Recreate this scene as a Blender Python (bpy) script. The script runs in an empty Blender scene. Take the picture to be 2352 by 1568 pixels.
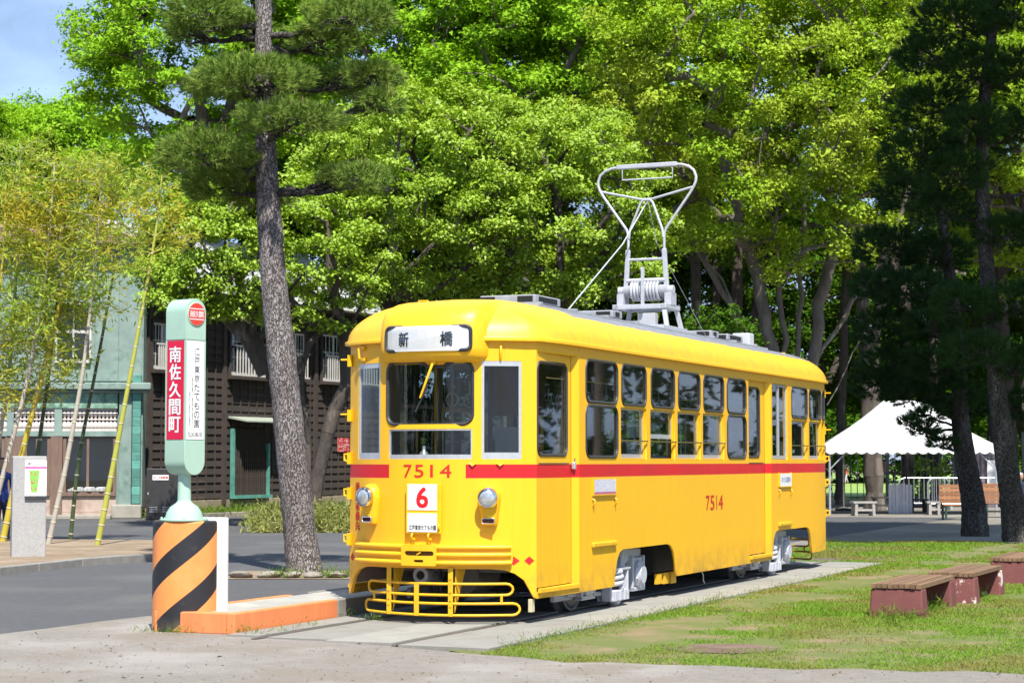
import bpy, bmesh, math, random
import numpy as np
from mathutils import Vector, Matrix
from math import radians, sin, cos, pi, tan, atan2, sqrt

# ---------------------------------------------------------------- camera, sky, sun, exposure
scene = bpy.context.scene
CAM_Z = 1.62
PITCH = math.atan((1058.5 - 784) / 4528)
cam_data = bpy.data.cameras.new('camera')
cam_data.sensor_width = 36.0
cam_data.lens = 36.0 * 4528 / 2352
cam_data.clip_start = 0.1
cam_data.clip_end = 2000
cam_data.dof.use_dof = True
cam_data.dof.focus_distance = 20.5
cam_data.dof.aperture_fstop = 6.3
cam = bpy.data.objects.new('camera', cam_data)
scene.collection.objects.link(cam)
cam.location = (0, 0, CAM_Z)
cam.rotation_euler = (radians(90) + PITCH, 0, 0)
scene.camera = cam

SUN_EL = radians(57)
SUN_AZ = radians(13)          # degrees to the right of straight behind the camera
world = bpy.data.worlds.new('World')
scene.world = world
world.use_nodes = True
wn = world.node_tree
wn.nodes.clear()
w_out = wn.nodes.new('ShaderNodeOutputWorld')
w_bg = wn.nodes.new('ShaderNodeBackground')
w_sky = wn.nodes.new('ShaderNodeTexSky')
w_sky.sky_type = 'NISHITA'
w_sky.sun_disc = False
w_sky.sun_elevation = SUN_EL
w_sky.sun_rotation = radians(180) - SUN_AZ   # compass angle of the sun, clockwise from +Y
w_sky.air_density = 1.0
w_sky.dust_density = 0.6
w_sky.ozone_density = 1.6
# thin high cloud spread evenly over the whole sky
w_tc = wn.nodes.new('ShaderNodeTexCoord')
w_map = wn.nodes.new('ShaderNodeMapping')
w_map.inputs['Scale'].default_value = (5.0, 5.0, 17.0)
w_noise = wn.nodes.new('ShaderNodeTexNoise')
w_noise.inputs['Scale'].default_value = 1.0
w_noise.inputs['Detail'].default_value = 7.0
w_noise.inputs['Roughness'].default_value = 0.6
w_noise.inputs['Distortion'].default_value = 0.6
w_ramp = wn.nodes.new('ShaderNodeValToRGB')
w_ramp.color_ramp.elements[0].position = 0.24
w_ramp.color_ramp.elements[1].position = 0.90
w_mix = wn.nodes.new('ShaderNodeMix')
w_mix.data_type = 'RGBA'
w_mix.inputs['B'].default_value = (11.0, 15.5, 25.0, 1)
wn.links.new(w_tc.outputs['Generated'], w_map.inputs['Vector'])
wn.links.new(w_map.outputs['Vector'], w_noise.inputs['Vector'])
wn.links.new(w_noise.outputs['Fac'], w_ramp.inputs['Fac'])
wn.links.new(w_ramp.outputs['Color'], w_mix.inputs['Factor'])
wn.links.new(w_sky.outputs['Color'], w_mix.inputs['A'])
wn.links.new(w_mix.outputs['Result'], w_bg.inputs['Color'])
wn.links.new(w_bg.outputs['Background'], w_out.inputs['Surface'])
w_bg.inputs['Strength'].default_value = 0.050

sun_data = bpy.data.lights.new('sun', 'SUN')
sun_data.energy = 5.0
sun_data.angle = radians(0.53)
sun_data.color = (1.0, 0.955, 0.87)
sun = bpy.data.objects.new('sun', sun_data)
scene.collection.objects.link(sun)
sun_dir = Vector((sin(SUN_AZ) * cos(SUN_EL), -cos(SUN_AZ) * cos(SUN_EL), sin(SUN_EL)))
sun.rotation_euler = sun_dir.to_track_quat('Z', 'Y').to_euler()
sun.location = (20, -30, 60)

scene.view_settings.view_transform = 'Standard'
scene.view_settings.look = 'None'
scene.view_settings.gamma = 1.0
scene.view_settings.use_curve_mapping = False
scene.view_settings.exposure = 0.78
scene.cycles.max_bounces = 5
scene.cycles.diffuse_bounces = 2
scene.cycles.glossy_bounces = 2
scene.cycles.transmission_bounces = 3
scene.cycles.transparent_max_bounces = 8

# ---------------------------------------------------------------- helpers
COL = scene.collection
FV, CXV, CYV = 4528.0, 1176.0, 784.0

def ray(x, y):
    """direction of a survey ray (photo measured at 2352 px width)"""
    dx = (x - CXV) / FV
    dy = -(y - CYV) / FV
    return Vector((dx, cos(PITCH) - dy * sin(PITCH), sin(PITCH) + dy * cos(PITCH)))

def at(x, y, Y):
    r = ray(x, y)
    return Vector((0, 0, CAM_Z)) + r * (Y / r.y)

def gp(x, y, z=0.0):
    r = ray(x, y)
    return Vector((0, 0, CAM_Z)) + r * ((z - CAM_Z) / r.z)

def tag(o, label=None, cat=None, group=None, kind=None):
    if label: o['label'] = label
    if cat: o['category'] = cat
    if group: o['group'] = group
    if kind: o['kind'] = kind
    return o

def empty(name, loc=(0, 0, 0), rz=0.0, label=None, cat=None, group=None):
    o = bpy.data.objects.new(name, None)
    o.empty_display_size = 0.2
    COL.objects.link(o)
    o.location = loc
    o.rotation_euler = (0, 0, rz)
    return tag(o, label, cat, group)

def link_mesh(name, me, mat, parent=None, loc=None, rz=None):
    o = bpy.data.objects.new(name, me)
    COL.objects.link(o)
    if mat is not None and len(me.materials) == 0:
        me.materials.append(mat)
    if parent is not None:
        o.parent = parent
    if loc is not None:
        o.location = loc
    if rz is not None:
        o.rotation_euler = (0, 0, rz)
    return o

def same(o, parent=None, loc=None, rot=None, scale=None, name=None):
    """another individual that shares the mesh"""
    c = o.copy()
    COL.objects.link(c)
    if name: c.name = name
    if parent is not None: c.parent = parent
    if loc is not None: c.location = loc
    if rot is not None: c.rotation_euler = rot
    if scale is not None: c.scale = scale
    return c

def copy_tree(o, parent=None):
    c = o.copy()
    COL.objects.link(c)
    c.parent = parent
    for ch in list(o.children):
        copy_tree(ch, c)
    return c

class MB:
    """collects faces for one mesh"""
    def __init__(self, xf=None):
        self.v = []; self.f = []; self.xf = xf
    def add(self, vs, fs):
        b = len(self.v)
        if self.xf is not None:
            vs = [self.xf(Vector(p)) for p in vs]
        self.v.extend([tuple(p) for p in vs])
        self.f.extend([tuple(i + b for i in q) for q in fs])
        return self
    def box(self, x0, x1, y0, y1, z0, z1, m=None):
        vs = [(x0, y0, z0), (x1, y0, z0), (x1, y1, z0), (x0, y1, z0), (x0, y0, z1), (x1, y0, z1), (x1, y1, z1), (x0, y1, z1)]
        if m is not None: vs = [m @ Vector(p) for p in vs]
        return self.add(vs, [(0, 3, 2, 1), (4, 5, 6, 7), (0, 1, 5, 4), (1, 2, 6, 5), (2, 3, 7, 6), (3, 0, 4, 7)])
    def beam(self, a, b, w, h, up=(0, 0, 1)):
        a = Vector(a); b = Vector(b); d = (b - a).normalized(); up = Vector(up)
        s = d.cross(up)
        if s.length < 1e-4: s = d.cross(Vector((1, 0, 0)))
        s.normalize(); u = s.cross(d)
        vs = []
        for p in (a, b):
            for i, j in ((-1, -1), (1, -1), (1, 1), (-1, 1)):
                vs.append(p + s * (i * w / 2) + u * (j * h / 2))
        return self.add(vs, [(0, 3, 2, 1), (4, 5, 6, 7), (0, 1, 5, 4), (1, 2, 6, 5), (2, 3, 7, 6), (3, 0, 4, 7)])
    def tube(self, pts, r, n=8, closed=False, caps=True):
        pts = [Vector(p) for p in pts]
        m = len(pts)
        rs = r if isinstance(r, (list, tuple)) else [r] * m
        vs = []; fs = []
        prev = None
        for i, p in enumerate(pts):
            if closed:
                d = pts[(i + 1) % m] - pts[i - 1]
            else:
                d = pts[min(i + 1, m - 1)] - pts[max(i - 1, 0)]
            d.normalize()
            if prev is None:
                u = d.cross(Vector((0, 0, 1)))
                if u.length < 1e-3: u = d.cross(Vector((1, 0, 0)))
            else:
                u = prev - d * prev.dot(d)
            u.normalize(); prev = u
            w = d.cross(u)
            for k in range(n):
                a = 2 * pi * k / n
                vs.append(p + (u * cos(a) + w * sin(a)) * rs[i])
        for i in range(m if closed else m - 1):
            j = (i + 1) % m
            for k in range(n):
                fs.append((i * n + k, i * n + (k + 1) % n, j * n + (k + 1) % n, j * n + k))
        if caps and not closed:
            fs.append(tuple(range(n - 1, -1, -1)))
            fs.append(tuple((m - 1) * n + k for k in range(n)))
        return self.add(vs, fs)
    def lathe(self, prof, n=24, c=(0, 0, 0), axis='z', a0=0.0, a1=2 * pi):
        full = abs(a1 - a0 - 2 * pi) < 1e-6
        cnt = n if full else n + 1
        vs = []; fs = []
        c = Vector(c)
        for (r, h) in prof:
            for k in range(cnt):
                a = a0 + (a1 - a0) * k / n
                if axis == 'z': q = Vector((r * cos(a), r * sin(a), h))
                elif axis == 'y': q = Vector((r * cos(a), h, r * sin(a)))
                else: q = Vector((h, r * cos(a), r * sin(a)))
                vs.append(c + q)
        for i in range(len(prof) - 1):
            for k in range(n if full else n):
                k2 = (k + 1) % cnt if full else k + 1
                fs.append((i * cnt + k, i * cnt + k2, (i + 1) * cnt + k2, (i + 1) * cnt + k))
        if prof[0][0] > 1e-5: fs.append(tuple(range(cnt - 1, -1, -1)))
        if prof[-1][0] > 1e-5: fs.append(tuple((len(prof) - 1) * cnt + k for k in range(cnt)))
        return self.add(vs, fs)
    def prism(self, poly, z0, z1):
        n = len(poly)
        vs = [(p[0], p[1], z0) for p in poly] + [(p[0], p[1], z1) for p in poly]
        fs = [tuple(range(n - 1, -1, -1)), tuple(range(n, 2 * n))]
        for i in range(n):
            j = (i + 1) % n
            fs.append((i, j, n + j, n + i))
        return self.add(vs, fs)
    def grid(self, fn, nu, nv):
        vs = [fn(i / nu, j / nv) for j in range(nv + 1) for i in range(nu + 1)]
        fs = []
        for j in range(nv):
            for i in range(nu):
                a = j * (nu + 1) + i
                fs.append((a, a + 1, a + nu + 2, a + nu + 1))
        return self.add(vs, fs)
    def mesh(self, name, mat=None, smooth=None, recalc=True):
        me = bpy.data.meshes.new(name)
        me.from_pydata(self.v, [], self.f)
        if recalc:
            bm = bmesh.new(); bm.from_mesh(me)
            bmesh.ops.remove_doubles(bm, verts=bm.verts, dist=1e-5)
            bmesh.ops.recalc_face_normals(bm, faces=bm.faces)
            bm.to_mesh(me); bm.free()
        if mat is not None: me.materials.append(mat)
        if smooth is not None:
            me.shade_smooth()
            me.set_sharp_from_angle(angle=radians(smooth))
        return me
    def build(self, name, mat, parent=None, loc=None, rz=None, smooth=None, bevel=0.0, recalc=True):
        o = link_mesh(name, self.mesh(name, mat, smooth, recalc), None, parent, loc, rz)
        if bevel > 0:
            m = o.modifiers.new('bevel', 'BEVEL')
            m.width = bevel; m.segments = 2; m.limit_method = 'ANGLE'; m.angle_limit = radians(40)
        return o

def np_mesh(name, verts, quads, mat, smooth=False, tri=False, attr=None):
    """fast mesh from numpy arrays (quads or tris)"""
    k = 3 if tri else 4
    me = bpy.data.meshes.new(name)
    nv, nf = len(verts), len(quads)
    me.vertices.add(nv)
    me.vertices.foreach_set('co', np.ascontiguousarray(verts, dtype=np.float32).ravel())
    me.loops.add(nf * k)
    me.loops.foreach_set('vertex_index', np.ascontiguousarray(quads, dtype=np.int32).ravel())
    me.polygons.add(nf)
    me.polygons.foreach_set('loop_start', np.arange(0, nf * k, k, dtype=np.int32))
    if smooth:
        me.polygons.foreach_set('use_smooth', np.ones(nf, dtype=bool))
    if attr is not None:
        a = me.attributes.new('tone', 'FLOAT', 'FACE')
        a.data.foreach_set('value', np.ascontiguousarray(attr, dtype=np.float32))
    me.update()
    me.validate()
    me.materials.append(mat)
    return me

def rrect(x0, x1, y0, y1, r, n=5):
    r = max(min(r, (x1 - x0) / 2 - 1e-4, (y1 - y0) / 2 - 1e-4), 1e-4)
    out = []
    for cx, cy, a in ((x1 - r, y1 - r, 0), (x0 + r, y1 - r, 90), (x0 + r, y0 + r, 180), (x1 - r, y0 + r, 270)):
        for k in range(n + 1):
            t = radians(a + 90 * k / n)
            out.append((cx + r * cos(t), cy + r * sin(t)))
    return out

def flat_curve_mesh(loops, thick):
    cu = bpy.data.curves.new('tmp', 'CURVE')
    cu.dimensions = '2D'; cu.fill_mode = 'BOTH'; cu.extrude = thick / 2
    for lp in loops:
        sp = cu.splines.new('POLY')
        sp.points.add(len(lp) - 1)
        for i, p in enumerate(lp): sp.points[i].co = (p[0], p[1], 0, 1)
        sp.use_cyclic_u = True
    ob = bpy.data.objects.new('tmp', cu)
    COL.objects.link(ob)
    me = bpy.data.meshes.new_from_object(ob)
    bpy.data.objects.remove(ob); bpy.data.curves.remove(cu)
    return me

def shell(name, outer, holes, thick, fn, mat, parent=None, inner_mat=None, cuts=(), smooth=None):
    """sheet with holes drawn in (u,v); fn(u,v,depth) bends it into place, depth 0 = outside face"""
    me = flat_curve_mesh([outer] + list(holes), thick)
    bm = bmesh.new(); bm.from_mesh(me)
    bmesh.ops.remove_doubles(bm, verts=bm.verts, dist=1e-5)
    for c in cuts:
        bmesh.ops.bisect_plane(bm, geom=bm.verts[:] + bm.edges[:] + bm.faces[:], plane_co=(c, 0, 0), plane_no=(1, 0, 0), dist=1e-5)
    me.materials.clear()
    me.materials.append(mat)
    if inner_mat is not None:
        me.materials.append(inner_mat)
    for f in bm.faces:
        f.material_index = 1 if (inner_mat is not None and all(v.co.z < 0 for v in f.verts)) else 0
    for v in bm.verts:
        v.co = fn(v.co.x, v.co.y, thick / 2 - v.co.z)
    bmesh.ops.recalc_face_normals(bm, faces=bm.faces)
    bm.to_mesh(me); bm.free()
    me.name = name
    if smooth is not None:
        me.shade_smooth(); me.set_sharp_from_angle(angle=radians(smooth))
    return link_mesh(name, me, None, parent)

def text_mesh(s, size=1.0, bold=0.0, align='CENTER', spacing=1.0, line=1.0):
    cu = bpy.data.curves.new('tmp', 'FONT')
    cu.body = s; cu.size = size; cu.align_x = align; cu.align_y = 'CENTER'
    cu.offset = bold; cu.space_character = spacing; cu.space_line = line
    cu.resolution_u = 3
    ob = bpy.data.objects.new('tmp', cu)
    COL.objects.link(ob)
    me = bpy.data.meshes.new_from_object(ob)
    bpy.data.objects.remove(ob); bpy.data.curves.remove(cu)
    return me

def lettering(s, box, fn, mat, parent, bold=0.0, name='lettering', vertical=False, cuts=()):
    """flat printed text fitted into box (u0,u1,v0,v1), put in place by fn(u,v)"""
    if vertical: s = '\n'.join(s)
    me = text_mesh(s, 1.0, 0.0, line=0.95 if vertical else 1.0)
    co = np.zeros(len(me.vertices) * 3, dtype=np.float32)
    me.vertices.foreach_get('co', co); co = co.reshape(-1, 3)
    if len(co) == 0: return None
    lo = co.min(0); hi = co.max(0)
    u0, u1, v0, v1 = box
    bm = bmesh.new()
    # heavier strokes: the glyph printed a few times with tiny shifts, each coat a hair above the last
    offs = [(0, 0)] if bold <= 0 else [(-bold, -bold), (bold, -bold), (-bold, bold), (bold, bold), (0, 0)]
    base = bmesh.new(); base.from_mesh(me)
    for v in base.verts:
        v.co.x = u0 + (v.co.x - lo[0]) / max(hi[0] - lo[0], 1e-6) * (u1 - u0)
        v.co.y = v0 + (v.co.y - lo[1]) / max(hi[1] - lo[1], 1e-6) * (v1 - v0)
    for c in cuts:
        bmesh.ops.bisect_plane(base, geom=base.verts[:] + base.edges[:] + base.faces[:], plane_co=(c, 0, 0), plane_no=(1, 0, 0), dist=1e-6)
    tmp = bpy.data.meshes.new('tmp'); base.to_mesh(tmp); base.free()
    nv = len(tmp.vertices)
    sc = (v1 - v0) / max(hi[1] - lo[1], 1e-6)
    for i, (ox, oy) in enumerate(offs):
        n0 = len(bm.verts)
        bm.from_mesh(tmp); bm.verts.ensure_lookup_table()
        for v in bm.verts[n0:]:
            p = fn(v.co.x + ox * sc, v.co.y + oy * sc)
            q1 = fn(v.co.x + ox * sc + 1e-3, v.co.y + oy * sc); q2 = fn(v.co.x + ox * sc, v.co.y + oy * sc + 1e-3)
            nr = (q1 - p).cross(q2 - p).normalized()
            v.co = p + nr * (0.00045 * i)
    bpy.data.meshes.remove(tmp)
    bm.to_mesh(me); bm.free()
    me.materials.clear(); me.materials.append(mat); me.name = name
    return link_mesh(name, me, None, parent)

# ---------------------------------------------------------------- materials
MATS = {}
def srgb(r, g, b):
    f = lambda c: (c / 255 / 12.92) if c <= 10 else ((c / 255 + 0.055) / 1.055) ** 2.4
    return (f(r), f(g), f(b))

class NT:
    def __init__(self, m):
        self.t = m.node_tree; self.n = self.t.nodes; self.l = self.t.links
    def new(self, t, **k):
        n = self.n.new(t)
        for a, v in k.items():
            if hasattr(n, a): setattr(n, a, v)
            else: n.inputs[a.replace('_', ' ')].default_value = v
        return n
    def link(self, a, b): self.l.new(a, b)
    def math(self, op, a, b=None, c=None):
        n = self.n.new('ShaderNodeMath'); n.operation = op
        for i, v in enumerate((a, b, c)):
            if v is None: continue
            if isinstance(v, (int, float)): n.inputs[i].default_value = v
            else: self.l.new(v, n.inputs[i])
        return n.outputs[0]
    def mix(self, fac, a, b):
        n = self.n.new('ShaderNodeMix'); n.data_type = 'RGBA'
        for i, v in (('Factor', fac), ('A', a), ('B', b)):
            if isinstance(v, (int, float)): n.inputs[i].default_value = v
            elif isinstance(v, tuple): n.inputs[i].default_value = (v[0], v[1], v[2], 1)
            else: self.l.new(v, n.inputs[i])
        return n.outputs['Result']
    def noise(self, scale, detail=4.0, rough=0.55, vec=None, dist=0.0):
        n = self.n.new('ShaderNodeTexNoise')
        n.inputs['Scale'].default_value = scale; n.inputs['Detail'].default_value = detail
        n.inputs['Roughness'].default_value = rough; n.inputs['Distortion'].default_value = dist
        if vec is not None: self.l.new(vec, n.inputs['Vector'])
        return n.outputs['Fac']
    def ramp(self, fac, p0, p1, c0=(0, 0, 0), c1=(1, 1, 1)):
        n = self.n.new('ShaderNodeValToRGB')
        e = n.color_ramp.elements
        e[0].position = p0; e[1].position = p1
        e[0].color = (*c0, 1); e[1].color = (*c1, 1)
        self.l.new(fac, n.inputs['Fac'])
        return n.outputs['Color']
    def coord(self, kind='Object', scale=None):
        tc = self.n.new('ShaderNodeTexCoord')
        if scale is None: return tc.outputs[kind]
        mp = self.n.new('ShaderNodeMapping'); mp.inputs['Scale'].default_value = scale
        self.l.new(tc.outputs[kind], mp.inputs['Vector'])
        return mp.outputs['Vector']
    def bump(self, h, strength, dist=0.02):
        n = self.n.new('ShaderNodeBump'); n.inputs['Strength'].default_value = strength
        n.inputs['Distance'].default_value = dist
        self.l.new(h, n.inputs['Height'])
        return n.outputs['Normal']

def new_mat(name):
    m = bpy.data.materials.new(name); m.use_nodes = True
    MATS[name] = m
    t = NT(m)
    b = t.n['Principled BSDF']
    return m, t, b

def pmat(name, c1, c2=None, scale=6.0, rough=0.6, metal=0.0, bump=0.0, bscale=None, stretch=None, coord='Object',
         c3=None, c3scale=1.5, c3lo=0.5, c3hi=0.65, spec=0.5, coat=0.0, bdist=0.01, island=0.0, detail=5.0):
    """colour with procedural variation: c1<->c2 fine noise, c3 larger worn patches"""
    m, t, b = new_mat(name)
    vec = t.coord(coord, stretch)
    if c2 is None:
        c2 = tuple(x * 0.85 for x in c1)
    n = t.noise(scale, detail, 0.6, vec)
    col = t.mix(t.ramp(n, 0.3, 0.7), c1, c2)
    if c3 is not None:
        n3 = t.noise(c3scale, 6.0, 0.65, vec)
        col = t.mix(t.ramp(n3, c3lo, c3hi), col, c3)
    if island > 0:
        oi = t.n.new('ShaderNodeObjectInfo')
        k = t.math('MULTIPLY_ADD', oi.outputs['Random'], island * 2, 1 - island)
        hsv = t.n.new('ShaderNodeHueSaturation')
        t.link(k, hsv.inputs['Value']); t.link(col, hsv.inputs['Color'])
        col = hsv.outputs['Color']
    t.link(col, b.inputs['Base Color'])
    b.inputs['Roughness'].default_value = rough
    b.inputs['Metallic'].default_value = metal
    b.inputs['Specular IOR Level'].default_value = spec
    b.inputs['Coat Weight'].default_value = coat
    b.inputs['Coat Roughness'].default_value = 0.12
    if bump > 0:
        nb = t.noise(bscale or scale * 3, 6.0, 0.65, vec)
        t.link(t.bump(nb, bump, bdist), b.inputs['Normal'])
    return m

def glass_mat(name, tint=(0.75, 0.8, 0.8), refl=1.0, haze=0.0, rough=0.02):
    m = bpy.data.materials.new(name); m.use_nodes = True
    t = NT(m); t.n.clear(); MATS[name] = m
    out = t.n.new('ShaderNodeOutputMaterial')
    tr = t.n.new('ShaderNodeBsdfTransparent'); tr.inputs['Color'].default_value = (*tint, 1)
    gl = t.n.new('ShaderNodeBsdfGlossy'); gl.inputs['Roughness'].default_value = rough
    gl.inputs['Color'].default_value = (1, 1, 1, 1)
    lw = t.n.new('ShaderNodeLayerWeight'); lw.inputs['Blend'].default_value = 0.5
    mx = t.n.new('ShaderNodeMixShader')
    k = t.math('MULTIPLY', t.math('MULTIPLY_ADD', t.math('POWER', lw.outputs['Facing'], 4.0), 0.9, 0.05), refl)
    t.link(k, mx.inputs['Fac']); t.link(tr.outputs[0], mx.inputs[1]); t.link(gl.outputs[0], mx.inputs[2])
    last = mx.outputs[0]
    if haze > 0:
        df = t.n.new('ShaderNodeBsdfDiffuse'); df.inputs['Color'].default_value = (0.5, 0.52, 0.5, 1)
        m2 = t.n.new('ShaderNodeMixShader')
        nz = t.noise(9.0, 5, 0.6, t.coord('Object', (1, 1, 0.35)))
        hz = t.math('MULTIPLY', nz, haze)
        t.link(hz, m2.inputs['Fac']); t.link(last, m2.inputs[1]); t.link(df.outputs[0], m2.inputs[2])
        last = m2.outputs[0]
    t.link(last, out.inputs['Surface'])
    return m

def leaf_mat(name, c1, c2, c3, trans=0.35, tscale=1.0, rough=0.5, gloss=0.0):
    """leaf colour varies leaf by leaf ('tone' attribute) and tree part by part (noise)"""
    m = bpy.data.materials.new(name); m.use_nodes = True
    t = NT(m); t.n.clear(); MATS[name] = m
    out = t.n.new('ShaderNodeOutputMaterial')
    at_ = t.n.new('ShaderNodeAttribute'); at_.attribute_name = 'tone'
    nz = t.noise(tscale, 3.0, 0.5, t.coord('Object'))
    col = t.mix(at_.outputs['Fac'], c1, c2)
    col = t.mix(t.ramp(nz, 0.42, 0.66), col, c3)
    df = t.n.new('ShaderNodeBsdfDiffuse')
    t.link(col, df.inputs['Color'])
    tr = t.n.new('ShaderNodeBsdfTranslucent')
    hs = t.n.new('ShaderNodeHueSaturation'); hs.inputs['Saturation'].default_value = 1.1; hs.inputs['Value'].default_value = 1.25
    hs.inputs['Hue'].default_value = 0.485
    t.link(col, hs.inputs['Color']); t.link(hs.outputs['Color'], tr.inputs['Color'])
    mx = t.n.new('ShaderNodeMixShader'); mx.inputs['Fac'].default_value = trans
    t.link(df.outputs[0], mx.inputs[1]); t.link(tr.outputs[0], mx.inputs[2])
    if gloss <= 0:
        t.link(mx.outputs[0], out.inputs['Surface'])
        return m
    gl = t.n.new('ShaderNodeBsdfGlossy'); gl.inputs['Roughness'].default_value = 0.5
    gl.inputs['Color'].default_value = (0.9, 0.95, 0.85, 1)
    m2 = t.n.new('ShaderNodeMixShader'); m2.inputs['Fac'].default_value = gloss
    t.link(mx.outputs[0], m2.inputs[1]); t.link(gl.outputs[0], m2.inputs[2])
    t.link(m2.outputs[0], out.inputs['Surface'])
    return m

random.seed(7)
rng = np.random.default_rng(11)
# ---------------------------------------------------------------- tram frame (used by the track bed too)
TRAM_H = radians(23.0)
TRAM_O = Vector((-0.89, 19.592, 0.0))
tram = empty('tram', TRAM_O, -TRAM_H, 'yellow vintage tram with a red stripe standing on the track slab', 'tram')
def tram_world(t, s, z=0.0):
    return Vector((TRAM_O.x + s * sin(TRAM_H) + t * cos(TRAM_H), TRAM_O.y + s * cos(TRAM_H) - t * sin(TRAM_H), z))

# ================================================================ GROUND
def sheet(name, pts, z, mat, kind='structure'):
    mb = MB()
    mb.add([(p[0], p[1], z) for p in pts], [tuple(range(len(pts)))])
    o = mb.build(name, mat, recalc=False)
    me = o.data
    if me.polygons[0].normal.z < 0:
        me.flip_normals()
    return tag(o, kind=kind)

def ground_mat(name, c1, c2, c3, s1, s2, bump, bscale, lo=0.45, hi=0.6, spk=None, rough=0.9, c4=None, s4=0.4):
    m, t, b = new_mat(name)
    v = t.coord('Object')
    a = t.noise(s1, 6, 0.65, v)
    col = t.mix(t.ramp(a, 0.35, 0.65), c1, c2)
    n2 = t.noise(s2, 6, 0.6, v)
    col = t.mix(t.ramp(n2, lo, hi), col, c3)
    if c4 is not None:
        n4 = t.noise(s4, 5, 0.6, v)
        col = t.mix(t.ramp(n4, 0.5, 0.62), col, c4)
    if spk is not None:
        sp = t.noise(90.0, 2, 0.5, v)
        col = t.mix(t.ramp(sp, 0.66, 0.72), col, spk)
        sp2 = t.noise(60.0, 2, 0.5, v)
        col = t.mix(t.math('MULTIPLY', t.ramp(sp2, 0.64, 0.70), 0.6), col, tuple(x * 0.45 for x in c1))
    t.link(col, b.inputs['Base Color'])
    b.inputs['Roughness'].default_value = rough
    b.inputs['Specular IOR Level'].default_value = 0.25
    nb = t.noise(bscale, 8, 0.7, v)
    t.link(t.bump(nb, bump, 0.03), b.inputs['Normal'])
    return m
GROUND = ground_mat('earth', (0.16, 0.13, 0.09), (0.12, 0.10, 0.07), (0.10, 0.12, 0.05), 3.0, 0.6, 0.4, 14)
ASPH = ground_mat('asphalt', (0.095, 0.095, 0.098), (0.075, 0.075, 0.078), (0.12, 0.116, 0.112), 8.0, 0.35, 0.35, 70, 0.5, 0.7, (0.34, 0.34, 0.34))
PATHM = ground_mat('gravel_path', (0.28, 0.252, 0.218), (0.222, 0.198, 0.17), (0.34, 0.312, 0.28), 9.0, 0.5, 0.8, 45, 0.45, 0.65, (0.50, 0.47, 0.44), c4=(0.245, 0.212, 0.17), s4=0.9)
SOIL = ground_mat('lawn_soil', (0.27, 0.20, 0.12), (0.20, 0.15, 0.085), (0.125, 0.15, 0.042), 4.0, 1.1, 0.6, 22, 0.36, 0.52, (0.36, 0.29, 0.19))
PLAZA = ground_mat('plaza_gravel', (0.20, 0.18, 0.15), (0.15, 0.137, 0.115), (0.25, 0.23, 0.20), 5.0, 0.3, 0.4, 30)
EARTH2 = ground_mat('bare_earth', (0.25, 0.185, 0.125), (0.20, 0.145, 0.095), (0.30, 0.235, 0.165), 6.0, 0.8, 0.5, 30, spk=(0.45, 0.38, 0.3))
FARGRASS = ground_mat('far_grass', (0.20, 0.32, 0.06), (0.17, 0.28, 0.05), (0.26, 0.34, 0.10), 2.0, 0.15, 0.3, 8)
CONC = pmat('slab_concrete', (0.275, 0.265, 0.235), (0.22, 0.212, 0.185), 3.0, 0.85, bump=0.25, bscale=40, c3=(0.17, 0.16, 0.14), c3scale=1.2, c3lo=0.52, c3hi=0.72, island=0.12)
STONE = pmat('kerb_stone', (0.32, 0.29, 0.24), (0.22, 0.20, 0.17), 7.0, 0.9, bump=0.6, bscale=18, c3=(0.18, 0.15, 0.11), c3scale=3, island=0.2, coord='Object')
KERB = pmat('kerb_concrete', (0.27, 0.26, 0.24), (0.19, 0.185, 0.17), 6.0, 0.9, bump=0.4, bscale=40, island=0.08)

sheet('ground', [(-700, -60), (700, -60), (700, 1200), (-700, 1200)], -0.02, GROUND)
# asphalt road left of the track, and the cross road in front of the houses
A = tram_world(-1.9, -7.5); Bq = tram_world(-1.9, 40)
sheet('asphalt_road', [(-30, 5), (A.x, 5), (A.x, A.y), (Bq.x, Bq.y), (6, 58), (-45, 58)], 0.0, ASPH)
# foreground path of packed gravel
pe = [(2800, 1556), (2500, 1552), (2352, 1549), (2230, 1541), (2100, 1543), (1960, 1535), (1820, 1538), (1660, 1529), (1520, 1527), (1400, 1521), (1300, 1522), (1200, 1510), (1100, 1503)]
path_edge = [gp(x, y) for x, y in pe]
left = [tram_world(-1.0, -1.5), tram_world(-2.0, -1.2), gp(345, 1414), gp(230, 1427), gp(110, 1443), gp(0, 1456), gp(-200, 1486)]
sheet('gravel_path', [(20, 4), *[(p.x, p.y) for p in path_edge], *[(p.x, p.y) for p in left], (-12, 4)], 0.004, PATHM)
# lawn on the right of the slab
lw_ = [(p.x, p.y - 0.12) for p in reversed(path_edge)]
far_l = [gp(2900, 1250), gp(2352, 1246), gp(2200, 1243), gp(2000, 1241), gp(1880, 1240)]
sl_ = [tram_world(1.3, 19), tram_world(1.3, 0), tram_world(1.3, -2.2)]
sheet('lawn', lw_[0:] + [(14, 20)] + [(p.x, p.y) for p in far_l] + [(p.x, p.y) for p in sl_], 0.002, SOIL)
# plaza round the marquee
sheet('plaza', [(3.2, 38.5), (30, 37), (30, 80), (5.5, 80), (3.2, 60)], -0.004, PLAZA)
sheet('far_lawn', [(4, 83), (120, 83), (160, 260), (-40, 260)], 0.0, FARGRASS)

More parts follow.
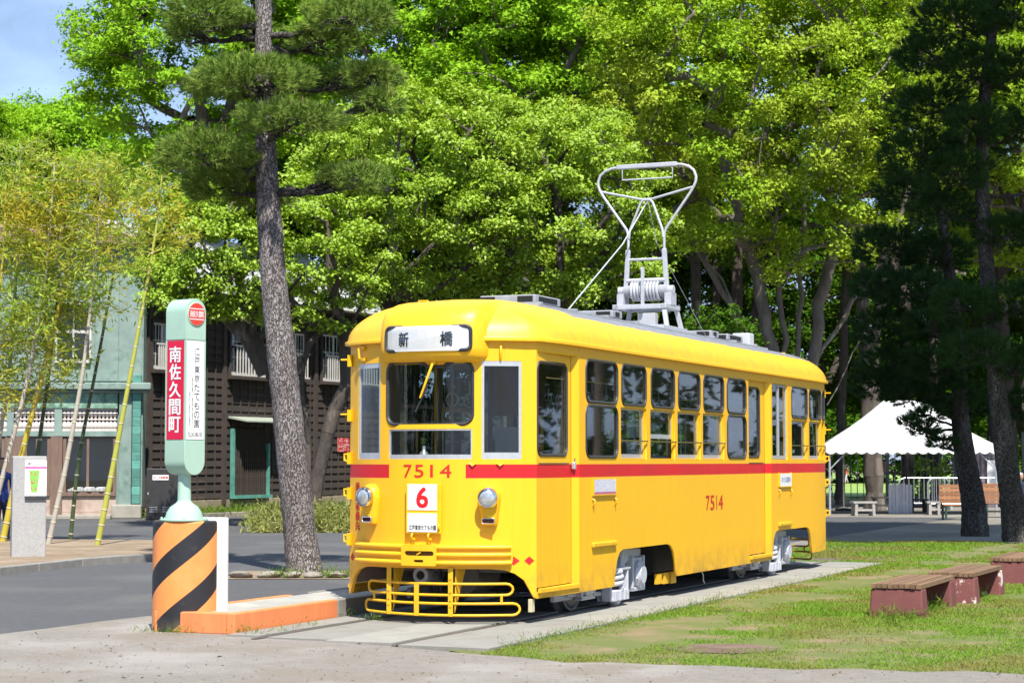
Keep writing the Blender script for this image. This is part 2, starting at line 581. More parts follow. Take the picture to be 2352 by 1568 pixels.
# --- track slab: concrete plates with rails let in
tb = empty('track_bed', TRAM_O, -TRAM_H)
tag(tb, kind='structure')
RAILM = pmat('rail_rust', (0.13, 0.10, 0.085), (0.09, 0.075, 0.065), 12, 0.6, 0.3)
plates = {}
for (t0, t1, L_, nm) in ((-1.14, -0.80, 1.55, 'a'), (-0.66, -0.02, 1.9, 'b'), (0.0, 0.66, 1.9, 'c'), (0.80, 1.66, 1.55, 'd')):
    s = -2.0 - (0.18 * t0)
    i = 0
    while s < 13.3:
        e = min(s + L_, 13.35)
        key = (nm, round(e - s, 2))
        if key not in plates:
            plates[key] = MB().box(0, t1 - t0, 0, e - s - 0.012, -0.03, 0.022).mesh('paving_plate', CONC)
        o = link_mesh('paving_plate', plates[key], None, tb, (t0, s, random.uniform(-0.003, 0.003)))
        s = e; i += 1
for t in (-0.733, 0.733):
    MB().box(t - 0.068, t + 0.068, -2.0, 13.3, -0.03, 0.0).build('rail_groove', pmat('groove_dirt', (0.10, 0.095, 0.09), (0.07, 0.065, 0.06), 9, 0.9) if 'groove_dirt' not in MATS else MATS['groove_dirt'], tb)
    MB().box(t - 0.03, t + 0.03, -2.0, 13.3, -0.02, 0.016).build('rail', RAILM, tb, bevel=0.004)
# ================================================================ TRAM
LEN = 12.6
BOW = 0.45; HW = 1.04; SW = 1.10
GUT = 2.83

# --- paint: yellow with red stripe (gap round the fleet number), streaky dirt
m, T, B = new_mat('tram_paint')
oc = T.coord('Object'); sep = T.n.new('ShaderNodeSeparateXYZ'); T.link(oc, sep.inputs[0])
streak = T.noise(7.0, 5, 0.6, T.coord('Object', (2.2, 2.2, 0.14)))
blot = T.noise(1.3, 5, 0.6, oc)
ycol = T.mix(T.ramp(streak, 0.40, 0.80), (0.86, 0.465, 0.014), (0.82, 0.415, 0.012))
ycol = T.mix(T.ramp(blot, 0.4, 0.75), ycol, (0.84, 0.435, 0.016))
fine = T.noise(26.0, 4, 0.6, T.coord('Object', (1.6, 1.6, 0.05)))
dirt = T.math('MULTIPLY', T.ramp(fine, 0.62, 0.80), T.ramp(streak, 0.50, 0.68))
ycol = T.mix(T.math('MULTIPLY', dirt, 0.16), ycol, (0.30, 0.17, 0.03))
run = T.math('MULTIPLY', T.ramp(T.noise(17.0, 3, 0.5, T.coord('Object', (1.0, 1.0, 0.03))), 0.60, 0.78), T.ramp(T.noise(0.9, 3, 0.5, oc), 0.48, 0.62))
ycol = T.mix(T.math('MULTIPLY', run, 0.40), ycol, (0.36, 0.20, 0.03))
soot = T.math('MULTIPLY', T.math('SUBTRACT', 0.62, sep.outputs['Z']), 2.2)
soot = T.math('MULTIPLY', T.math('MAXIMUM', soot, 0.0), T.ramp(T.noise(5.0, 5, 0.65, oc), 0.38, 0.72))
ycol = T.mix(T.math('MINIMUM', soot, 0.6), ycol, (0.26, 0.16, 0.05))
inb = T.math('MULTIPLY', T.math('GREATER_THAN', sep.outputs['Z'], 1.452), T.math('LESS_THAN', sep.outputs['Z'], 1.588))
xs = T.math('SUBTRACT', sep.outputs['X'], 0.018)
gap = T.math('MULTIPLY', T.math('LESS_THAN', T.math('ABSOLUTE', xs), 0.418), T.math('LESS_THAN', sep.outputs['Y'], 0.3))
gap2 = T.math('MULTIPLY', T.math('LESS_THAN', T.math('ABSOLUTE', xs), 0.418), T.math('GREATER_THAN', sep.outputs['Y'], LEN - 0.3))
band = T.math('MULTIPLY', inb, T.math('SUBTRACT', 1.0, T.math('MAXIMUM', gap, gap2)))
red = T.mix(T.ramp(blot, 0.4, 0.7), (0.62, 0.012, 0.018), (0.52, 0.016, 0.022))
col = T.mix(band, ycol, red)
T.link(col, B.inputs['Base Color'])
B.inputs['Roughness'].default_value = 0.42
B.inputs['Specular IOR Level'].default_value = 0.4
dent = T.noise(2.2, 3, 0.5, oc)
T.link(T.bump(dent, 0.18, 0.02), B.inputs['Normal'])
PAINT = m
m, T, B = new_mat('roof_paint')
oc = T.coord('Object'); sep = T.n.new('ShaderNodeSeparateXYZ'); T.link(oc, sep.inputs[0])
dust = T.noise(5.0, 6, 0.65, T.coord('Object', (1.0, 1.6, 1.0)))
rcol = T.mix(T.ramp(dust, 0.35, 0.75), (0.84, 0.46, 0.010), (0.70, 0.36, 0.035))
wob = T.math('MULTIPLY_ADD', T.noise(3.0, 4, 0.5, oc), 0.07, 0.85)
ing = T.math('MULTIPLY', T.math('LESS_THAN', T.math('ABSOLUTE', sep.outputs['X']), wob),
             T.math('MULTIPLY', T.math('GREATER_THAN', sep.outputs['Y'], 1.9), T.math('LESS_THAN', sep.outputs['Y'], LEN - 0.75)))
grey = T.mix(T.ramp(T.noise(6.0, 5, 0.6, oc), 0.35, 0.7), (0.24, 0.25, 0.27), (0.15, 0.155, 0.17))
T.link(T.mix(ing, rcol, grey), B.inputs['Base Color'])
B.inputs['Roughness'].default_value = 0.45
T.link(T.bump(T.noise(1.6, 3, 0.5, oc), 0.25, 0.03), B.inputs['Normal'])
ROOF = m
YEL = pmat('yellow_fitting', (0.85, 0.49, 0.004), (0.78, 0.41, 0.006), 8, 0.4)
YELD = pmat('yellow_worn', (0.80, 0.46, 0.008), (0.66, 0.36, 0.015), 9, 0.5, c3=(0.30, 0.18, 0.04), c3scale=14, c3lo=0.62, c3hi=0.75)
REDP = pmat('red_print', (0.60, 0.014, 0.012), (0.55, 0.016, 0.016), 20, 0.5)
RUBBER = pmat('black_rubber', (0.022, 0.024, 0.028), (0.04, 0.042, 0.048), 14, 0.5)
ALU = pmat('aluminium_frame', (0.62, 0.63, 0.65), (0.52, 0.53, 0.55), 20, 0.38, 0.55)
CHROME = pmat('chrome', (0.75, 0.75, 0.76), (0.6, 0.6, 0.62), 12, 0.12, 1.0)
LENS = pmat('lamp_lens', (0.75, 0.78, 0.78), (0.5, 0.52, 0.52), 30, 0.08, 0.7, bump=0.3, bscale=60)
DKRED = pmat('dark_red_lens', (0.03, 0.004, 0.004), (0.02, 0.003, 0.003), 9, 0.15)
BLACK = pmat('black_gap', (0.008, 0.008, 0.008), (0.012, 0.012, 0.012), 5, 0.7)
INKBLK = pmat('black_print', (0.012, 0.012, 0.014), (0.02, 0.02, 0.022), 8, 0.5)
INNER = pmat('interior_panel', (0.48, 0.36, 0.30), (0.42, 0.31, 0.26), 5, 0.55)
GLASS = glass_mat('window_glass', (0.66, 0.72, 0.70), 1.0, 0.0)
GLASSD = glass_mat('tinted_glass', (0.45, 0.50, 0.49), 1.0, 0.012)
BOGIE = pmat('bogie_grey', (0.50, 0.51, 0.55), (0.42, 0.43, 0.47), 7, 0.5, c3=(0.25, 0.22, 0.2), c3scale=5, c3lo=0.6, c3hi=0.75)
BOGDK = pmat('underframe_dark', (0.06, 0.058, 0.055), (0.035, 0.034, 0.033), 6, 0.7)
STEEL = pmat('wheel_steel', (0.30, 0.28, 0.26), (0.18, 0.16, 0.15), 9, 0.5, 0.4)
COLLECT = pmat('collector_silver', (0.52, 0.53, 0.56), (0.42, 0.43, 0.47), 12, 0.42, 0.15)
ROOFGREY = pmat('roof_fitting_grey', (0.36, 0.37, 0.40), (0.26, 0.27, 0.29), 8, 0.55)
WHITEP = pmat('white_panel', (0.74, 0.74, 0.72), (0.68, 0.68, 0.66), 4, 0.45)
SIGNWHITE = pmat('sign_white', (0.80, 0.80, 0.79), (0.74, 0.74, 0.74), 5, 0.4)
BLIND = pmat('sun_blind_brown', (0.20, 0.115, 0.085), (0.17, 0.10, 0.075), 5, 0.7)
SEATC = pmat('seat_green', (0.03, 0.10, 0.07), (0.02, 0.07, 0.05), 12, 0.8)

def FP(t, z, dep=0.0):
    k = 2 * BOW * t / (HW * HW); L_ = sqrt(1 + k * k)
    s = BOW * (t / HW) ** 2
    return Vector((t - dep * k / L_, s + dep / L_, z))
def RP(t, z, dep=0.0):
    p = FP(t, z, dep); return Vector((p.x, LEN - p.y, p.z))
front_cuts = [x * 0.08 for x in range(-12, 13)]

# --- front and rear ends
def end_outline():
    pts = [(-HW, GUT), (-HW, 0.275)]
    arch = [(-1.015, 0.28), (-0.985, 0.35), (-0.94, 0.45), (-0.865, 0.515), (-0.78, 0.548), (-0.66, 0.56)]
    pts += arch + [(0.0, 0.565)] + [(-a, b) for a, b in reversed(arch)] + [(HW, 0.275), (HW, GUT)]
    return pts
SHIFT = 0.03
def dipped(x0, x1, z0, z1, r, dip):
    """windscreen outline whose top edge dips round the wiper motor"""
    p = rrect(x0, x1, z0, z1, r, 6)
    c = (x0 + x1) / 2 + 0.10
    i = 7
    d = [(c + 0.19, z1), (c + 0.14, z1 - 0.015), (c + 0.08, z1 - dip), (c - 0.08, z1 - dip), (c - 0.14, z1 - 0.015), (c - 0.19, z1)]
    return p[:i] + d + p[i:]
WS = dipped(-0.425, 0.50, 1.985, 2.61, 0.10, 0.055)
LOWW = rrect(-0.405, 0.495, 1.64, 1.938, 0.012, 2)
SWR = rrect(0.582, 0.92, 1.64, 2.61, 0.012, 2)
SWL = rrect(-0.878, -0.525, 1.64, 2.61, 0.012, 2)
holes = [WS, LOWW, SWR, SWL]
shell('front_panel', end_outline(), holes, 0.03, FP, PAINT, tram, INNER, front_cuts, 40)
shell('rear_panel', end_outline(), holes, 0.03, RP, PAINT, tram, INNER, front_cuts, 40)

def ring_on(fn, loop, r, dep, name, mat, parent, n=6):
    pts = [fn(u, v, dep) for u, v in loop]
    return MB().tube(pts, r, n, closed=True).build(name, mat, parent, smooth=60)
def patch(fn, u0, u1, v0, v1, dep, name, mat, parent, nu=6):
    mb = MB()
    mb.grid(lambda a, b: fn(u0 + (u1 - u0) * a, v0 + (v1 - v0) * b, dep), nu, 1)
    return mb.build(name, mat, parent, smooth=60)

def bar_frame(fn, u0, u1, v0, v1, wv_top, wv_bot, wu, d0, d1, name, mat, parent, nu=5):
    """flat rectangular sash frame bent on the surface"""
    mb = MB()
    def slab(a0, a1, b0, b1):
        mb2 = []
        k = nu if (a1 - a0) > 0.1 else 1
        for i in range(k):
            x0 = a0 + (a1 - a0) * i / k; x1 = a0 + (a1 - a0) * (i + 1) / k
            vs = [fn(x0, b0, d0), fn(x1, b0, d0), fn(x1, b0, d1), fn(x0, b0, d1), fn(x0, b1, d0), fn(x1, b1, d0), fn(x1, b1, d1), fn(x0, b1, d1)]
            mb.add(vs, [(0, 3, 2, 1), (4, 5, 6, 7), (0, 1, 5, 4), (2, 3, 7, 6)] + ([(3, 0, 4, 7)] if i == 0 else []) + ([(1, 2, 6, 5)] if i == k - 1 else []))
    slab(u0, u1, v0, v0 + wv_bot); slab(u0, u1, v1 - wv_top, v1)
    slab(u0, u0 + wu, v0 + wv_bot, v1 - wv_top); slab(u1 - wu, u1, v0 + wv_bot, v1 - wv_top)
    return mb.build(name, mat, parent)

for fn in (FP, RP):
    w = ring_on(fn, WS, 0.019, 0.004, 'windscreen', RUBBER, tram)
    patch(fn, -0.425, 0.50, 1.985, 2.61, 0.016, 'pane', GLASS, w, 10)
    w = bar_frame(fn, -0.405, 0.495, 1.64, 1.938, 0.015, 0.045, 0.012, 0.004, 0.026, 'lower_window', ALU, tram, 8)
    patch(fn, -0.395, 0.485, 1.68, 1.93, 0.018, 'pane', GLASS, w, 10)
    for (a, b) in ((0.582, 0.92), (-0.878, -0.525)):
        w = bar_frame(fn, a, b, 1.64, 2.61, 0.05, 0.065, 0.022, 0.003, 0.024, 'corner_window', ALU, tram, 5)
        patch(fn, a + 0.02, b - 0.02, 1.70, 2.565, 0.015, 'pane', GLASS, w, 6)

# --- sides
def side_fn(sgn):
    def fn(u, z, dep=0.0):
        # u = s; beyond 11.35 the wall curves in to meet the rear corner
        if u > 11.35:
            k = (u - 11.35) / (LEN - BOW - 11.35)
            t = SW - (SW - HW) * k ** 2 * 1.0
        else:
            t = SW
        return Vector((sgn * (t - dep), u, z))
    return fn
def door_fn(sgn):
    return lambda u, z, dep=0.0: Vector((sgn * (HW - dep), u, z))

up_z = (2.245, 2.685); lo_z = (1.636, 2.212)
WIN = [(2.745, 3.612), (3.742, 4.64), (4.74, 5.64), (5.74, 6.64)]
FIXED = [(1.672, 2.64), (6.775, 7.63)]
DEND = 12.14
arch1 = [(2.53, 0.265), (2.56, 0.40), (2.62, 0.54), (2.69, 0.62), (2.80, 0.655), (4.36, 0.655), (4.48, 0.63), (4.57, 0.56), (4.63, 0.45), (4.66, 0.30), (4.70, 0.265)]
arch2 = [(8.885, 0.265), (8.92, 0.40), (8.97, 0.53), (9.04, 0.62), (9.14, 0.655), (10.78, 0.655), (10.90, 0.63), (10.98, 0.55), (11.04, 0.42), (11.07, 0.30), (11.10, 0.265)]
for sgn in (1, -1):
    fn = side_fn(sgn)
    hl = []
    for a, b in WIN:
        hl.append(rrect(a + 0.03, b - 0.02, up_z[0], up_z[1], 0.09)); hl.append(rrect(a, b, lo_z[0], lo_z[1], 0.01, 1))
    for a, b in FIXED:
        hl.append(rrect(a, b, 2.245, 2.685, 0.10)); hl.append(rrect(a, b, 1.665, 2.205, 0.10))
    outer = [(1.474, GUT), (1.474, 0.265)] + arch1 + [(7.76, 0.265), (7.76, GUT)]
    shell('side_panel', outer, hl, 0.03, fn, PAINT, tram, INNER)
    hl2 = [rrect(8.93, 9.75, 1.645, 2.70, 0.015, 1)]
    W2 = [(9.965, 10.855), (10.965, 11.725), (11.815, 12.08)]
    for a, b in W2:
        hl2.append(rrect(a, b, up_z[0], up_z[1], 0.075)); hl2.append(rrect(a, b, lo_z[0], lo_z[1], 0.01, 1))
    outer = [(8.86, GUT), (8.86, 0.265)] + arch2 + [(LEN - BOW, 0.275), (LEN - BOW, GUT)]
    shell('side_panel', outer, hl2, 0.03, fn, PAINT, tram, INNER, [11.35 + 0.1 * i for i in range(8)], 40)
    # door bays: recessed door leaf, slanted return, header, sill
    dfn = door_fn(sgn)
    for (a, b, c, g0, g1, first) in ((BOW, 1.392, 1.474, 0.472, 1.275, True), (7.763, 8.735, 8.86, 7.80, 8.49, False)):
        gl = rrect(g0, g1, 1.68, 2.61, 0.085)
        door = shell('door', [(a, 2.72), (a, 0.37), (b, 0.37), (b, 2.72)], [gl], 0.03, dfn, PAINT, tram, INNER)
        r_ = ring_on(dfn, gl, 0.017, 0.004, 'door_window', RUBBER, door)
        patch(dfn, g0, g1, 1.68, 2.61, 0.014, 'door_pane', GLASS, door, 1)
        MB().box(sgn * (HW - 0.004) if sgn > 0 else -HW - 0.002, HW + 0.002 if sgn > 0 else -HW + 0.004, b - 0.004, b + 0.003, 0.37, 2.70).build('door_gap', BLACK, door)
        MB().box(min(sgn * (HW), sgn * (HW + 0.006)), max(sgn * HW, sgn * (HW + 0.006)), a + 0.05, b - 0.06, 1.592, 1.602).build('drip_strip', pmat('strip_dark', (0.10, 0.08, 0.05), (0.05, 0.04, 0.03), 30, 0.7) if 'strip_dark' not in MATS else MATS['strip_dark'], door)
        rt = [(sgn * HW, b), (sgn * SW, c), (sgn * (SW - 0.03), c), (sgn * (HW - 0.03), b)]
        MB().prism(rt, 0.30, 2.72).build('door_return', PAINT, tram)
        if first:
            hd = [(sgn * (HW - 0.03), a), (sgn * (HW + 0.004), a + 0.002), (sgn * (HW + 0.035), a + 0.25), (sgn * SW, c), (sgn * (SW - 0.03), c)]
            sl = [(sgn * (HW - 0.03), a), (sgn * (HW + 0.004), a), (sgn * (SW + 0.004), c - 0.02), (sgn * (SW - 0.03), c)]
            ss = [(sgn * (HW + 0.002), a + 0.02), (sgn * (HW + 0.03), a + 0.02), (sgn * (SW + 0.022), c - 0.03), (sgn * (HW + 0.002), b)]
        else:
            hd = [(sgn * (HW - 0.03), a - 0.003), (sgn * SW, a - 0.003), (sgn * SW, c), (sgn * (SW - 0.03), c)]
            sl = [(sgn * (HW - 0.03), a - 0.003), (sgn * (SW), a - 0.003), (sgn * (SW), c), (sgn * (SW - 0.03), c)]
            ss = [(sgn * (SW - 0.02), a + 0.02), (sgn * (SW + 0.03), a + 0.02), (sgn * (SW + 0.03), c - 0.03), (sgn * (SW - 0.02), c - 0.03)]
        MB().prism(hd, 2.705, GUT).build('door_header', PAINT, tram, bevel=0.012)
        MB().prism(sl, 0.265, 0.33).build('door_sill', PAINT, tram)
        MB().prism(ss, 0.315, 0.362).build('step_edge', YELD, tram, bevel=0.006)
        if not first:
            MB().box(min(sgn * (HW - 0.03), sgn * (SW - 0.001)), max(sgn * (HW - 0.03), sgn * (SW - 0.001)), 7.742, 7.759, 0.30, 2.72).build('door_jamb', PAINT, tram)
    # windows
    def slide(a, b, rail=True, half_open=False):
        w = bar_frame(fn, a + 0.004, b - 0.004, lo_z[0] + 0.003, lo_z[1] - 0.003, 0.012, 0.012, 0.035, 0.012, 0.034, 'window', YEL, tram, 1 if b < 11.3 else 4)
        zb = 1.88 if half_open else lo_z[0] + 0.015
        bar_frame(fn, a + 0.04, b - 0.04, zb, lo_z[1] - 0.015, 0.012, 0.05, 0.014, 0.036, 0.05, 'sash', ALU, w, 1 if b < 11.3 else 4)
        patch(fn, a + 0.05, b - 0.05, zb + 0.04, lo_z[1] - 0.02, 0.043, 'pane', GLASS, w, 1 if b < 11.3 else 4)
        if rail:
            p0, p1 = fn(a - 0.005, 1.845, -0.012), fn(b + 0.005, 1.845, -0.012)
            MB().tube([p0, (p0 + p1) / 2, p1], 0.009, 6).build('guard_rail', pmat('rail_brass', (0.30, 0.25, 0.12), (0.2, 0.16, 0.08), 20, 0.35, 0.8) if 'rail_brass' not in MATS else MATS['rail_brass'], w)
    for i, (a, b) in enumerate(WIN):
        w = ring_on(fn, rrect(a + 0.03, b - 0.02, up_z[0], up_z[1], 0.09), 0.017, 0.004, 'upper_window', RUBBER, tram)
        patch(fn, a + 0.03, b - 0.02, up_z[0], up_z[1], 0.014, 'pane', GLASSD, w, 1)
        slide(a, b, True, i == 1)
    for a, b in FIXED:
        for z0, z1 in ((2.245, 2.685), (1.665, 2.205)):
            w = ring_on(fn, rrect(a, b, z0, z1, 0.10), 0.018, 0.004, 'fixed_window', RUBBER, tram)
            patch(fn, a, b, z0, z1, 0.014, 'pane', GLASSD, w, 1)
    for a, b in W2:
        w = ring_on(fn, rrect(a, b, up_z[0], up_z[1], 0.075), 0.016, 0.004, 'upper_window', RUBBER, tram)
        patch(fn, a, b, up_z[0], up_z[1], 0.014, 'pane', GLASSD, w, 3)
        slide(a, b)
    w = bar_frame(fn, 8.935, 9.745, 1.65, 2.695, 0.03, 0.05, 0.03, 0.02, 0.045, 'sliding_window', ALU, tram, 1)
    patch(fn, 8.955, 9.725, 1.69, 2.67, 0.034, 'pane', GLASS, w, 1)
    MB().box(min(sgn * 1.05, sgn * 1.085), max(sgn * 1.05, sgn * 1.085), 9.32, 9.35, 1.70, 2.665).build('meeting_bar', ALU, w)

# --- roof
def outline_pt(a):
    """plan outline of the roof edge, a in 0..1 round the car"""
    return OUT[int(a)]
OUT = []
for i in range(25):
    t = -HW + 2 * HW * i / 24; OUT.append((t * 1.03, BOW * (t / HW) ** 2 - 0.02))
for i in range(1, 26):
    s = BOW + (LEN - 2 * BOW) * i / 26
    OUT.append((min(SW + 0.025, 1.072 + 0.08 * (s - BOW) if s < 2 else 1.072 + 0.08 * max(0, LEN - BOW - s)), s))
for i in range(25):
    t = HW - 2 * HW * i / 24; OUT.append((t * 1.03, LEN - BOW * (t / HW) ** 2 + 0.02))
for i in range(1, 26):
    s = LEN - BOW - (LEN - 2 * BOW) * i / 26
    OUT.append((-min(SW + 0.025, 1.072 + 0.08 * (s - BOW) if s < 2 else 1.072 + 0.08 * max(0, LEN - BOW - s)), s))
mb = MB()
K = [1.0, 0.985, 0.96, 0.93, 0.89, 0.84, 0.78, 0.70, 0.60, 0.48, 0.34, 0.18, 0.0]
NP = len(OUT)
vs = []; fs = []
for k in K:
    z = GUT + 0.012 + 0.455 * max(0.0, 1 - k ** 2.9) ** 0.56
    for (t, s) in OUT:
        qs = min(max(s, 1.25), LEN - 1.25)
        vs.append((t * k, qs + (s - qs) * k, z))
for j in range(len(K) - 1):
    for i in range(NP):
        fs.append((j * NP + i, j * NP + (i + 1) % NP, (j + 1) * NP + (i + 1) % NP, (j + 1) * NP + i))
mb.add(vs, fs)
roof = mb.build('roof', ROOF, tram, smooth=50)
ROOFTOP = GUT + 0.012 + 0.455
gut = MB()
gp_ = [(t * 1.0, s) for t, s in OUT]
vs = []; fs = []
for i, (t, s) in enumerate(OUT):
    a = OUT[i - 1]; b = OUT[(i + 1) % NP]
    tx, ty = b[0] - a[0], b[1] - a[1]; L_ = math.hypot(tx, ty)
    nx, ny = ty / L_, -tx / L_
    for o, z in ((-0.05, GUT - 0.022), (0.022, GUT - 0.022), (0.026, GUT + 0.005), (0.016, GUT + 0.022), (-0.05, GUT + 0.022)):
        vs.append((t + nx * o, s + ny * o, z))
for i in range(NP):
    j = (i + 1) % NP
    for k in range(4):
        fs.append((i * 5 + k, j * 5 + k, j * 5 + k + 1, i * 5 + k + 1))
gut.add(vs, fs)
gut.build('gutter', PAINT, tram, smooth=50)

# --- destination box: rounded hood growing out of the roof front
C0, CW = 0.055, 0.60
def hood(u, v):
    """u across (-1..1), v from lower lip (0) over the face to the roof (1)"""
    return None
prof = [(0.10, 2.585), (0.02, 2.592), (-0.055, 2.615), (-0.10, 2.66), (-0.112, 2.74), (-0.108, 2.84), (-0.095, 2.94), (-0.07, 3.03), (-0.02, 3.105), (0.07, 3.165), (0.20, 3.205), (0.40, 3.24), (0.70, 3.265), (1.2, 3.28)]
xs_ = [-1.0, -0.995, -0.975, -0.94, -0.88, -0.8, -0.6, -0.4, -0.2, 0, 0.2, 0.4, 0.6, 0.8, 0.88, 0.94, 0.975, 0.995, 1.0]
mb = MB(); vs = []; fs = []
for (s, z) in prof:
    for x in xs_:
        a = max(0.0, (abs(x) - 0.80) / 0.20)
        edge = 1 - sqrt(max(0.0, 1 - a * a))
        t = C0 + CW * x * (1.0 - (0.0 if s < 0 else 0.10 * min(1, s / 0.7)))
        back = 0.30 * edge + 0.13 * x * x
        dz = -(z - 2.585) * 0.25 * edge * (1 if z > 2.9 else 0) + (0.06 * edge if z < 2.62 else 0)
        vs.append((t, s + back, z + dz))
nx_ = len(xs_)
for j in range(len(prof) - 1):
    for i in range(nx_ - 1):
        fs.append((j * nx_ + i, j * nx_ + i + 1, (j + 1) * nx_ + i + 1, (j + 1) * nx_ + i))
mb.add(vs, fs)
dest = mb.build('destination_box', PAINT, tram, smooth=60)
def DF(u, z, dep=0.0):
    x = (u - C0) / CW
    return Vector((u, -0.108 + 0.13 * x * x + dep + 0.09 * (max(0, z - 2.80) ** 1.5), z))
SIGN = rrect(-0.385, 0.545, 2.705, 2.955, 0.055)
vs = [DF(u, z, -0.012) for u, z in SIGN]
mb = MB()
inn = rrect(-0.36, 0.52, 2.728, 2.932, 0.035)
mb.tube([DF(u, z, -0.008) for u, z in rrect(-0.378, 0.538, 2.712, 2.948, 0.05)], 0.02, 6, closed=True)
mb.build('sign_frame', RUBBER, dest, smooth=60)
shell('sign_panel', rrect(-0.385, 0.545, 2.705, 2.955, 0.05), [], 0.006, lambda u, z, d_: DF(u, z, -0.010 + d_), SIGNWHITE, dest, None, [0.1 * i for i in range(-3, 6)])
for ch, a, b in (('新', -0.215, -0.105), ('橋', 0.245, 0.365)):
    lettering(ch, (a, b, 2.755, 2.895), lambda u, z: DF(u, z, -0.0135), INKBLK, dest, 0.018)
shell('sign_glass', rrect(-0.37, 0.53, 2.72, 2.94, 0.04), [], 0.003, lambda u, z, d_: DF(u, z, -0.020 + d_), glass_mat('sign_glass', (0.95, 0.95, 0.95), 0.9), dest, None, [0.1 * i for i in range(-3, 6)])

# --- lettering and marks on the front
FO = lambda u, z: FP(u, z, -0.003)
fc = [0.04 * i for i in range(-26, 27)]
for ch, a, b in (('7', -0.212, -0.118), ('5', -0.085, 0.015), ('1', 0.085, 0.115), ('4', 0.187, 0.30)):
    if ch == '1':
        MB().add([FO(a, 1.46), FO(b, 1.46), FO(b, 1.585), FO(a, 1.585)], [(0, 1, 2, 3)]).build('lettering', REDP, tram)
    else:
        lettering(ch, (a, b, 1.46, 1.585), FO, REDP, tram, 0.004)
for i, ch in enumerate('乗降者優先'):
    lettering(ch, (-0.925, -0.845, 1.405 - i * 0.10 - 0.086, 1.405 - i * 0.10), FO, REDP, tram, 0.02, cuts=fc)
for a, b in ((0.807, 0.904), (0.942, 1.021), (-0.905, -0.81), (-1.021, -0.942)):
    c = (a + b) / 2
    MB().add([FO(a, 0.64), FO(c, 0.598), FO(b, 0.64), FO(c, 0.683)], [(0, 1, 2, 3)]).build('diamond_mark', REDP, tram)

# --- headlights
for tc in (-0.632, 0.650):
    base = FP(tc, 1.26)
    k = 2 * BOW * tc / (HW * HW)
    ang = math.atan(k) * 0.55                    # lamps look nearly straight ahead
    root = Matrix.Translation(base) @ Matrix.Rotation(ang, 4, 'Z')
    X = lambda p, root=root: root @ p
    mb = MB(X)
    rows = [(0.985, 0.05, 0.02), (0.992, 0.078, 0.07), (1.02, 0.086, 0.085), (1.08, 0.092, 0.09), (1.16, 0.102, 0.10), (1.24, 0.112, 0.115), (1.30, 0.112, 0.115), (1.35, 0.092, 0.10), (1.385, 0.05, 0.06), (1.395, 0.01, 0.02)]
    vs = []; fs = []
    nseg = 12
    for z, w, dp in rows:
        for i in range(nseg + 1):
            a = pi * i / nseg
            vs.append((-w * cos(a), 0.03 - (dp + 0.03) * (sin(a) ** 0.55), z - 1.26))
    for j in range(len(rows) - 1):
        for i in range(nseg):
            fs.append((j * (nseg + 1) + i, j * (nseg + 1) + i + 1, (j + 1) * (nseg + 1) + i + 1, (j + 1) * (nseg + 1) + i))
    mb.add(vs, fs)
    hl = mb.build('headlight', PAINT, tram, smooth=50)
    MB(X).lathe([(0.098, -0.10), (0.104, -0.115), (0.104, -0.135), (0.094, -0.155), (0.080, -0.158), (0.080, -0.14)], 28, (0, 0, 0), 'y').build('rim', CHROME, hl, smooth=50)
    MB(X).lathe([(0.082, -0.145), (0.07, -0.158), (0.045, -0.168), (0.015, -0.172), (0.0, -0.172)], 28, (0, 0, 0), 'y').build('lens', LENS, hl, smooth=60)
    MB(X).tube([(u, -0.092, z - 1.26) for u, z in rrect(-0.06, 0.06, 1.012, 1.060, 0.014)], 0.008, 6, closed=True).build('lamp_bezel', CHROME, hl, smooth=60)
    MB(X).box(-0.058, 0.058, -0.094, -0.075, 1.013 - 1.26, 1.059 - 1.26).build('marker_lens', DKRED, hl)

# --- route board
rb = MB().box(-0.160, 0.224, -0.045, -0.012, 0.905, 1.398).build('route_board', YEL, tram, bevel=0.008)
MB().box(-0.09, 0.15, -0.012, 0.03, 0.95, 0.98).box(-0.09, 0.15, -0.012, 0.03, 1.32, 1.35).build('bracket', YEL, rb)
for (z0, z1) in ((1.137, 1.393), (0.923, 1.107)):
    MB().box(-0.136, 0.183, -0.050, -0.044, z0 + (0 if z0 < 1 else 0), z1).build('board_panel', SIGNWHITE, rb)
lettering('6', (-0.035, 0.085, 1.165, 1.36), lambda u, z: Vector((u, -0.0525, z)), pmat('route_red', (0.75, 0.006, 0.01), (0.7, 0.006, 0.012), 4, 0.5), rb, 0.020)
lettering('江戸東京たてもの園', (-0.118, 0.176, 0.943, 0.992), lambda u, z: Vector((u, -0.0525, z)), INKBLK, rb, 0.008)
for a in (-0.09, 0.09):
    MB().tube([(a, -0.03, 0.91), (a, -0.06, 0.885), (a, -0.045, 0.855), (a + 0.02, -0.02, 0.85)], 0.011, 6).build('hook', YEL, rb, smooth=60)
MB().tube([(0.21, -0.05, 1.0), (0.21, -0.065, 0.985), (0.21, -0.065, 0.965), (0.212, -0.05, 0.95)], 0.009, 6).build('catch', YEL, rb, smooth=60)
MB().box(0.0, 0.06, -0.05, -0.02, 1.395, 1.42).build('top_catch', YEL, rb)

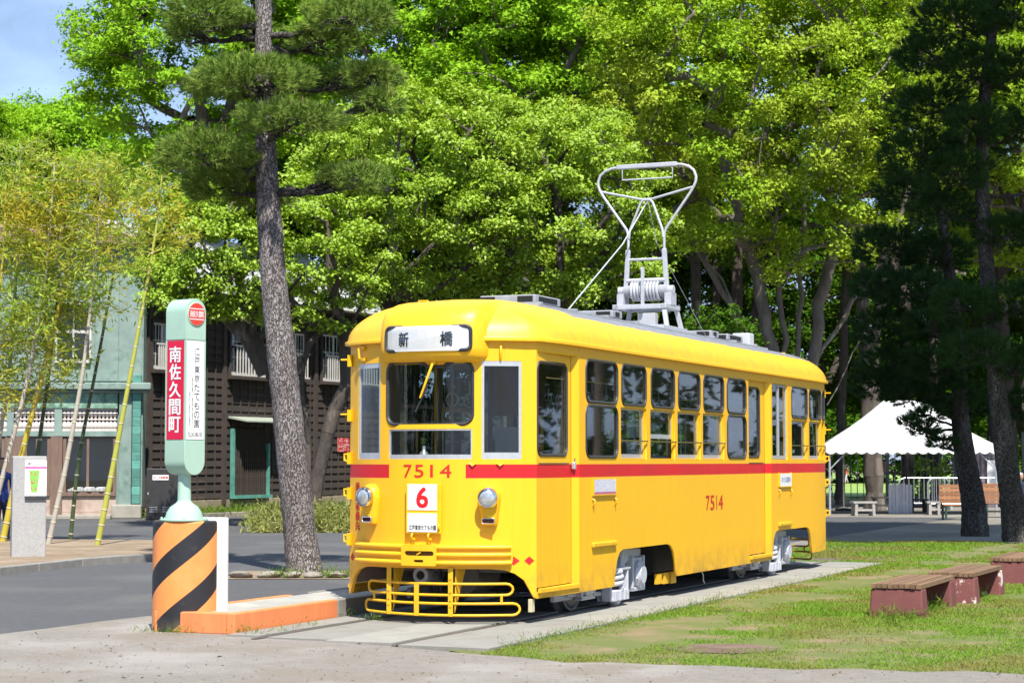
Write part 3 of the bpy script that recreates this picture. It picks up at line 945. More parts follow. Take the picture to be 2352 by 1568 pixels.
# --- bumper ribs
bp = shell('bumper', rrect(-0.83, 0.84, 0.588, 0.80, 0.06), [], 0.06, lambda u, z, d_: FP(u, z, -0.05 + d_), PAINT, tram, None, front_cuts, 40)
shell('bumper_plate', rrect(-0.185, 0.175, 0.592, 0.795, 0.015), [rrect(-0.148, 0.150, 0.69, 0.737, 0.022), rrect(-0.05, 0.05, 0.626, 0.652, 0.012)], 0.03, lambda u, z, d_: FP(u, z, -0.085 + d_), PAINT, bp, None, front_cuts, 40)
MB().box(-0.15, 0.15, -0.056, -0.0515, 0.685, 0.742).box(-0.055, 0.055, -0.056, -0.0515, 0.622, 0.656).build('slot', pmat('slot_brown', (0.10, 0.05, 0.01), (0.05, 0.03, 0.01), 20, 0.8), bp)
MB().beam((-0.02, -0.075, 0.70), (0.02, -0.075, 0.725), 0.02, 0.01).build('slot_bar', YEL, bp)
for (a, b) in ((-0.815, -0.18), (0.172, 0.825)):
    for z in (0.775, 0.700, 0.622):
        pts = [FP(a + (b - a) * i / 10, z, -0.055) for i in range(11)]
        MB().tube(pts, [0.022] + [0.026] * 9 + [0.022], 10).build('bumper_rib', PAINT, bp, smooth=60)

# --- wiper
wp = MB().tube([FP(0.135, 2.595, -0.03), FP(0.125, 2.575, -0.06), FP(-0.005, 2.245, -0.045)], [0.018, 0.014, 0.010], 8).build('wiper', YEL, tram, smooth=60)
MB().lathe([(0.0, -0.05), (0.026, -0.05), (0.026, 0.0)], 14, FP(0.135, 2.60, -0.005), 'y').build('spindle', YEL, wp, smooth=50)
MB().beam(FP(0.075, 2.385, -0.032), FP(-0.062, 2.105, -0.032), 0.012, 0.016).build('wiper_blade', RUBBER, wp)

# --- hooks and lamp brackets on the end panels
def bracket(t, z):
    b = MB()
    b.tube([FP(t - 0.03, z + 0.05, -0.01), FP(t - 0.03, z + 0.05, -0.05), FP(t - 0.02, z - 0.05, -0.045), FP(t - 0.02, z - 0.06, -0.005)], 0.012, 6)
    b.beam(FP(t - 0.05, z + 0.055, -0.02), FP(t + 0.03, z + 0.055, -0.02), 0.02, 0.035)
    b.beam(FP(t - 0.04, z - 0.06, -0.02), FP(t + 0.03, z - 0.06, -0.02), 0.02, 0.03)
    b.build('bracket', YEL, tram)
bracket(-0.78, 2.715)
MB().tube([FP(0.745, 2.755, -0.01), FP(0.745, 2.75, -0.03), FP(0.745, 2.66, -0.03), FP(0.745, 2.62, -0.008)], 0.012, 6).build('bracket', YEL, tram, smooth=60)
for z in (2.665, 2.10, 1.66, 1.30, 0.83):
    for (t, fn) in ((-1.0, FP), (1.0, RP)):
        p = fn(t, z, 0.0)
        d_ = -1 if t < 0 else 1
        o = MB().box(min(p.x, p.x + d_ * 0.045), max(p.x, p.x + d_ * 0.045), p.y - 0.03, p.y + 0.03, z - 0.07, z + 0.05)
        if z > 2: o.tube([p + Vector((d_ * 0.03, 0, 0)), p + Vector((d_ * 0.13, -0.01, 0))], 0.012, 6)
        else: o.tube([p + Vector((d_ * 0.03, 0, 0.03)), p + Vector((d_ * 0.09, 0, 0.03)), p + Vector((d_ * 0.09, 0, -0.03)), p + Vector((d_ * 0.03, 0, -0.05))], 0.013, 6)
        o.build('grab_hook', YEL, tram)
for (t, s) in ((-0.70, 0.62), (-0.40, 0.75), (0.70, LEN - 0.62), (0.40, LEN - 0.75)):
    z0 = 3.02 if abs(t) > 0.5 else 3.19
    MB().tube([(t, s, z0 - 0.05), (t, s, z0 + 0.09), (t + 0.09, s + 0.02, z0 + 0.09), (t + 0.09, s + 0.02, z0 - 0.05)], 0.013, 6).build('roof_hook', YEL, tram)
for a in (0.50, 0.74):
    MB().tube([FP(a - 0.03, 1.60, -0.012), FP(a, 1.575, -0.02), FP(a + 0.03, 1.60, -0.012)], 0.008, 5).build('clip', YEL, tram)
lk = MB().box(1.05, 1.09, 1.375, 1.42, 1.535, 1.61).build('door_lock', ALU, tram, bevel=0.008)
MB().tube([(1.075, 1.39, 1.605), (1.08, 1.39, 1.65), (1.08, 1.41, 1.65), (1.075, 1.41, 1.605)], 0.006, 6).build('shackle', CHROME, lk)

# --- cowcatcher at both ends
def cowcatcher(rear):
    def C(t, s, z):
        return Vector((t + (0.055 if not rear else -0.055), s if not rear else LEN - s, z))
    arc = lambda t: 0.0 + 0.32 * (t / 0.82) ** 2
    top = None
    def stadium(z0, z1, hw):
        r = (z1 - z0) / 2; pts = []
        for i in range(17):
            t = -hw + r + (2 * hw - 2 * r) * i / 16; pts.append((t, z0))
        for i in range(1, 6):
            a = -pi / 2 + pi * i / 6; pts.append((hw - r + r * cos(a), (z0 + z1) / 2 + r * sin(a)))
        for i in range(17):
            t = hw - r - (2 * hw - 2 * r) * i / 16; pts.append((t, z1))
        for i in range(1, 6):
            a = pi / 2 + pi * i / 6; pts.append((-hw + r + r * cos(a), (z0 + z1) / 2 + r * sin(a)))
        return [C(t, arc(t), z) for t, z in pts]
    cc = MB().tube(stadium(0.305, 0.415, 0.795), 0.0135, 8, closed=True).build('cowcatcher', YELD, tram, smooth=60)
    MB().tube(stadium(0.108, 0.222, 0.85), 0.0135, 8, closed=True).build('lower_loop', YELD, cc, smooth=60)
    for t in (-0.46, -0.11, 0.25):
        y = arc(t)
        MB().beam(C(t, y - 0.016, 0.10), C(t, y - 0.016, 0.425 if t == -0.11 else 0.58), 0.05, 0.008, (0, 1, 0)).build('strap', YELD, cc)
        if t != -0.11:
            MB().add([C(t + 0.035, y + 0.0, 0.14), C(t + 0.035, y + 0.26, 0.56), C(t + 0.035, y + 0.02, 0.56), C(t + 0.041, y + 0.0, 0.14), C(t + 0.041, y + 0.26, 0.56), C(t + 0.041, y + 0.02, 0.56)],
                     [(0, 1, 2), (3, 5, 4), (0, 3, 4, 1), (1, 4, 5, 2), (2, 5, 3, 0)]).build('gusset', YELD, cc)
    for t in (-0.70, 0.70):
        MB().tube([C(t, arc(t), 0.222), C(t, arc(t), 0.305)], 0.014, 8).build('post', YELD, cc)
    for t in (-0.46, 0.25):
        for z in (0.20, 0.26, 0.34, 0.47):
            MB().lathe([(0.012, -0.028), (0.012, -0.016)] if not rear else [(0.012, 0.016), (0.012, 0.028)], 6, C(t, arc(t), z), 'y').build('bolt', YELD, cc)
cowcatcher(False); cowcatcher(True)

# --- underframe and bogies
fl = MB()
fl.box(-1.0, 1.0, 0.5, LEN - 0.5, 0.66, 0.74)
floor_ = fl.build('floor', pmat('cabin_floor', (0.09, 0.06, 0.04), (0.06, 0.04, 0.03), 5, 0.6), tram)
uf = MB()
uf.box(-0.75, 0.75, 4.9, 7.6, 0.28, 0.655).box(-0.3, 0.3, 0.7, LEN - 0.7, 0.48, 0.655)
uf.box(-0.9, -0.6, 5.0, 7.2, 0.22, 0.6)
uf.build('underframe', BOGDK, tram, bevel=0.02)
for i in range(3):
    MB().box(0.93, 0.96, 4.36 + i * 0.27, 4.54 + i * 0.27, 0.18 - 0.01 * i, 0.30).build('yellow_plate', YELD, tram)
MB().tube([(1.0, 5.95, 0.27), (1.02, 5.98, 0.20), (1.0, 6.03, 0.14), (1.01, 6.06, 0.10)], 0.006, 5).build('cable', ALU, tram)
MB().tube([(-0.28, 0.55, 0.46), (-0.28, 0.95, 0.46)], 0.085, 16).build('horn', BOGIE, tram, smooth=40)
MB().lathe([(0.0, 0.548), (0.045, 0.548), (0.045, 0.553)], 16, (-0.28, -0.003, 0.46), 'y').build('horn_mouth', BLACK, tram)
MB().tube([(-0.1, 0.62, 0.56), (-0.08, 0.60, 0.42), (0.0, 0.6, 0.36), (0.06, 0.62, 0.44), (0.08, 0.66, 0.56)], 0.022, 8).build('brake_hose', RUBBER, tram, smooth=60)
MB().tube([(0.18, 0.60, 0.45), (0.18, 1.15, 0.45)], 0.17, 20).build('air_tank', pmat('tank_grey', (0.10, 0.095, 0.09), (0.06, 0.055, 0.05), 6, 0.6), tram, smooth=40)
MB().box(-0.65, 0.65, 0.62, 0.70, 0.50, 0.57).build('crossbeam', pmat('beam_grey', (0.13, 0.13, 0.13), (0.09, 0.09, 0.09), 6, 0.6), tram)
MB().box(0.96, 1.0, 0.42, 0.50, 0.13, 0.26).build('rail_flag', pmat('cream_plate', (0.62, 0.55, 0.35), (0.5, 0.44, 0.28), 8, 0.6), tram, bevel=0.005)

def bogie(sc):
    """four-wheel truck centred at sc; axles 0.82 m either side"""
    bg = empty('bogie'); bg.parent = tram
    WB = 0.81; R = 0.33
    for sgn in (1, -1):
        for w_ in (-WB, WB):
            prof = [(0.0, 0.0), (0.10, 0.0), (0.10, 0.03), (0.20, 0.045), (0.26, 0.03), (0.285, 0.0), (0.31, 0.0), (0.31, -0.05), (R, -0.05), (R + 0.028, -0.085), (R + 0.02, -0.11), (0.0, -0.11)]
            wh = MB().lathe([(r, (sgn * (0.735 + h))) for r, h in prof], 28, (0, sc + w_, R), 'x').build('wheel', STEEL, bg, smooth=35)
            MB().tube([(sgn * 0.747, sc + w_ + 0.297 * cos(2 * pi * k / 28), R + 0.297 * sin(2 * pi * k / 28)) for k in range(28)], 0.013, 6, closed=True).build('tyre', pmat('tyre_light', (0.40, 0.38, 0.35), (0.3, 0.28, 0.26), 9, 0.4, 0.3) if 'tyre_light' not in MATS else MATS['tyre_light'], wh)
        x0 = sgn * 0.80; x1 = sgn * 0.90
        xa, xb = min(x0, x1), max(x0, x1)
        fr = MB()
        # cranked side frame: deep in the middle, stepped up over the axle boxes
        side = [(-1.02, 0.53), (-1.02, 0.62), (-0.45, 0.64), (0.45, 0.64), (1.02, 0.62), (1.02, 0.53), (0.62, 0.50), (0.42, 0.44), (-0.42, 0.44), (-0.62, 0.50)]
        n = len(side)
        vs = [(xa, sc + a, z) for a, z in side] + [(xb, sc + a, z) for a, z in side]
        fs = [tuple(range(n)), tuple(range(2 * n - 1, n - 1, -1))] + [(i, (i + 1) % n, n + (i + 1) % n, n + i) for i in range(n)]
        fr.add(vs, fs)
        sf = fr.build('side_frame', BOGIE, bg, bevel=0.015)
        X = sgn * 0.93
        # bolster with coil spring nests in the middle
        for dy in (-0.17, 0.17):
            MB().add([(X + 0.06 * sgn, sc + dy - 0.09, 0.44), (X + 0.06 * sgn, sc + dy + 0.09, 0.44), (X + 0.03 * sgn, sc + dy, 0.56), (X - 0.06 * sgn, sc + dy - 0.09, 0.44), (X - 0.06 * sgn, sc + dy + 0.09, 0.44), (X - 0.06 * sgn, sc + dy, 0.56)],
                     [(0, 1, 2), (3, 5, 4), (0, 2, 5, 3), (1, 4, 5, 2), (0, 3, 4, 1)]).build('rib', BOGIE, bg)
        MB().box(min(X - 0.09, X + 0.09), max(X - 0.09, X + 0.09), sc - 0.34, sc + 0.34, 0.415, 0.445).build('spring_cap', BOGIE, bg, bevel=0.008)
        pts = []
        for i in range(73):
            a = 2 * pi * 3.0 * i / 72
            pts.append((X + 0.0 + 0.085 * cos(a), sc + 0.02 + 0.115 * sin(a), 0.215 + 0.19 * i / 72))
        MB().tube(pts, 0.028, 8).build('spring', BOGIE, bg, smooth=60)
        MB().lathe([(0.0, 0.215), (0.05, 0.215), (0.05, 0.41)], 12, (X, sc + 0.02, 0), 'z').build('spring_core', BOGDK, bg)
        hang = MB()
        hang.box(X - 0.10, X + 0.10, sc - 0.26, sc + 0.24, 0.085, 0.205)
        hang.box(X - 0.03, X + 0.085, sc - 0.30, sc - 0.255, 0.09, 0.43).box(X - 0.03, X + 0.085, sc + 0.245, sc + 0.285, 0.09, 0.43)
        hang.build('spring_plank', BOGIE, bg, bevel=0.012)
        MB().lathe([(0.085, 0.085), (0.06, 0.04), (0.015, 0.0), (0.0, 0.0)], 14, (X, sc + 0.02, 0), 'z').build('plank_foot', BOGIE, bg, smooth=50)
        for dy in (-0.2, -0.05, 0.1, 0.2):
            MB().box(X + sgn * 0.10 - 0.012, X + sgn * 0.10 + 0.012, sc + dy - 0.018, sc + dy + 0.018, 0.09, 0.20).build('flange', BOGIE, bg, bevel=0.004)
        # axle boxes: drum covers with bolts, horn guides
        for dy in (-WB, WB):
            cy = sc + dy
            ab = MB()
            xi, xo = sgn * 0.80, sgn * 1.0
            ab.box(min(xi, sgn * 0.93), max(xi, sgn * 0.93), cy - 0.16, cy + 0.16, 0.20, 0.52)
            ab.lathe([(0.155, sgn * 0.90), (0.155, sgn * 0.965), (0.12, sgn * 0.985), (0.10, sgn * 1.01), (0.0, sgn * 1.012)], 20, (0, cy, R), 'x')
            axle_box = ab.build('axle_box', BOGIE, bg, smooth=35)
            for k in range(6):
                a = 2 * pi * k / 6 + 0.3
                MB().lathe([(0.02, sgn * 0.955), (0.02, sgn * 0.985), (0.0, sgn * 0.986)], 6, (0, cy + 0.133 * cos(a), R + 0.133 * sin(a)), 'x').build('bolt', BOGIE, axle_box)
            MB().box(min(sgn * 0.86, sgn * 0.95), max(sgn * 0.86, sgn * 0.95), cy - 0.21, cy - 0.165, 0.15, 0.54).box(min(sgn * 0.86, sgn * 0.95), max(sgn * 0.86, sgn * 0.95), cy + 0.165, cy + 0.21, 0.15, 0.54).box(min(sgn * 0.86, sgn * 0.95), max(sgn * 0.86, sgn * 0.95), cy - 0.21, cy + 0.21, 0.145, 0.19).build('horn_guide', BOGIE, bg, bevel=0.008)
        # brake rod and outer beam toward the far axle
        MB().tube([(sgn * 0.86, sc - 1.25, 0.22), (sgn * 0.88, sc - 0.2, 0.17)], 0.028, 8).build('brake_rod', BOGIE, bg)
        MB().box(min(sgn * 0.80, sgn * 0.85), max(sgn * 0.80, sgn * 0.85), sc - 1.55, sc - 0.75, 0.16, 0.27).build('brake_beam', BOGIE, bg, bevel=0.006)
    for dy in (-WB, WB):
        MB().tube([(-0.8, sc + dy, R), (0.8, sc + dy, R)], 0.06, 12).build('axle', BOGDK, bg)
    MB().box(-0.80, 0.80, sc - 0.30, sc + 0.30, 0.36, 0.60).build('bolster', BOGDK, bg, bevel=0.02)
    MB().box(-0.5, 0.5, sc - 0.75, sc - 0.36, 0.20, 0.55).box(-0.5, 0.5, sc + 0.36, sc + 0.75, 0.20, 0.55).build('motor', BOGDK, bg, bevel=0.03)
    lettering('D-23', (-0.10, 0.06, 0.545, 0.595), lambda u, z: Vector((0.912, sc + 0.33 + u, z)), SIGNWHITE, bg, 0.02)
    return bg
bogie(2.95); bogie(9.35)

# --- side boards, steps and numbers
SF = lambda u, z: Vector((SW + 0.003, u, z))
for ch, a, b in (('7', 5.84, 5.99), ('5', 6.03, 6.19), ('1', 6.275, 6.305), ('4', 6.37, 6.56)):
    if ch == '1': MB().add([SF(a, 1.012), SF(b, 1.012), SF(b, 1.192), SF(a, 1.192)], [(0, 1, 2, 3)]).build('lettering', REDP, tram)
    else: lettering(ch, (a, b, 1.012, 1.192), SF, REDP, tram, 0.004)
m, T, B = new_mat('timetable_print')
oc = T.coord('Generated'); sp = T.n.new('ShaderNodeSeparateXYZ'); T.link(oc, sp.inputs[0])
cell = T.noise(22.0, 2, 0.5, T.coord('Generated', (1, 2.0, 1.1)))
edge = T.math('LESS_THAN', sp.outputs['Z'], 0.16)
c_ = T.mix(T.ramp(cell, 0.53, 0.56), (0.75, 0.74, 0.74), (0.10, 0.09, 0.35))
c_ = T.mix(edge, c_, (0.42, 0.12, 0.22))
T.link(c_, B.inputs['Base Color']); B.inputs['Roughness'].default_value = 0.5
sb = MB().box(SW + 0.01, SW + 0.02, 1.862, 2.53, 1.268, 1.426).build('notice_board', MATS['timetable_print'], tram)
MB().box(SW, SW + 0.024, 1.85, 2.54, 1.255, 1.268).box(SW, SW + 0.024, 1.848, 1.862, 1.255, 1.44).box(SW, SW + 0.024, 2.53, 2.545, 1.255, 1.44).build('board_holder', YELD, sb)
sb2 = MB().box(SW + 0.01, SW + 0.02, 9.24, 9.86, 1.268, 1.445).build('notice_board', SIGNWHITE, tram)
lettering('のりば案内', (9.33, 9.80, 1.32, 1.40), lambda u, z: Vector((SW + 0.0225, u, z)), pmat('blue_print', (0.10, 0.14, 0.45), (0.08, 0.1, 0.35), 5, 0.5), sb2, 0.0)
MB().box(SW, SW + 0.024, 9.22, 9.88, 1.255, 1.268).box(SW, SW + 0.024, 9.22, 9.24, 1.255, 1.46).box(SW, SW + 0.024, 9.86, 9.88, 1.255, 1.46).build('board_holder', YELD, sb2)
for a, b in ((1.86, 2.53), (9.24, 9.86)):
    for y in (a, b):
        MB().tube([(SW, y, 1.22), (SW + 0.03, y, 1.205), (SW + 0.03, y, 1.17), (SW, y + 0.01, 1.145)], 0.011, 6).build('hook', YELD, tram)
for a, b in ((1.825, 2.55), (9.2, 9.85)):
    MB().box(SW - 0.005, SW + 0.035, a, b, 0.71, 0.762).build('step_plate', YELD, tram, bevel=0.012)
for y in (1.82, 2.545):
    MB().box(SW - 0.001, SW + 0.0025, y - 0.003, y + 0.003, 0.40, 1.43).build('panel_seam', YELD, tram)

# --- interior
ROOFIN = pmat('ceiling_cream', (0.26, 0.24, 0.19), (0.22, 0.2, 0.16), 4, 0.6)
MB().box(-0.98, 0.98, 0.55, LEN - 0.55, 2.775, 2.80).build('ceiling', ROOFIN, tram)
for sgn in (1, -1):
    st = MB().box(min(sgn * 0.60, sgn * 1.04), max(sgn * 0.60, sgn * 1.04), 2.0, 7.3, 1.08, 1.20).build('bench_seat', SEATC, tram, bevel=0.03)
    MB().box(min(sgn * 0.98, sgn * 1.05), max(sgn * 0.98, sgn * 1.05), 2.0, 7.3, 1.22, 1.60).build('seat_back', SEATC, st, bevel=0.02)
    MB().box(min(sgn * 0.64, sgn * 1.04), max(sgn * 0.64, sgn * 1.04), 2.02, 7.28, 0.74, 1.075).build('seat_base', INNER, st)
    st = MB().box(min(sgn * 0.60, sgn * 1.04), max(sgn * 0.60, sgn * 1.04), 9.0, 11.6, 1.08, 1.20).build('bench_seat', SEATC, tram, bevel=0.03)
    MB().box(min(sgn * 0.98, sgn * 1.05), max(sgn * 0.98, sgn * 1.05), 9.0, 11.6, 1.22, 1.60).build('seat_back', SEATC, st, bevel=0.02)
    hr = MB().tube([(sgn * 0.55, 1.7, 2.52), (sgn * 0.55, 7.0, 2.52), (sgn * 0.55, 11.4, 2.52)], 0.014, 6).build('hand_rail', CHROME, tram)
    for k in range(20):
        y = 1.9 + k * 0.47
        MB().tube([(sgn * 0.55, y, 2.52), (sgn * 0.55, y, 2.36)], 0.010, 4).tube([(sgn * 0.55 + 0.07 * sin(a * pi / 6), y, 2.29 + 0.075 * cos(a * pi / 6)) for a in range(12)], 0.010, 5, closed=True).build('strap_ring', WHITEP, hr)
for (x, y) in ((0.62, 1.62), (-0.62, 1.62), (0.7, 7.6), (-0.7, 7.6), (0.7, 8.85), (-0.7, 8.85)):
    MB().tube([(x, y, 0.74), (x, y, 2.775)], 0.017, 8).build('grab_pole', YEL, tram)
# cab bulkhead, blind, console
MB().box(0.10, 0.70, 1.52, 1.55, 2.10, 2.62).build('sun_blind', BLIND, tram)
MB().box(0.12, 0.46, 1.53, 1.56, 0.74, 1.98).build('bulkhead', pmat('bulkhead_grey', (0.52, 0.53, 0.56), (0.46, 0.47, 0.5), 5, 0.6), tram)
MB().tube([(0.08, 1.5, 0.74), (0.08, 1.5, 2.775)], 0.028, 8).build('grab_pole', BOGDK, tram)
MB().tube([(-0.05, 1.6, 0.74), (-0.05, 1.6, 2.1)], 0.022, 8).build('grab_pole', YEL, tram)
cs = MB().box(0.02, 0.52, 0.22, 0.52, 0.74, 1.69).build('console', pmat('console_grey', (0.34, 0.33, 0.30), (0.28, 0.27, 0.25), 8, 0.5), tram, bevel=0.02)
MB().tube([(0.36, 0.37, 1.69), (0.36, 0.37, 1.74), (0.38, 0.36, 1.80)], [0.03, 0.022, 0.026], 8).lathe([(0.0, 1.78), (0.032, 1.79), (0.032, 1.82), (0.0, 1.83)], 10, (0.385, 0.36, 0), 'z').build('controller_handle', RUBBER, cs)
MB().lathe([(0.0, 1.64), (0.05, 1.64), (0.045, 1.70), (0.018, 1.73), (0.018, 1.77), (0.0, 1.775)], 14, (-0.14, 0.33, 0), 'z').build('bell', ALU, tram, smooth=50)
MB().box(-0.38, -0.36, 1.50, 1.53, 0.74, 2.775).box(-0.86, -0.36, 1.50, 1.52, 1.95, 1.99).build('cab_frame', INNER, tram)

# --- roof equipment
def roof_z(t): return GUT + 0.012 + 0.455 * max(0.0, 1 - (abs(t) / SW) ** 2.9) ** 0.56
for (s, L_) in ((2.15, 0.75), (4.6, 0.35), (8.6, 0.35), (9.4, 0.75)):
    rv = MB().box(-0.33, 0.33, s, s + L_, ROOFTOP + 0.05, ROOFTOP + 0.14).build('roof_vent', ROOFGREY, tram, bevel=0.01)
    for y in (s + 0.05, s + L_ - 0.05):
        MB().box(-0.30, -0.26, y - 0.02, y + 0.02, ROOFTOP - 0.03, ROOFTOP + 0.05).box(0.26, 0.30, y - 0.02, y + 0.02, ROOFTOP - 0.03, ROOFTOP + 0.05).build('vent_leg', ROOFGREY, rv)
    for q in ((-0.332, -0.15, s - 0.005, s + 0.03), (0.12, 0.30, s - 0.006, s + 0.03), (0.2, 0.3315, s + 0.1, s + L_ - 0.1)):
        MB().box(*q, ROOFTOP + 0.065, ROOFTOP + 0.125).build('vent_mouth', BLACK, rv)
for t in (-0.42, 0.42):
    MB().box(t - 0.05, t + 0.05, 1.9, 11.0, roof_z(t) - 0.03, roof_z(t) + 0.03).build('roof_walk', ROOFGREY, tram)
for k in range(9):
    y = 2.0 + k * 1.05
    if abs(y - 6.6) < 0.7: continue
    MB().box(-0.47, 0.47, y - 0.03, y + 0.03, ROOFTOP + 0.01, ROOFTOP + 0.04).build('walk_bearer', ROOFGREY, tram)
MB().box(0.14, 0.40, 10.25, 10.5, ROOFTOP - 0.05, ROOFTOP + 0.20).build('roof_box', pmat('pale_box', (0.55, 0.56, 0.58), (0.48, 0.49, 0.51), 6, 0.5), tram, bevel=0.015)
# bow collector
PS = 6.8
bc = empty('bow_collector'); bc.parent = tram
base = MB()
base.box(-0.42, 0.42, PS - 0.55, PS + 0.45, ROOFTOP - 0.02, ROOFTOP + 0.07).box(-0.10, 0.14, PS - 0.06, PS + 0.06, ROOFTOP + 0.05, ROOFTOP + 0.26)
for x in (-0.36, 0.36):
    for y in (-0.24, 0.26):
        base.beam((x * 1.06, PS + y * 1.2, ROOFTOP + 0.05), (x * 0.90, PS + y, ROOFTOP + 0.33), 0.055, 0.055, (0, 1, 0))
base.box(-0.36, 0.36, PS - 0.29, PS - 0.21, ROOFTOP + 0.30, ROOFTOP + 0.36).box(-0.36, 0.36, PS + 0.22, PS + 0.30, ROOFTOP + 0.30, ROOFTOP + 0.36)
base.box(-0.37, -0.29, PS - 0.29, PS + 0.30, ROOFTOP + 0.301, ROOFTOP + 0.362).box(0.29, 0.37, PS - 0.29, PS + 0.30, ROOFTOP + 0.301, ROOFTOP + 0.362)
base.build('base_frame', COLLECT, bc, bevel=0.006)
bz = ROOFTOP + 0.36
for x in (-0.33, 0.33):
    MB().box(x - 0.045, x + 0.045, PS - 0.10, PS + 0.12, bz, bz + 0.16).lathe([(0.06, x - 0.05), (0.06, x + 0.05)], 14, (0, PS, bz + 0.20), 'x').build('bearing', COLLECT, bc, smooth=35)
mbs = MB()
coil = []
for i in range(9 * 14 + 1):
    a = 2 * pi * i / 14
    coil.append((-0.20 + 0.40 * i / (9 * 14), PS + 0.115 * cos(a), bz + 0.19 + 0.115 * sin(a)))
mbs.tube(coil, 0.019, 6)
mbs.build('coil_spring', COLLECT, bc, smooth=60)
MB().tube([(-0.3, PS, bz + 0.19), (0.3, PS, bz + 0.19)], 0.085, 14).build('spring_drum', pmat('drum_grey', (0.30, 0.31, 0.34), (0.25, 0.26, 0.28), 6, 0.5), bc, smooth=40)  # even grey, darker than the collector tubes
MB().box(-0.02, 0.02, PS - 0.16, PS - 0.13, bz, bz + 0.50).build('latch_bar', COLLECT, bc)
z1, z2, z3, z4 = 4.02, 4.40, 4.72, 5.42
lw = 0.265
for sgn in (-1, 1):
    MB().beam((sgn * 0.285, PS, bz + 0.18), (sgn * 0.25, PS, 4.40), 0.06, 0.05, (0, 1, 0)).build('lower_arm', COLLECT, bc, bevel=0.008)
for z, r in ((3.99, 0.032), (4.27, 0.018)):
    MB().tube([(-0.27, PS, z), (0.27, PS, z)], r, 10).build('cross_tube', COLLECT, bc, smooth=50)
loop = [(-0.25, 4.30), (-0.25, 4.60), (-0.275, 4.67), (-0.60, 5.12), (-0.655, 5.21), (-0.682, 5.28), (-0.682, 5.34), (-0.65, 5.42), (-0.58, 5.475), (-0.48, 5.505), (-0.40, 5.51), (0.40, 5.51)]
full = loop + [(-x, z) for x, z in reversed(loop[:-2])] + []
pts = [(x, PS + 0.03 * (z - 4.3), z) for x, z in loop[:-1]] + [(-x, PS + 0.03 * (z - 4.3), z) for x, z in reversed(loop[:-1])]
MB().tube(pts, 0.019, 8).build('bow_loop', COLLECT, bc, smooth=60)
MB().box(-0.42, 0.42, PS + 0.01, PS + 0.07, 5.485, 5.545).build('contact_strip', COLLECT, bc, bevel=0.01)
ys = PS + 0.03
MB().tube([(-0.64, ys, 5.20), (-0.08, ys, 5.07), (0.08, ys, 5.07), (0.64, ys, 5.20)], 0.016, 8).build('stay', COLLECT, bc, smooth=60)
MB().tube([(-0.24, PS, 4.55), (-0.225, PS, 4.66), (-0.085, ys, 5.02), (-0.05, ys, 5.06), (0.05, ys, 5.06), (0.085, ys, 5.02), (0.225, PS, 4.66), (0.24, PS, 4.55)], 0.017, 8).build('stay', COLLECT, bc, smooth=60)
MB().tube([(-0.34, ys, 5.50), (-0.34, ys, 5.34), (0.36, ys, 5.34), (0.36, ys, 5.50)], 0.011, 6).build('strip_guard', COLLECT, bc)
MB().tube([(0.02, ys, 5.04), (-0.03, ys, 4.98), (-0.22, PS - 0.3, 4.45), (-0.42, PS - 1.9, ROOFTOP + 0.12)], 0.009, 5).build('pull_rope', COLLECT, bc)
MB().tube([(0.02, ys, 5.04), (0.08, PS + 0.2, 4.5), (0.34, PS + 1.5, ROOFTOP + 0.05)], 0.005, 4).build('pull_rope', COLLECT, bc)
MB().box(-0.46, -0.38, PS - 1.98, PS - 1.88, ROOFTOP - 0.02, ROOFTOP + 0.14).build('rope_cleat', ROOFGREY, bc)
# ================================================================ STOP SIGN, PLATFORM, BENCHES, KERBS
ORANGE = pmat('orange_paint', (0.78, 0.27, 0.07), (0.72, 0.23, 0.055), 5, 0.6, c3=(0.62, 0.20, 0.06), c3scale=2.0, bump=0.15, bscale=25)
ORANGEK = pmat('orange_kerb', (0.76, 0.25, 0.09), (0.68, 0.20, 0.07), 7, 0.75, c3=(0.28, 0.12, 0.07), c3scale=3.5, c3lo=0.62, c3hi=0.80, bump=0.3, bscale=30, stretch=(1, 1, 0.3))
PLATC = pmat('platform_concrete', (0.34, 0.33, 0.29), (0.27, 0.26, 0.23), 5, 0.9, bump=0.35, bscale=50, c3=(0.40, 0.38, 0.33), c3scale=1.2)
WHITEPNT = pmat('white_paint', (0.80, 0.80, 0.80), (0.74, 0.74, 0.74), 6, 0.5, c3=(0.6, 0.6, 0.58), c3scale=4, c3lo=0.66, c3hi=0.8)
MINT = pmat('mint_green_paint', (0.36, 0.52, 0.42), (0.33, 0.49, 0.39), 4, 0.42, c3=(0.30, 0.44, 0.36), c3scale=2, c3lo=0.55, c3hi=0.8)
SREDB = pmat('sign_red', (0.62, 0.010, 0.055), (0.57, 0.012, 0.05), 4, 0.4)
DISCR = pmat('disc_red', (0.72, 0.05, 0.03), (0.68, 0.045, 0.03), 6, 0.4)
INKW = pmat('white_print', (0.82, 0.82, 0.82), (0.78, 0.78, 0.78), 4, 0.5)

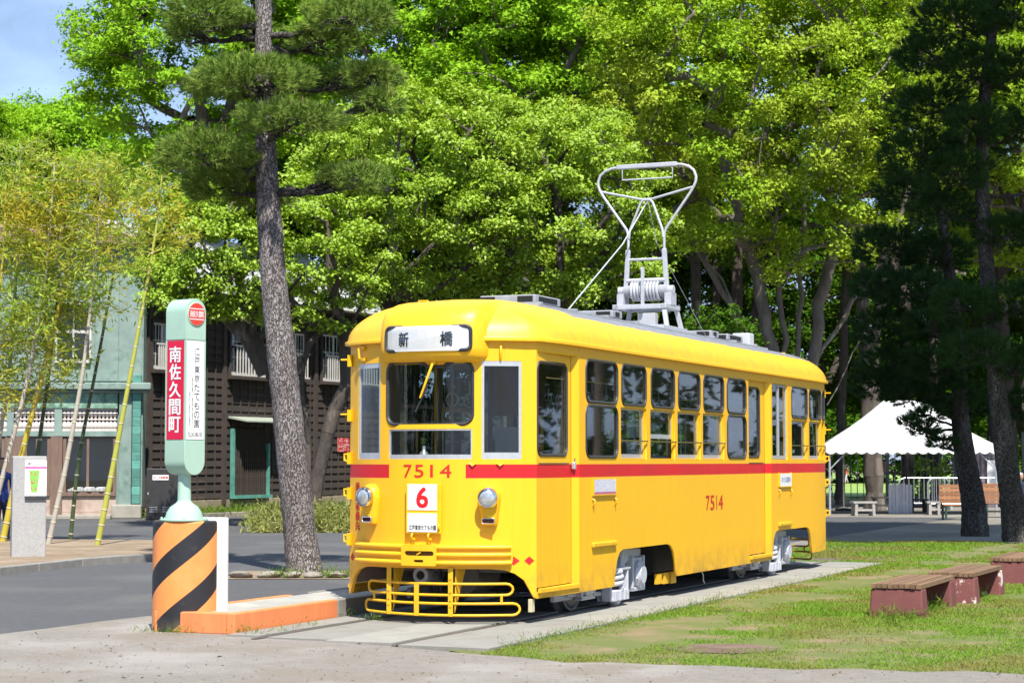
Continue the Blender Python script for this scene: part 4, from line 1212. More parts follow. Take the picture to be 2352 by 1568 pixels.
# platform (island stop beside the track)
pf = empty('platform', TRAM_O, -TRAM_H, 'low concrete tram platform with orange painted edges', 'platform')
P0, P1_, Q0, Q1 = -2.05, -1.16, -1.62, 14.0
MB().prism([(P0 + 0.10, Q0 + 0.10), (P1_ - 0.10, Q0 + 0.10), (P1_ - 0.10, Q1), (P0 + 0.10, Q1)], 0.0, 0.188).build('deck', PLATC, pf)
kb = MB().prism([(P1_ - 0.098, Q0 - 0.0), (P1_, Q0), (P1_, 0.42), (P1_ - 0.098, 0.42)], 0.0, 0.20).build('edge_kerb', ORANGEK, pf, bevel=0.012)
MB().prism([(P0, Q0), (P1_ - 0.10, Q0), (P1_ - 0.10, Q0 + 0.098), (P0, Q0 + 0.098)], 0.0, 0.20).build('edge_kerb', ORANGEK, pf, bevel=0.012)
MB().prism([(P0, Q0 + 0.10), (P0 + 0.098, Q0 + 0.10), (P0 + 0.098, 0.9), (P0, 0.9)], 0.0, 0.197).build('edge_kerb', ORANGEK, pf, bevel=0.012)
for i in range(7):
    a = 0.43 + i * 1.95
    MB().prism([(P1_ - 0.098, a), (P1_, a), (P1_, a + 1.93), (P1_ - 0.098, a + 1.93)], 0.0, 0.198).build('edge_block', CONC, pf, bevel=0.01)
    if i: MB().prism([(P0, a - 1.0), (P0 + 0.098, a - 1.0), (P0 + 0.098, a + 0.93), (P0, a + 0.93)], 0.0, 0.196).build('edge_block', CONC, pf, bevel=0.01)

# striped drum that carries the stop sign
m, T, B = new_mat('warning_stripes')
oc = T.coord('Object'); sp = T.n.new('ShaderNodeSeparateXYZ'); T.link(oc, sp.inputs[0])
th = T.math('ARCTAN2', sp.outputs['X'], T.math('MULTIPLY', sp.outputs['Y'], -1.0))
ph = T.math('DIVIDE', T.math('SUBTRACT', T.math('SUBTRACT', sp.outputs['Z'], T.math('MULTIPLY', th, 0.25)), 0.585), 0.55)
st = T.math('LESS_THAN', T.math('FRACT', T.math('ADD', ph, 10.0)), 0.43)
wear = T.noise(5, 5, 0.6, oc)
blk = T.mix(T.ramp(T.noise(12, 5, 0.7, oc), 0.6, 0.75), (0.018, 0.018, 0.022), (0.05, 0.05, 0.055))
orn = T.mix(T.ramp(wear, 0.4, 0.7), (0.82, 0.30, 0.085), (0.74, 0.245, 0.06))
base_ = T.mix(st, orn, blk)
scf = T.math('MULTIPLY', T.ramp(T.noise(22, 6, 0.75, T.coord('Object', (1, 1, 0.5))), 0.64, 0.72), T.ramp(T.noise(3, 3, 0.5, oc), 0.45, 0.6))
base_ = T.mix(T.math('MULTIPLY', scf, 0.55), base_, (0.30, 0.27, 0.24))
low = T.math('MULTIPLY', T.math('MAXIMUM', T.math('MULTIPLY', T.math('SUBTRACT', 0.16, sp.outputs['Z']), 5.0), 0.0), T.ramp(T.noise(9, 5, 0.7, oc), 0.35, 0.65))
base_ = T.mix(T.math('MINIMUM', low, 0.7), base_, (0.16, 0.12, 0.09))
T.link(base_, B.inputs['Base Color']); B.inputs['Roughness'].default_value = 0.5
DR = 0.318
drum_p = tram_world(-1.885, -1.33)
drum = empty('striped_drum', (drum_p.x, drum_p.y, 0), radians(-9), 'half round drum with black and orange diagonal stripes under the stop sign', 'barrier')
arc = [(DR * cos(pi + pi * i / 24), DR * sin(pi + pi * i / 24)) for i in range(25)]
MB().prism(arc, 0.0, 1.05).build('shell', MATS['warning_stripes'], drum, bevel=0.02, smooth=30)
MB().box(-DR + 0.01, DR + 0.022, 0.002, 0.10, 0.0, 1.03).build('back_board', WHITEPNT, drum, bevel=0.015)
MB().box(-DR + 0.05, DR + 0.058, 0.103, 0.17, 0.1, 1.075).build('back_board', WHITEPNT, drum, bevel=0.015)

# tram stop sign
sg = empty('tram_stop_sign', (drum_p.x - 0.005, drum_p.y - 0.10, 1.052), radians(54), 'mint green tram stop sign with red and white lettered panels on the striped drum', 'sign')
X = lambda p: p - Vector((0, 0, 1.052))
MB(X).lathe([(0.235, 1.052), (0.235, 1.066), (0.185, 1.07), (0.18, 1.085), (0.165, 1.135), (0.13, 1.185), (0.085, 1.215), (0.067, 1.235), (0.064, 1.25), (0.062, 1.52)], 32, (0, 0, 0)).build('pedestal', MINT, sg, smooth=35)
for k in range(8):
    a = 2 * pi * k / 8
    MB(X).lathe([(0.012, 1.066), (0.012, 1.085), (0.0, 1.087)], 6, (0.212 * cos(a), 0.212 * sin(a), 0)).build('bolt', MINT, sg)
SWD = 0.135
def stad(w, z0, z1, n=14):
    pts = [(w * cos(pi * i / n), z1 - w + w * sin(pi * i / n)) for i in range(n + 1)]
    pts += [(w * cos(pi + pi * i / n), z0 + w + w * sin(pi + pi * i / n)) for i in range(n + 1)]
    return pts
def extr(poly, y0, y1, X):
    n = len(poly); mb = MB(X)
    mb.add([(a, y0, z) for a, z in poly] + [(a, y1, z) for a, z in poly], [tuple(range(n)), tuple(range(2 * n - 1, n - 1, -1))] + [(i, (i + 1) % n, n + (i + 1) % n, n + i) for i in range(n)])
    return mb
extr(stad(SWD - 0.006, 1.495, 3.172), -SWD + 0.006, SWD - 0.006, X).build('sign_body', MINT, sg, smooth=35)
capt = [(SWD * cos(pi * i / 16), 3.18 - SWD + SWD * sin(pi * i / 16)) for i in range(17)] + [(-SWD, 2.782), (SWD, 2.782)]
capb = [(SWD * cos(pi + pi * i / 16), 1.487 + SWD + SWD * sin(pi + pi * i / 16)) for i in range(17)] + [(SWD, 1.818), (-SWD, 1.818)]
extr(capt, -SWD, SWD, X).build('top_cap', MINT, sg, smooth=35, bevel=0.003)
extr(capb, -SWD, SWD, X).build('bottom_cap', MINT, sg, smooth=35, bevel=0.003)
for x in (-SWD, SWD - 0.016):
    for y in (-SWD, SWD - 0.016):
        MB(X).box(x, x + 0.016, y, y + 0.016, 1.82, 2.78).build('corner_strip', MINT, sg)
# right-hand white panel (local -y side)
wpn = MB(X).box(-0.112, 0.112, -SWD - 0.002, -SWD + 0.008, 1.828, 2.772).build('white_panel', SIGNWHITE, sg)
WF = lambda u, z: X(Vector((u, -SWD - 0.004, z)))
for i, ch in enumerate('江戸東京たてもの園'):
    zt = 2.705 - i * 0.0865
    lettering(ch, (-0.018, 0.052, zt - 0.07, zt), WF, INKBLK, wpn, 0.0)
lettering('東京都小金井市桜町三', (-0.048, -0.032, 1.95, 2.42), WF, INKBLK, wpn, 0.0, vertical=True)
lettering('都立小金井公園内', (-0.085, -0.069, 1.95, 2.28), WF, INKBLK, wpn, 0.0, vertical=True)
lettering('TEL.042-388-3300', (-0.10, 0.095, 1.855, 1.895), WF, INKBLK, wpn, 0.0)
# left-hand red panel (local -x side)
rpn = MB(X).box(-SWD - 0.002, -SWD + 0.008, -0.110, 0.110, 1.828, 2.772).build('red_panel', SREDB, sg)
RF = lambda u, z: X(Vector((-SWD - 0.004, -u, z)))
for i, ch in enumerate('南佐久間町'):
    zt = 2.715 - i * 0.168
    lettering(ch, (-0.075, 0.075, zt - 0.148, zt), RF, INKW, rpn, 0.022)
dz = 3.03
MB(X).lathe([(0.0, -SWD - 0.009), (0.112, -SWD - 0.009), (0.118, -SWD - 0.006), (0.118, -SWD + 0.004)], 36, (0, 0, dz), 'y').build('disc_rim', MINT, sg, smooth=40)
dsc = MB(X).lathe([(0.0, -SWD - 0.012), (0.108, -SWD - 0.012), (0.108, -SWD - 0.007)], 36, (0, 0, dz), 'y').build('red_disc', DISCR, sg)
DFc = lambda u, z: X(Vector((u, -SWD - 0.0145, z)))
lettering('南佐久間町', (-0.092, 0.092, dz - 0.032, dz + 0.032), DFc, INKW, dsc, 0.004)
for z in (dz + 0.050, dz - 0.050):
    MB().add([DFc(-0.093, z - 0.004), DFc(0.093, z - 0.004), DFc(0.093, z + 0.004), DFc(-0.093, z + 0.004)], [(0, 1, 2, 3)]).build('rule_line', INKW, dsc)

# grey map pillar on the left
GRAN = pmat('granite', (0.42, 0.41, 0.40), (0.30, 0.295, 0.29), 40, 0.7, bump=0.5, bscale=60, c3=(0.24, 0.17, 0.12), c3scale=1.0, c3lo=0.6, c3hi=0.8)
pl = gp(62, 1292)
mp = empty('map_pillar', (pl.x, pl.y + 0.15, 0.10), radians(18), 'grey granite pillar carrying a park map, beside the bamboo', 'map pillar')
MB().box(-0.29, 0.24, -0.16, 0.16, -0.1, 1.60).build('pillar', GRAN, mp, bevel=0.015)
m, T, B = new_mat('map_print')
oc = T.coord('Object'); sp = T.n.new('ShaderNodeSeparateXYZ'); T.link(oc, sp.inputs[0])
B.inputs['Roughness'].default_value = 0.4
zb = T.math('MULTIPLY', T.math('GREATER_THAN', sp.outputs['Z'], 1.40), T.math('LESS_THAN', sp.outputs['Z'], 1.432))
gx = T.math('LESS_THAN', T.math('ABSOLUTE', T.math('SUBTRACT', sp.outputs['X'], 0.045)), T.math('MULTIPLY_ADD', T.math('SUBTRACT', sp.outputs['Z'], 1.0), 0.10, 0.045))
gz = T.math('MULTIPLY', T.math('GREATER_THAN', sp.outputs['Z'], 1.02), T.math('LESS_THAN', sp.outputs['Z'], 1.37))
c_ = T.mix(T.math('MULTIPLY', gx, gz), (0.80, 0.80, 0.79), (0.22, 0.52, 0.10))
bl = T.math('MULTIPLY', T.math('MULTIPLY', gx, gz), T.math('GREATER_THAN', T.noise(26, 1, 0.5, oc), 0.60))
c_ = T.mix(bl, c_, (0.60, 0.10, 0.10))
c_ = T.mix(zb, c_, (0.72, 0.10, 0.35))
T.link(c_, B.inputs['Base Color'])
brd = MB().box(-0.10, 0.238, -0.185, -0.165, 0.965, 1.53).build('map_board', MATS['map_print'], mp)
MB().box(-0.10, 0.24, -0.20, -0.161, 0.92, 0.963).build('board_ledge', pmat('ledge_dark', (0.05, 0.05, 0.06), (0.04, 0.04, 0.05), 6, 0.5), mp)
lettering('ご案内', (-0.085, 0.01, 1.46, 1.50), lambda u, z: Vector((u, -0.187, z)), INKBLK, brd, 0.0)

# ---- red block benches on the lawn
REDB = pmat('red_brown_concrete', (0.19, 0.066, 0.060), (0.145, 0.052, 0.05), 7, 0.8, c3=(0.28, 0.14, 0.13), c3scale=4, c3lo=0.60, c3hi=0.72, bump=0.3, bscale=25, spec=0.3)
REDBW = pmat('red_brown_worn', (0.20, 0.07, 0.062), (0.16, 0.056, 0.052), 7, 0.8, c3=(0.62, 0.52, 0.48), c3scale=5, c3lo=0.56, c3hi=0.60, bump=0.3, bscale=25, spec=0.3)
SLAT = pmat('bench_slat', (0.23, 0.135, 0.07), (0.15, 0.088, 0.048), 3, 0.75, stretch=(9, 0.6, 9), bump=0.4, bscale=14, island=0.22)
def block_bench(x, y, rz, label, worn, n):
    b = empty('block_bench', (x, y, 0.0), rz, label, 'bench', 'wood topped block benches on the lawn')
    W = 0.265; L_ = 1.85
    for i, y0 in enumerate((0.0, L_ - 0.26)):
        mb = MB()
        bot = [(-W - 0.02, y0 - 0.03), (W + 0.02, y0 - 0.03), (W + 0.02, y0 + 0.29), (-W - 0.02, y0 + 0.29)]
        top = [(-W, y0 + 0.0), (W, y0 + 0.0), (W, y0 + 0.24), (-W, y0 + 0.24)]
        mb.add([(p[0], p[1], -0.02) for p in bot] + [(p[0], p[1], 0.30) for p in top], [(0, 3, 2, 1), (4, 5, 6, 7), (0, 1, 5, 4), (1, 2, 6, 5), (2, 3, 7, 6), (3, 0, 4, 7)])
        mb.build('block', REDBW if worn else REDB, b, bevel=0.02)
    k = 9; w = 2 * W / k
    for i in range(k):
        me = MB().box(-w / 2 + 0.004, w / 2 - 0.004, -0.015, L_ + 0.0, 0.303, 0.348).mesh('slat', SLAT)
        o = link_mesh('slat', me, None, b, (-W + w * (i + 0.5), random.uniform(-0.008, 0.008), random.uniform(-0.003, 0.003)))
    return b
bx = gp(2059, 1418)
block_bench(bx.x, bx.y, -radians(23), 'nearest wood topped bench on clean dark red concrete blocks', False, 0)
bx = gp(2189, 1386)
block_bench(bx.x, bx.y + 0.1, -radians(24), 'middle wood topped bench on flaking red concrete blocks', True, 1)
bx = gp(2322, 1341)
block_bench(bx.x, bx.y, -radians(23), 'farthest of three wood topped benches, at the right edge', False, 2)

# ---- kerbs and stones
def rock_mesh(seed):
    r = random.Random(seed)
    bm = bmesh.new()
    bmesh.ops.create_icosphere(bm, subdivisions=2, radius=1.0)
    off = [Vector((r.uniform(-1, 1), r.uniform(-1, 1), r.uniform(-1, 1))).normalized() for _ in range(7)]
    amp = [r.uniform(0.1, 0.28) for _ in range(7)]
    for v in bm.verts:
        d = v.co.normalized(); k = 1.0
        for o, a in zip(off, amp):
            q = d.dot(o)
            if q > 0.55: k -= a * (q - 0.55) * 1.6
        v.co = d * k * (1 + r.uniform(-0.03, 0.03))
    me = bpy.data.meshes.new('stone'); bm.to_mesh(me); bm.free()
    me.materials.append(STONE); me.shade_smooth(); me.set_sharp_from_angle(angle=radians(38))
    return me
ROCKS = [rock_mesh(i) for i in range(5)]
def rock(parent, x, y, z, sx, sy, sz, name='stone'):
    o = link_mesh(name, random.choice(ROCKS), None, parent)
    o.location = (x, y, z); o.scale = (sx, sy, sz); o.rotation_euler = (random.uniform(-0.15, 0.15), random.uniform(-0.15, 0.15), random.uniform(-0.25, 0.25))
    return o
pk = empty('stone_kerb', (0, 0, 0), 0, 'row of rough kerb stones along the foot of the big pine', 'kerb')
xx = 520
while xx < 830:
    w = random.uniform(42, 68)
    p = gp(xx + w / 2, 1327)
    rock(pk, p.x, p.y, 0.04, w / 2 / FV * p.y * 1.08, 0.16, random.uniform(0.045, 0.065))
    xx += w
a_, b_ = gp(505, 1330), gp(840, 1330)
sheet('pine_bed', [(a_.x, a_.y), (b_.x, b_.y), (b_.x + 0.3, b_.y + 2.0), (a_.x - 0.1, a_.y + 2.0)], 0.008, EARTH2)
# left bed with bamboo: kerb segments and bare earth
ke = [gp(-160, 1338), gp(-60, 1328), gp(0, 1321), gp(90, 1311), gp(190, 1300), gp(290, 1292), gp(360, 1287), gp(430, 1283)]
bk = empty('bed_kerb', (0, 0, 0), 0, 'low concrete kerb edging the bamboo bed', 'kerb')
for i in range(len(ke) - 1):
    a, b = ke[i], ke[i + 1]
    d = (b - a).normalized(); nrm = Vector((-d.y, d.x, 0))
    k = max(1, int((b - a).length / 0.9))
    for j in range(k):
        p = a + (b - a) * (j / k); q = a + (b - a) * ((j + 1) / k) - d * 0.012
        MB().prism([(p.x, p.y), (q.x, q.y), (q.x + nrm.x * 0.15, q.y + nrm.y * 0.15), (p.x + nrm.x * 0.15, p.y + nrm.y * 0.15)], -0.02, 0.115 + random.uniform(-0.006, 0.006)).build('kerb_block', KERB, bk, bevel=0.012)
far = [gp(430, 1252), gp(200, 1250), gp(-200, 1246)]
sheet('bamboo_bed', [(p.x, p.y + 0.13) for p in ke] + [(p.x, p.y) for p in far], 0.10, EARTH2)
# covered drain patch of bare ground in the lawn
dp = [gp(1515, 1488), gp(1600, 1481), gp(1720, 1480), gp(1790, 1487), gp(1775, 1497), gp(1690, 1502), gp(1580, 1499)]
sheet('bare_patch', [(p.x, p.y) for p in dp], 0.008, ground_mat('damp_soil', (0.15, 0.10, 0.075), (0.12, 0.08, 0.06), (0.19, 0.13, 0.10), 9.0, 2.0, 0.4, 40))
# ================================================================ HOUSES ON THE LEFT
COPPER = pmat('copper_patina', (0.24, 0.32, 0.28), (0.16, 0.23, 0.205), 2.2, 0.7, c3=(0.07, 0.15, 0.12), c3scale=1.6, c3lo=0.55, c3hi=0.7, bump=0.25, bscale=8)
COPPERB = pmat('copper_bright', (0.11, 0.32, 0.26), (0.07, 0.22, 0.185), 3.0, 0.6, c3=(0.05, 0.13, 0.11), c3scale=2.0, c3lo=0.55, c3hi=0.7, island=0.3)
MOTTLE = pmat('copper_mottled', (0.22, 0.38, 0.27), (0.05, 0.13, 0.10), 5.5, 0.7, c3=(0.30, 0.46, 0.36), c3scale=3.0)
WOODP = pmat('weathered_frame', (0.20, 0.13, 0.095), (0.14, 0.09, 0.07), 4, 0.8, stretch=(5, 5, 0.6), bump=0.3, bscale=9)
PINKW = pmat('faded_pink_board', (0.46, 0.36, 0.30), (0.38, 0.29, 0.24), 3, 0.85, c3=(0.30, 0.21, 0.17), c3scale=1.5)
FRET = pmat('fretwork_white', (0.62, 0.56, 0.52), (0.54, 0.47, 0.44), 6, 0.7)
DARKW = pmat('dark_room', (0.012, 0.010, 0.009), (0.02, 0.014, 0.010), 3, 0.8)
BOARD = pmat('charred_board', (0.045, 0.033, 0.027), (0.026, 0.020, 0.017), 4, 0.85, stretch=(0.5, 6, 6), bump=0.4, bscale=12, c3=(0.075, 0.056, 0.044), c3scale=1.1, c3lo=0.55, c3hi=0.72, island=0.25)
BATTEN = pmat('dark_batten', (0.060, 0.044, 0.036), (0.038, 0.028, 0.023), 5, 0.85, island=0.2)
SASHW = pmat('sash_white', (0.60, 0.58, 0.54), (0.5, 0.48, 0.45), 8, 0.6)
HOUSEGL = glass_mat('house_glass', (0.5, 0.55, 0.55), 1.0, 0.03)
ROOFW = pmat('pale_metal_roof', (0.52, 0.52, 0.56), (0.42, 0.42, 0.46), 4, 0.5)
ROOFR = pmat('plum_roof_tile', (0.30, 0.16, 0.16), (0.22, 0.11, 0.12), 4, 0.7, island=0.2)
FOUND = pmat('foundation_stone', (0.30, 0.25, 0.17), (0.22, 0.18, 0.12), 4, 0.9, bump=0.5, bscale=12, island=0.2)
STEPS = pmat('step_stone', (0.36, 0.34, 0.29), (0.28, 0.26, 0.22), 5, 0.9, island=0.12)

# ---------- green copper shop house (front)
GY = 56.0
gcorner = Vector(((328 - CXV) / FV * GY, GY, 0))
GS = FV / GY
gx = lambda px: (px - 328) / GS
gz = lambda py: CAM_Z + (1058.5 - py) / GS
shop = empty('shop_house', gcorner, radians(6), 'green copper fronted shop house behind the bamboo', 'house')
MB().box(gx(-170), 0, 0.05, 9.0, 0.3, gz(560)).build('wall', COPPER, shop)
MB().box(gx(-175), 0.25, -0.42, -0.002, gz(896), gz(880)).box(gx(-175), 0.18, -0.28, -0.003, gz(903), gz(896.5)).build('cornice', COPPER, shop, bevel=0.03)
MB().box(gx(-170), gx(272), -0.16, 0.046, gz(938), gz(903.5)).build('fascia_panel', MOTTLE, shop)
MB().box(gx(-170), gx(272), -0.10, 0.045, gz(1002), gz(990)).build('transom', COPPER, shop)
# upper storey panels seams
for i in range(9):
    a = gx(-160 + i * 54)
    MB().box(a, a + gx(381) - gx(328), 0.02, 0.049, gz(876), gz(562)).build('copper_panel', COPPER, shop, bevel=0.01)
wn_ = MB()
x0, x1, z0, z1 = gx(134), gx(206), gz(826), gz(700)
wn_.box(x0 - 0.05, x1 + 0.05, -0.10, 0.018, z0 - 0.10, z0).box(x0 - 0.05, x1 + 0.05, -0.08, 0.018, z1, z1 + 0.08).box(x0 - 0.06, x0, -0.08, 0.018, z0, z1).box(x1, x1 + 0.06, -0.08, 0.018, z0, z1)
zm = (z0 + z1) / 2
wn_.box(x0, x1, -0.06, 0.018, zm - 0.04, zm + 0.04).box((x0 + x1) / 2 - 0.025, (x0 + x1) / 2 + 0.025, -0.058, 0.018, z0, z1)
w_ = wn_.build('window', SASHW, shop)
for a, b in ((x0, (x0 + x1) / 2 - 0.026), ((x0 + x1) / 2 + 0.026, x1)):
    for c, d in ((z0, zm - 0.041), (zm + 0.041, z1)):
        MB().box(a, b, -0.03, -0.02, c, d).build('pane', HOUSEGL, w_)
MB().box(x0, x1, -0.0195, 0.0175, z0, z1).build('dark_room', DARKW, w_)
# fretwork balustrade strips
def fretwork(a, b, n):
    fr = MB().box(a, b, -0.08, 0.04, gz(990), gz(984)).box(a, b, -0.08, 0.04, gz(943), gz(938.5)).box(a, b, -0.078, 0.038, gz(965), gz(962)).build('fret_rail', FRET, shop)
    zt, zb_ = gz(943), gz(984)
    h = zt - zb_
    prof = [(0.02, 0), (0.07, 0.04), (0.085, 0.15), (0.06, 0.30), (0.022, 0.42), (0.05, 0.5), (0.022, 0.58), (0.05, 0.72), (0.085, 0.84), (0.06, 0.94), (0.03, 1.0)]
    bal = MB().lathe([(r, h * t) for r, t in prof], 8).mesh('baluster', FRET, 50)
    for i in range(n):
        o = link_mesh('baluster', bal, None, fr, (a + (b - a) * (i + 0.5) / n, -0.02, zb_))
    MB().box(a, b, 0.041, 0.046, gz(990), gz(938.5)).build('dark_backing', DARKW, fr)
fretwork(gx(148), gx(270), 14)
fretwork(gx(40), gx(130), 10)
fretwork(gx(-70), gx(24), 10)
for a, b in ((130.5, 147.5), (24.5, 39.5)):
    MB().box(gx(a), gx(b), -0.14, 0.044, gz(1001.5), gz(938.5)).build('post', COPPER, shop)
# shop windows
for (a, b, c) in ((150, 270, 206), (62, 122, 92), (-60, 20, -20)):
    sw = MB()
    za, zb_ = gz(1128), gz(1003)
    sw.box(gx(a), gx(b), -0.12, 0.04, za - 0.12, za).box(gx(a), gx(b), -0.05, 0.04, zb_ - 0.06, zb_).box(gx(a), gx(a) + 0.09, -0.06, 0.04, za, zb_ - 0.06).box(gx(b) - 0.09, gx(b), -0.06, 0.04, za, zb_ - 0.06).box(gx(c) - 0.035, gx(c) + 0.035, -0.055, 0.04, za, zb_ - 0.06)
    w_ = sw.build('shop_window', WOODP, shop)
    MB().box(gx(a) + 0.09, gx(c) - 0.036, -0.02, -0.012, za, zb_ - 0.06).build('pane', HOUSEGL, w_)
    MB().box(gx(c) + 0.036, gx(b) - 0.09, -0.02, -0.012, za, zb_ - 0.06).build('pane', HOUSEGL, w_)
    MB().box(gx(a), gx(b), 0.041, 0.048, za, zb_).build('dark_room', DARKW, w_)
for k in range(9):
    r_ = 0.05 + 0.03 * (k % 3)
    MB().lathe([(0.0, 0), (r_, 0.01), (r_ * 1.3, r_), (r_ * 1.25, r_ * 1.1), (0, r_ * 1.1)], 10, (gx(166 + k * 9), -0.06, gz(1127.5)), 'z').build('bowl', WHITEP, shop)
MB().box(gx(123), gx(149), -0.13, 0.043, gz(1185), gz(1002.5)).build('post', WOODP, shop)
MB().box(gx(21), gx(61), -0.11, 0.042, gz(1185), gz(1002.5)).build('post', WOODP, shop)
for (a, b) in ((149.5, 270), (62, 122.5), (-60, 20)):
    MB().box(gx(a), gx(b), -0.05, 0.043, gz(1174), gz(1139)).build('apron_board', PINKW, shop)
    MB().box(gx(a), gx(b), -0.08, 0.0435, gz(1183), gz(1174.5)).build('base_board', PINKW, shop)
MB().box(gx(-170), gx(262), -0.45, 0.04, 0.0, gz(1184)).build('front_step', STEPS, shop, bevel=0.02)
MB().box(gx(-170), gx(264), -0.85, -0.46, 0.0, 0.12).build('front_step', STEPS, shop, bevel=0.02)
# corner pilasters of riveted copper
for i in range(15):
    zz = 0.42 + i * 0.243
    MB().box(gx(306), gx(325), -0.20, 0.047, zz, zz + 0.239).build('copper_plate', COPPERB, shop, bevel=0.012)
MB().box(gx(276), gx(304), -0.14, 0.046, 0.40, gz(899)).build('pilaster', COPPER, shop)
MB().box(gx(262), gx(329), -0.30, 0.044, 0.0, 0.40).build('pilaster_base', STEPS, shop, bevel=0.04)
# hipped tile roof
RA = [(gx(-190), -0.5, gz(562)), (0.6, -0.5, gz(562)), (0.6, 8.5, gz(562)), (gx(-190), 8.5, gz(562))]
rz_ = gz(480)
rf = MB().add(RA + [(gx(-30), 4.0, rz_), (gx(180), 4.0, rz_)], [(0, 1, 5, 4), (1, 2, 5), (2, 3, 4, 5), (3, 0, 4), (0, 3, 2, 1)]).build('roof', ROOFR, shop)
for i in range(7):
    t = (i + 0.5) / 7
    pA = Vector(RA[0]).lerp(Vector((gx(-30), 4.0, rz_)), t); pB = Vector(RA[1]).lerp(Vector((gx(180), 4.0, rz_)), t)
    MB().tube([pA, pB], 0.05, 6).build('tile_row', ROOFR, rf)
    pC = Vector(RA[2]).lerp(Vector((gx(180), 4.0, rz_)), t)
    MB().tube([pB, pC], 0.05, 6).build('tile_row', ROOFR, rf)

# ---------- dark wooden house, long flank running back beside the street
fcorner = Vector(((334 - CXV) / FV * 57.2, 57.2, 0))
FH = radians(25)
house = empty('wooden_house', fcorner, radians(90) - FH, 'long dark weatherboarded house with white balcony rails behind the pine', 'house')
fd = Vector((sin(FH), cos(FH), 0)); fn_ = Vector((cos(FH), -sin(FH), 0))
def fk(x, y=1000.0, off=0.0):
    r = ray(x, y); o = Vector((0, 0, CAM_Z)) - fcorner
    k = (off - o.dot(fn_)) / r.dot(fn_)
    p = o + r * k
    return p.dot(fd), p.z + 0.0
def fz(x, y):
    return fk(x, y)[1]
FL = 17.0; HB = fk(690, 712)[1]
MB().box(0.0, FL, 0.03, 8.0, 0.0, HB + 0.2).build('wall_core', DARKW, house)
zs = 0.48; nb = 0
bme = MB().add([(0, -0.058, 0), (FL, -0.058, 0), (FL, 0.028, 0), (0, 0.028, 0), (0, -0.012, 0.262), (FL, -0.012, 0.262), (FL, 0.028, 0.262), (0, 0.028, 0.262)],
               [(0, 3, 2, 1), (4, 5, 6, 7), (0, 1, 5, 4), (1, 2, 6, 5), (2, 3, 7, 6), (3, 0, 4, 7)]).mesh('board', BOARD)
while zs < HB:
    link_mesh('board', bme, None, house, (0, 0, zs)); zs += 0.245
bat = MB().box(-0.015, 0.015, -0.080, -0.02, 0.48, HB).mesh('batten', BATTEN)
for i in range(36):
    link_mesh('batten', bat, None, house, (0.25 + i * 0.47, 0, 0))
for k in (fk(510)[0], fk(330)[0] + 0.15, fk(720)[0]):
    MB().box(k - 0.10, k + 0.10, -0.11, 0.02, 0.3, HB).build('post', BATTEN, house)
kf = 0.0
while kf < FL:
    w_ = random.uniform(0.8, 1.3)
    MB().box(kf, min(kf + w_ - 0.015, FL), -0.06, 0.029, 0.0, 0.45 + random.uniform(-0.02, 0.01)).build('foundation_stone', FOUND, house, bevel=0.02)
    kf += w_
def balcony(xa, xb, yt, yb, nbar):
    k0, k1 = fk(xa)[0], fk(xb)[0]
    xm = (xa + xb) / 2
    z1, z0 = fz(xm, yt), fz(xm, yb)
    zr = z0 + (z1 - z0) * 0.52
    w = MB()
    w.box(k0 - 0.08, k1 + 0.08, -0.16, -0.082, z1, z1 + 0.09).box(k0 - 0.08, k1 + 0.08, -0.34, -0.082, z0 - 0.12, z0 - 0.02)
    w.box(k0 - 0.08, k0 - 0.01, -0.16, -0.082, z0 - 0.02, z1).box(k1 + 0.01, k1 + 0.08, -0.16, -0.082, z0 - 0.02, z1)
    win = w.build('window', BATTEN, house)
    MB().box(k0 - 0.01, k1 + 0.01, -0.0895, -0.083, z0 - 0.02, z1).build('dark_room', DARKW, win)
    ns = max(2, int((k1 - k0) / 0.75))
    s = MB()
    for i in range(ns):
        a = k0 + (k1 - k0) * i / ns; b = k0 + (k1 - k0) * (i + 1) / ns
        s.box(a, a + 0.05, -0.12, -0.09, z0, z1).box(b - 0.05, b, -0.12, -0.09, z0, z1).box(a + 0.05, b - 0.05, -0.12, -0.09, z1 - 0.06, z1).box(a + 0.05, b - 0.05, -0.12, -0.09, z0, z0 + 0.10)
        for q in (0.33, 0.62): s.box(a + 0.05, b - 0.05, -0.115, -0.092, z0 + (z1 - z0) * q - 0.012, z0 + (z1 - z0) * q + 0.012)
        for q in (0.33, 0.66): s.box(a + (b - a) * q - 0.012, a + (b - a) * q + 0.012, -0.114, -0.093, z0 + 0.1, z1 - 0.06)
    s.build('sash', SASHW, win)
    MB().box(k0, k1, -0.104, -0.100, z0, z1).build('pane', HOUSEGL, win)
    for (q0, q1) in ((zr, zr + 0.05), (z0 - 0.018, z0 + 0.03)):
        MB().box(k0 - 0.05, k1 + 0.05, -0.33, -0.29, q0, q1).build('balcony_rail', SASHW, win)
    bar = MB().box(-0.017, 0.017, -0.325, -0.295, z0 + 0.03, zr).mesh('baluster', SASHW)
    for i in range(nbar):
        link_mesh('baluster', bar, None, win, (k0 + (k1 - k0) * (i + 0.5) / nbar, 0, 0))
balcony(341, 383, 742, 848, 9)
balcony(521, 606, 740, 864, 13)
balcony(650, 690, 765, 868, 7)
balcony(732, 783, 770, 876, 10)
balcony(815, 850, 790, 884, 6)
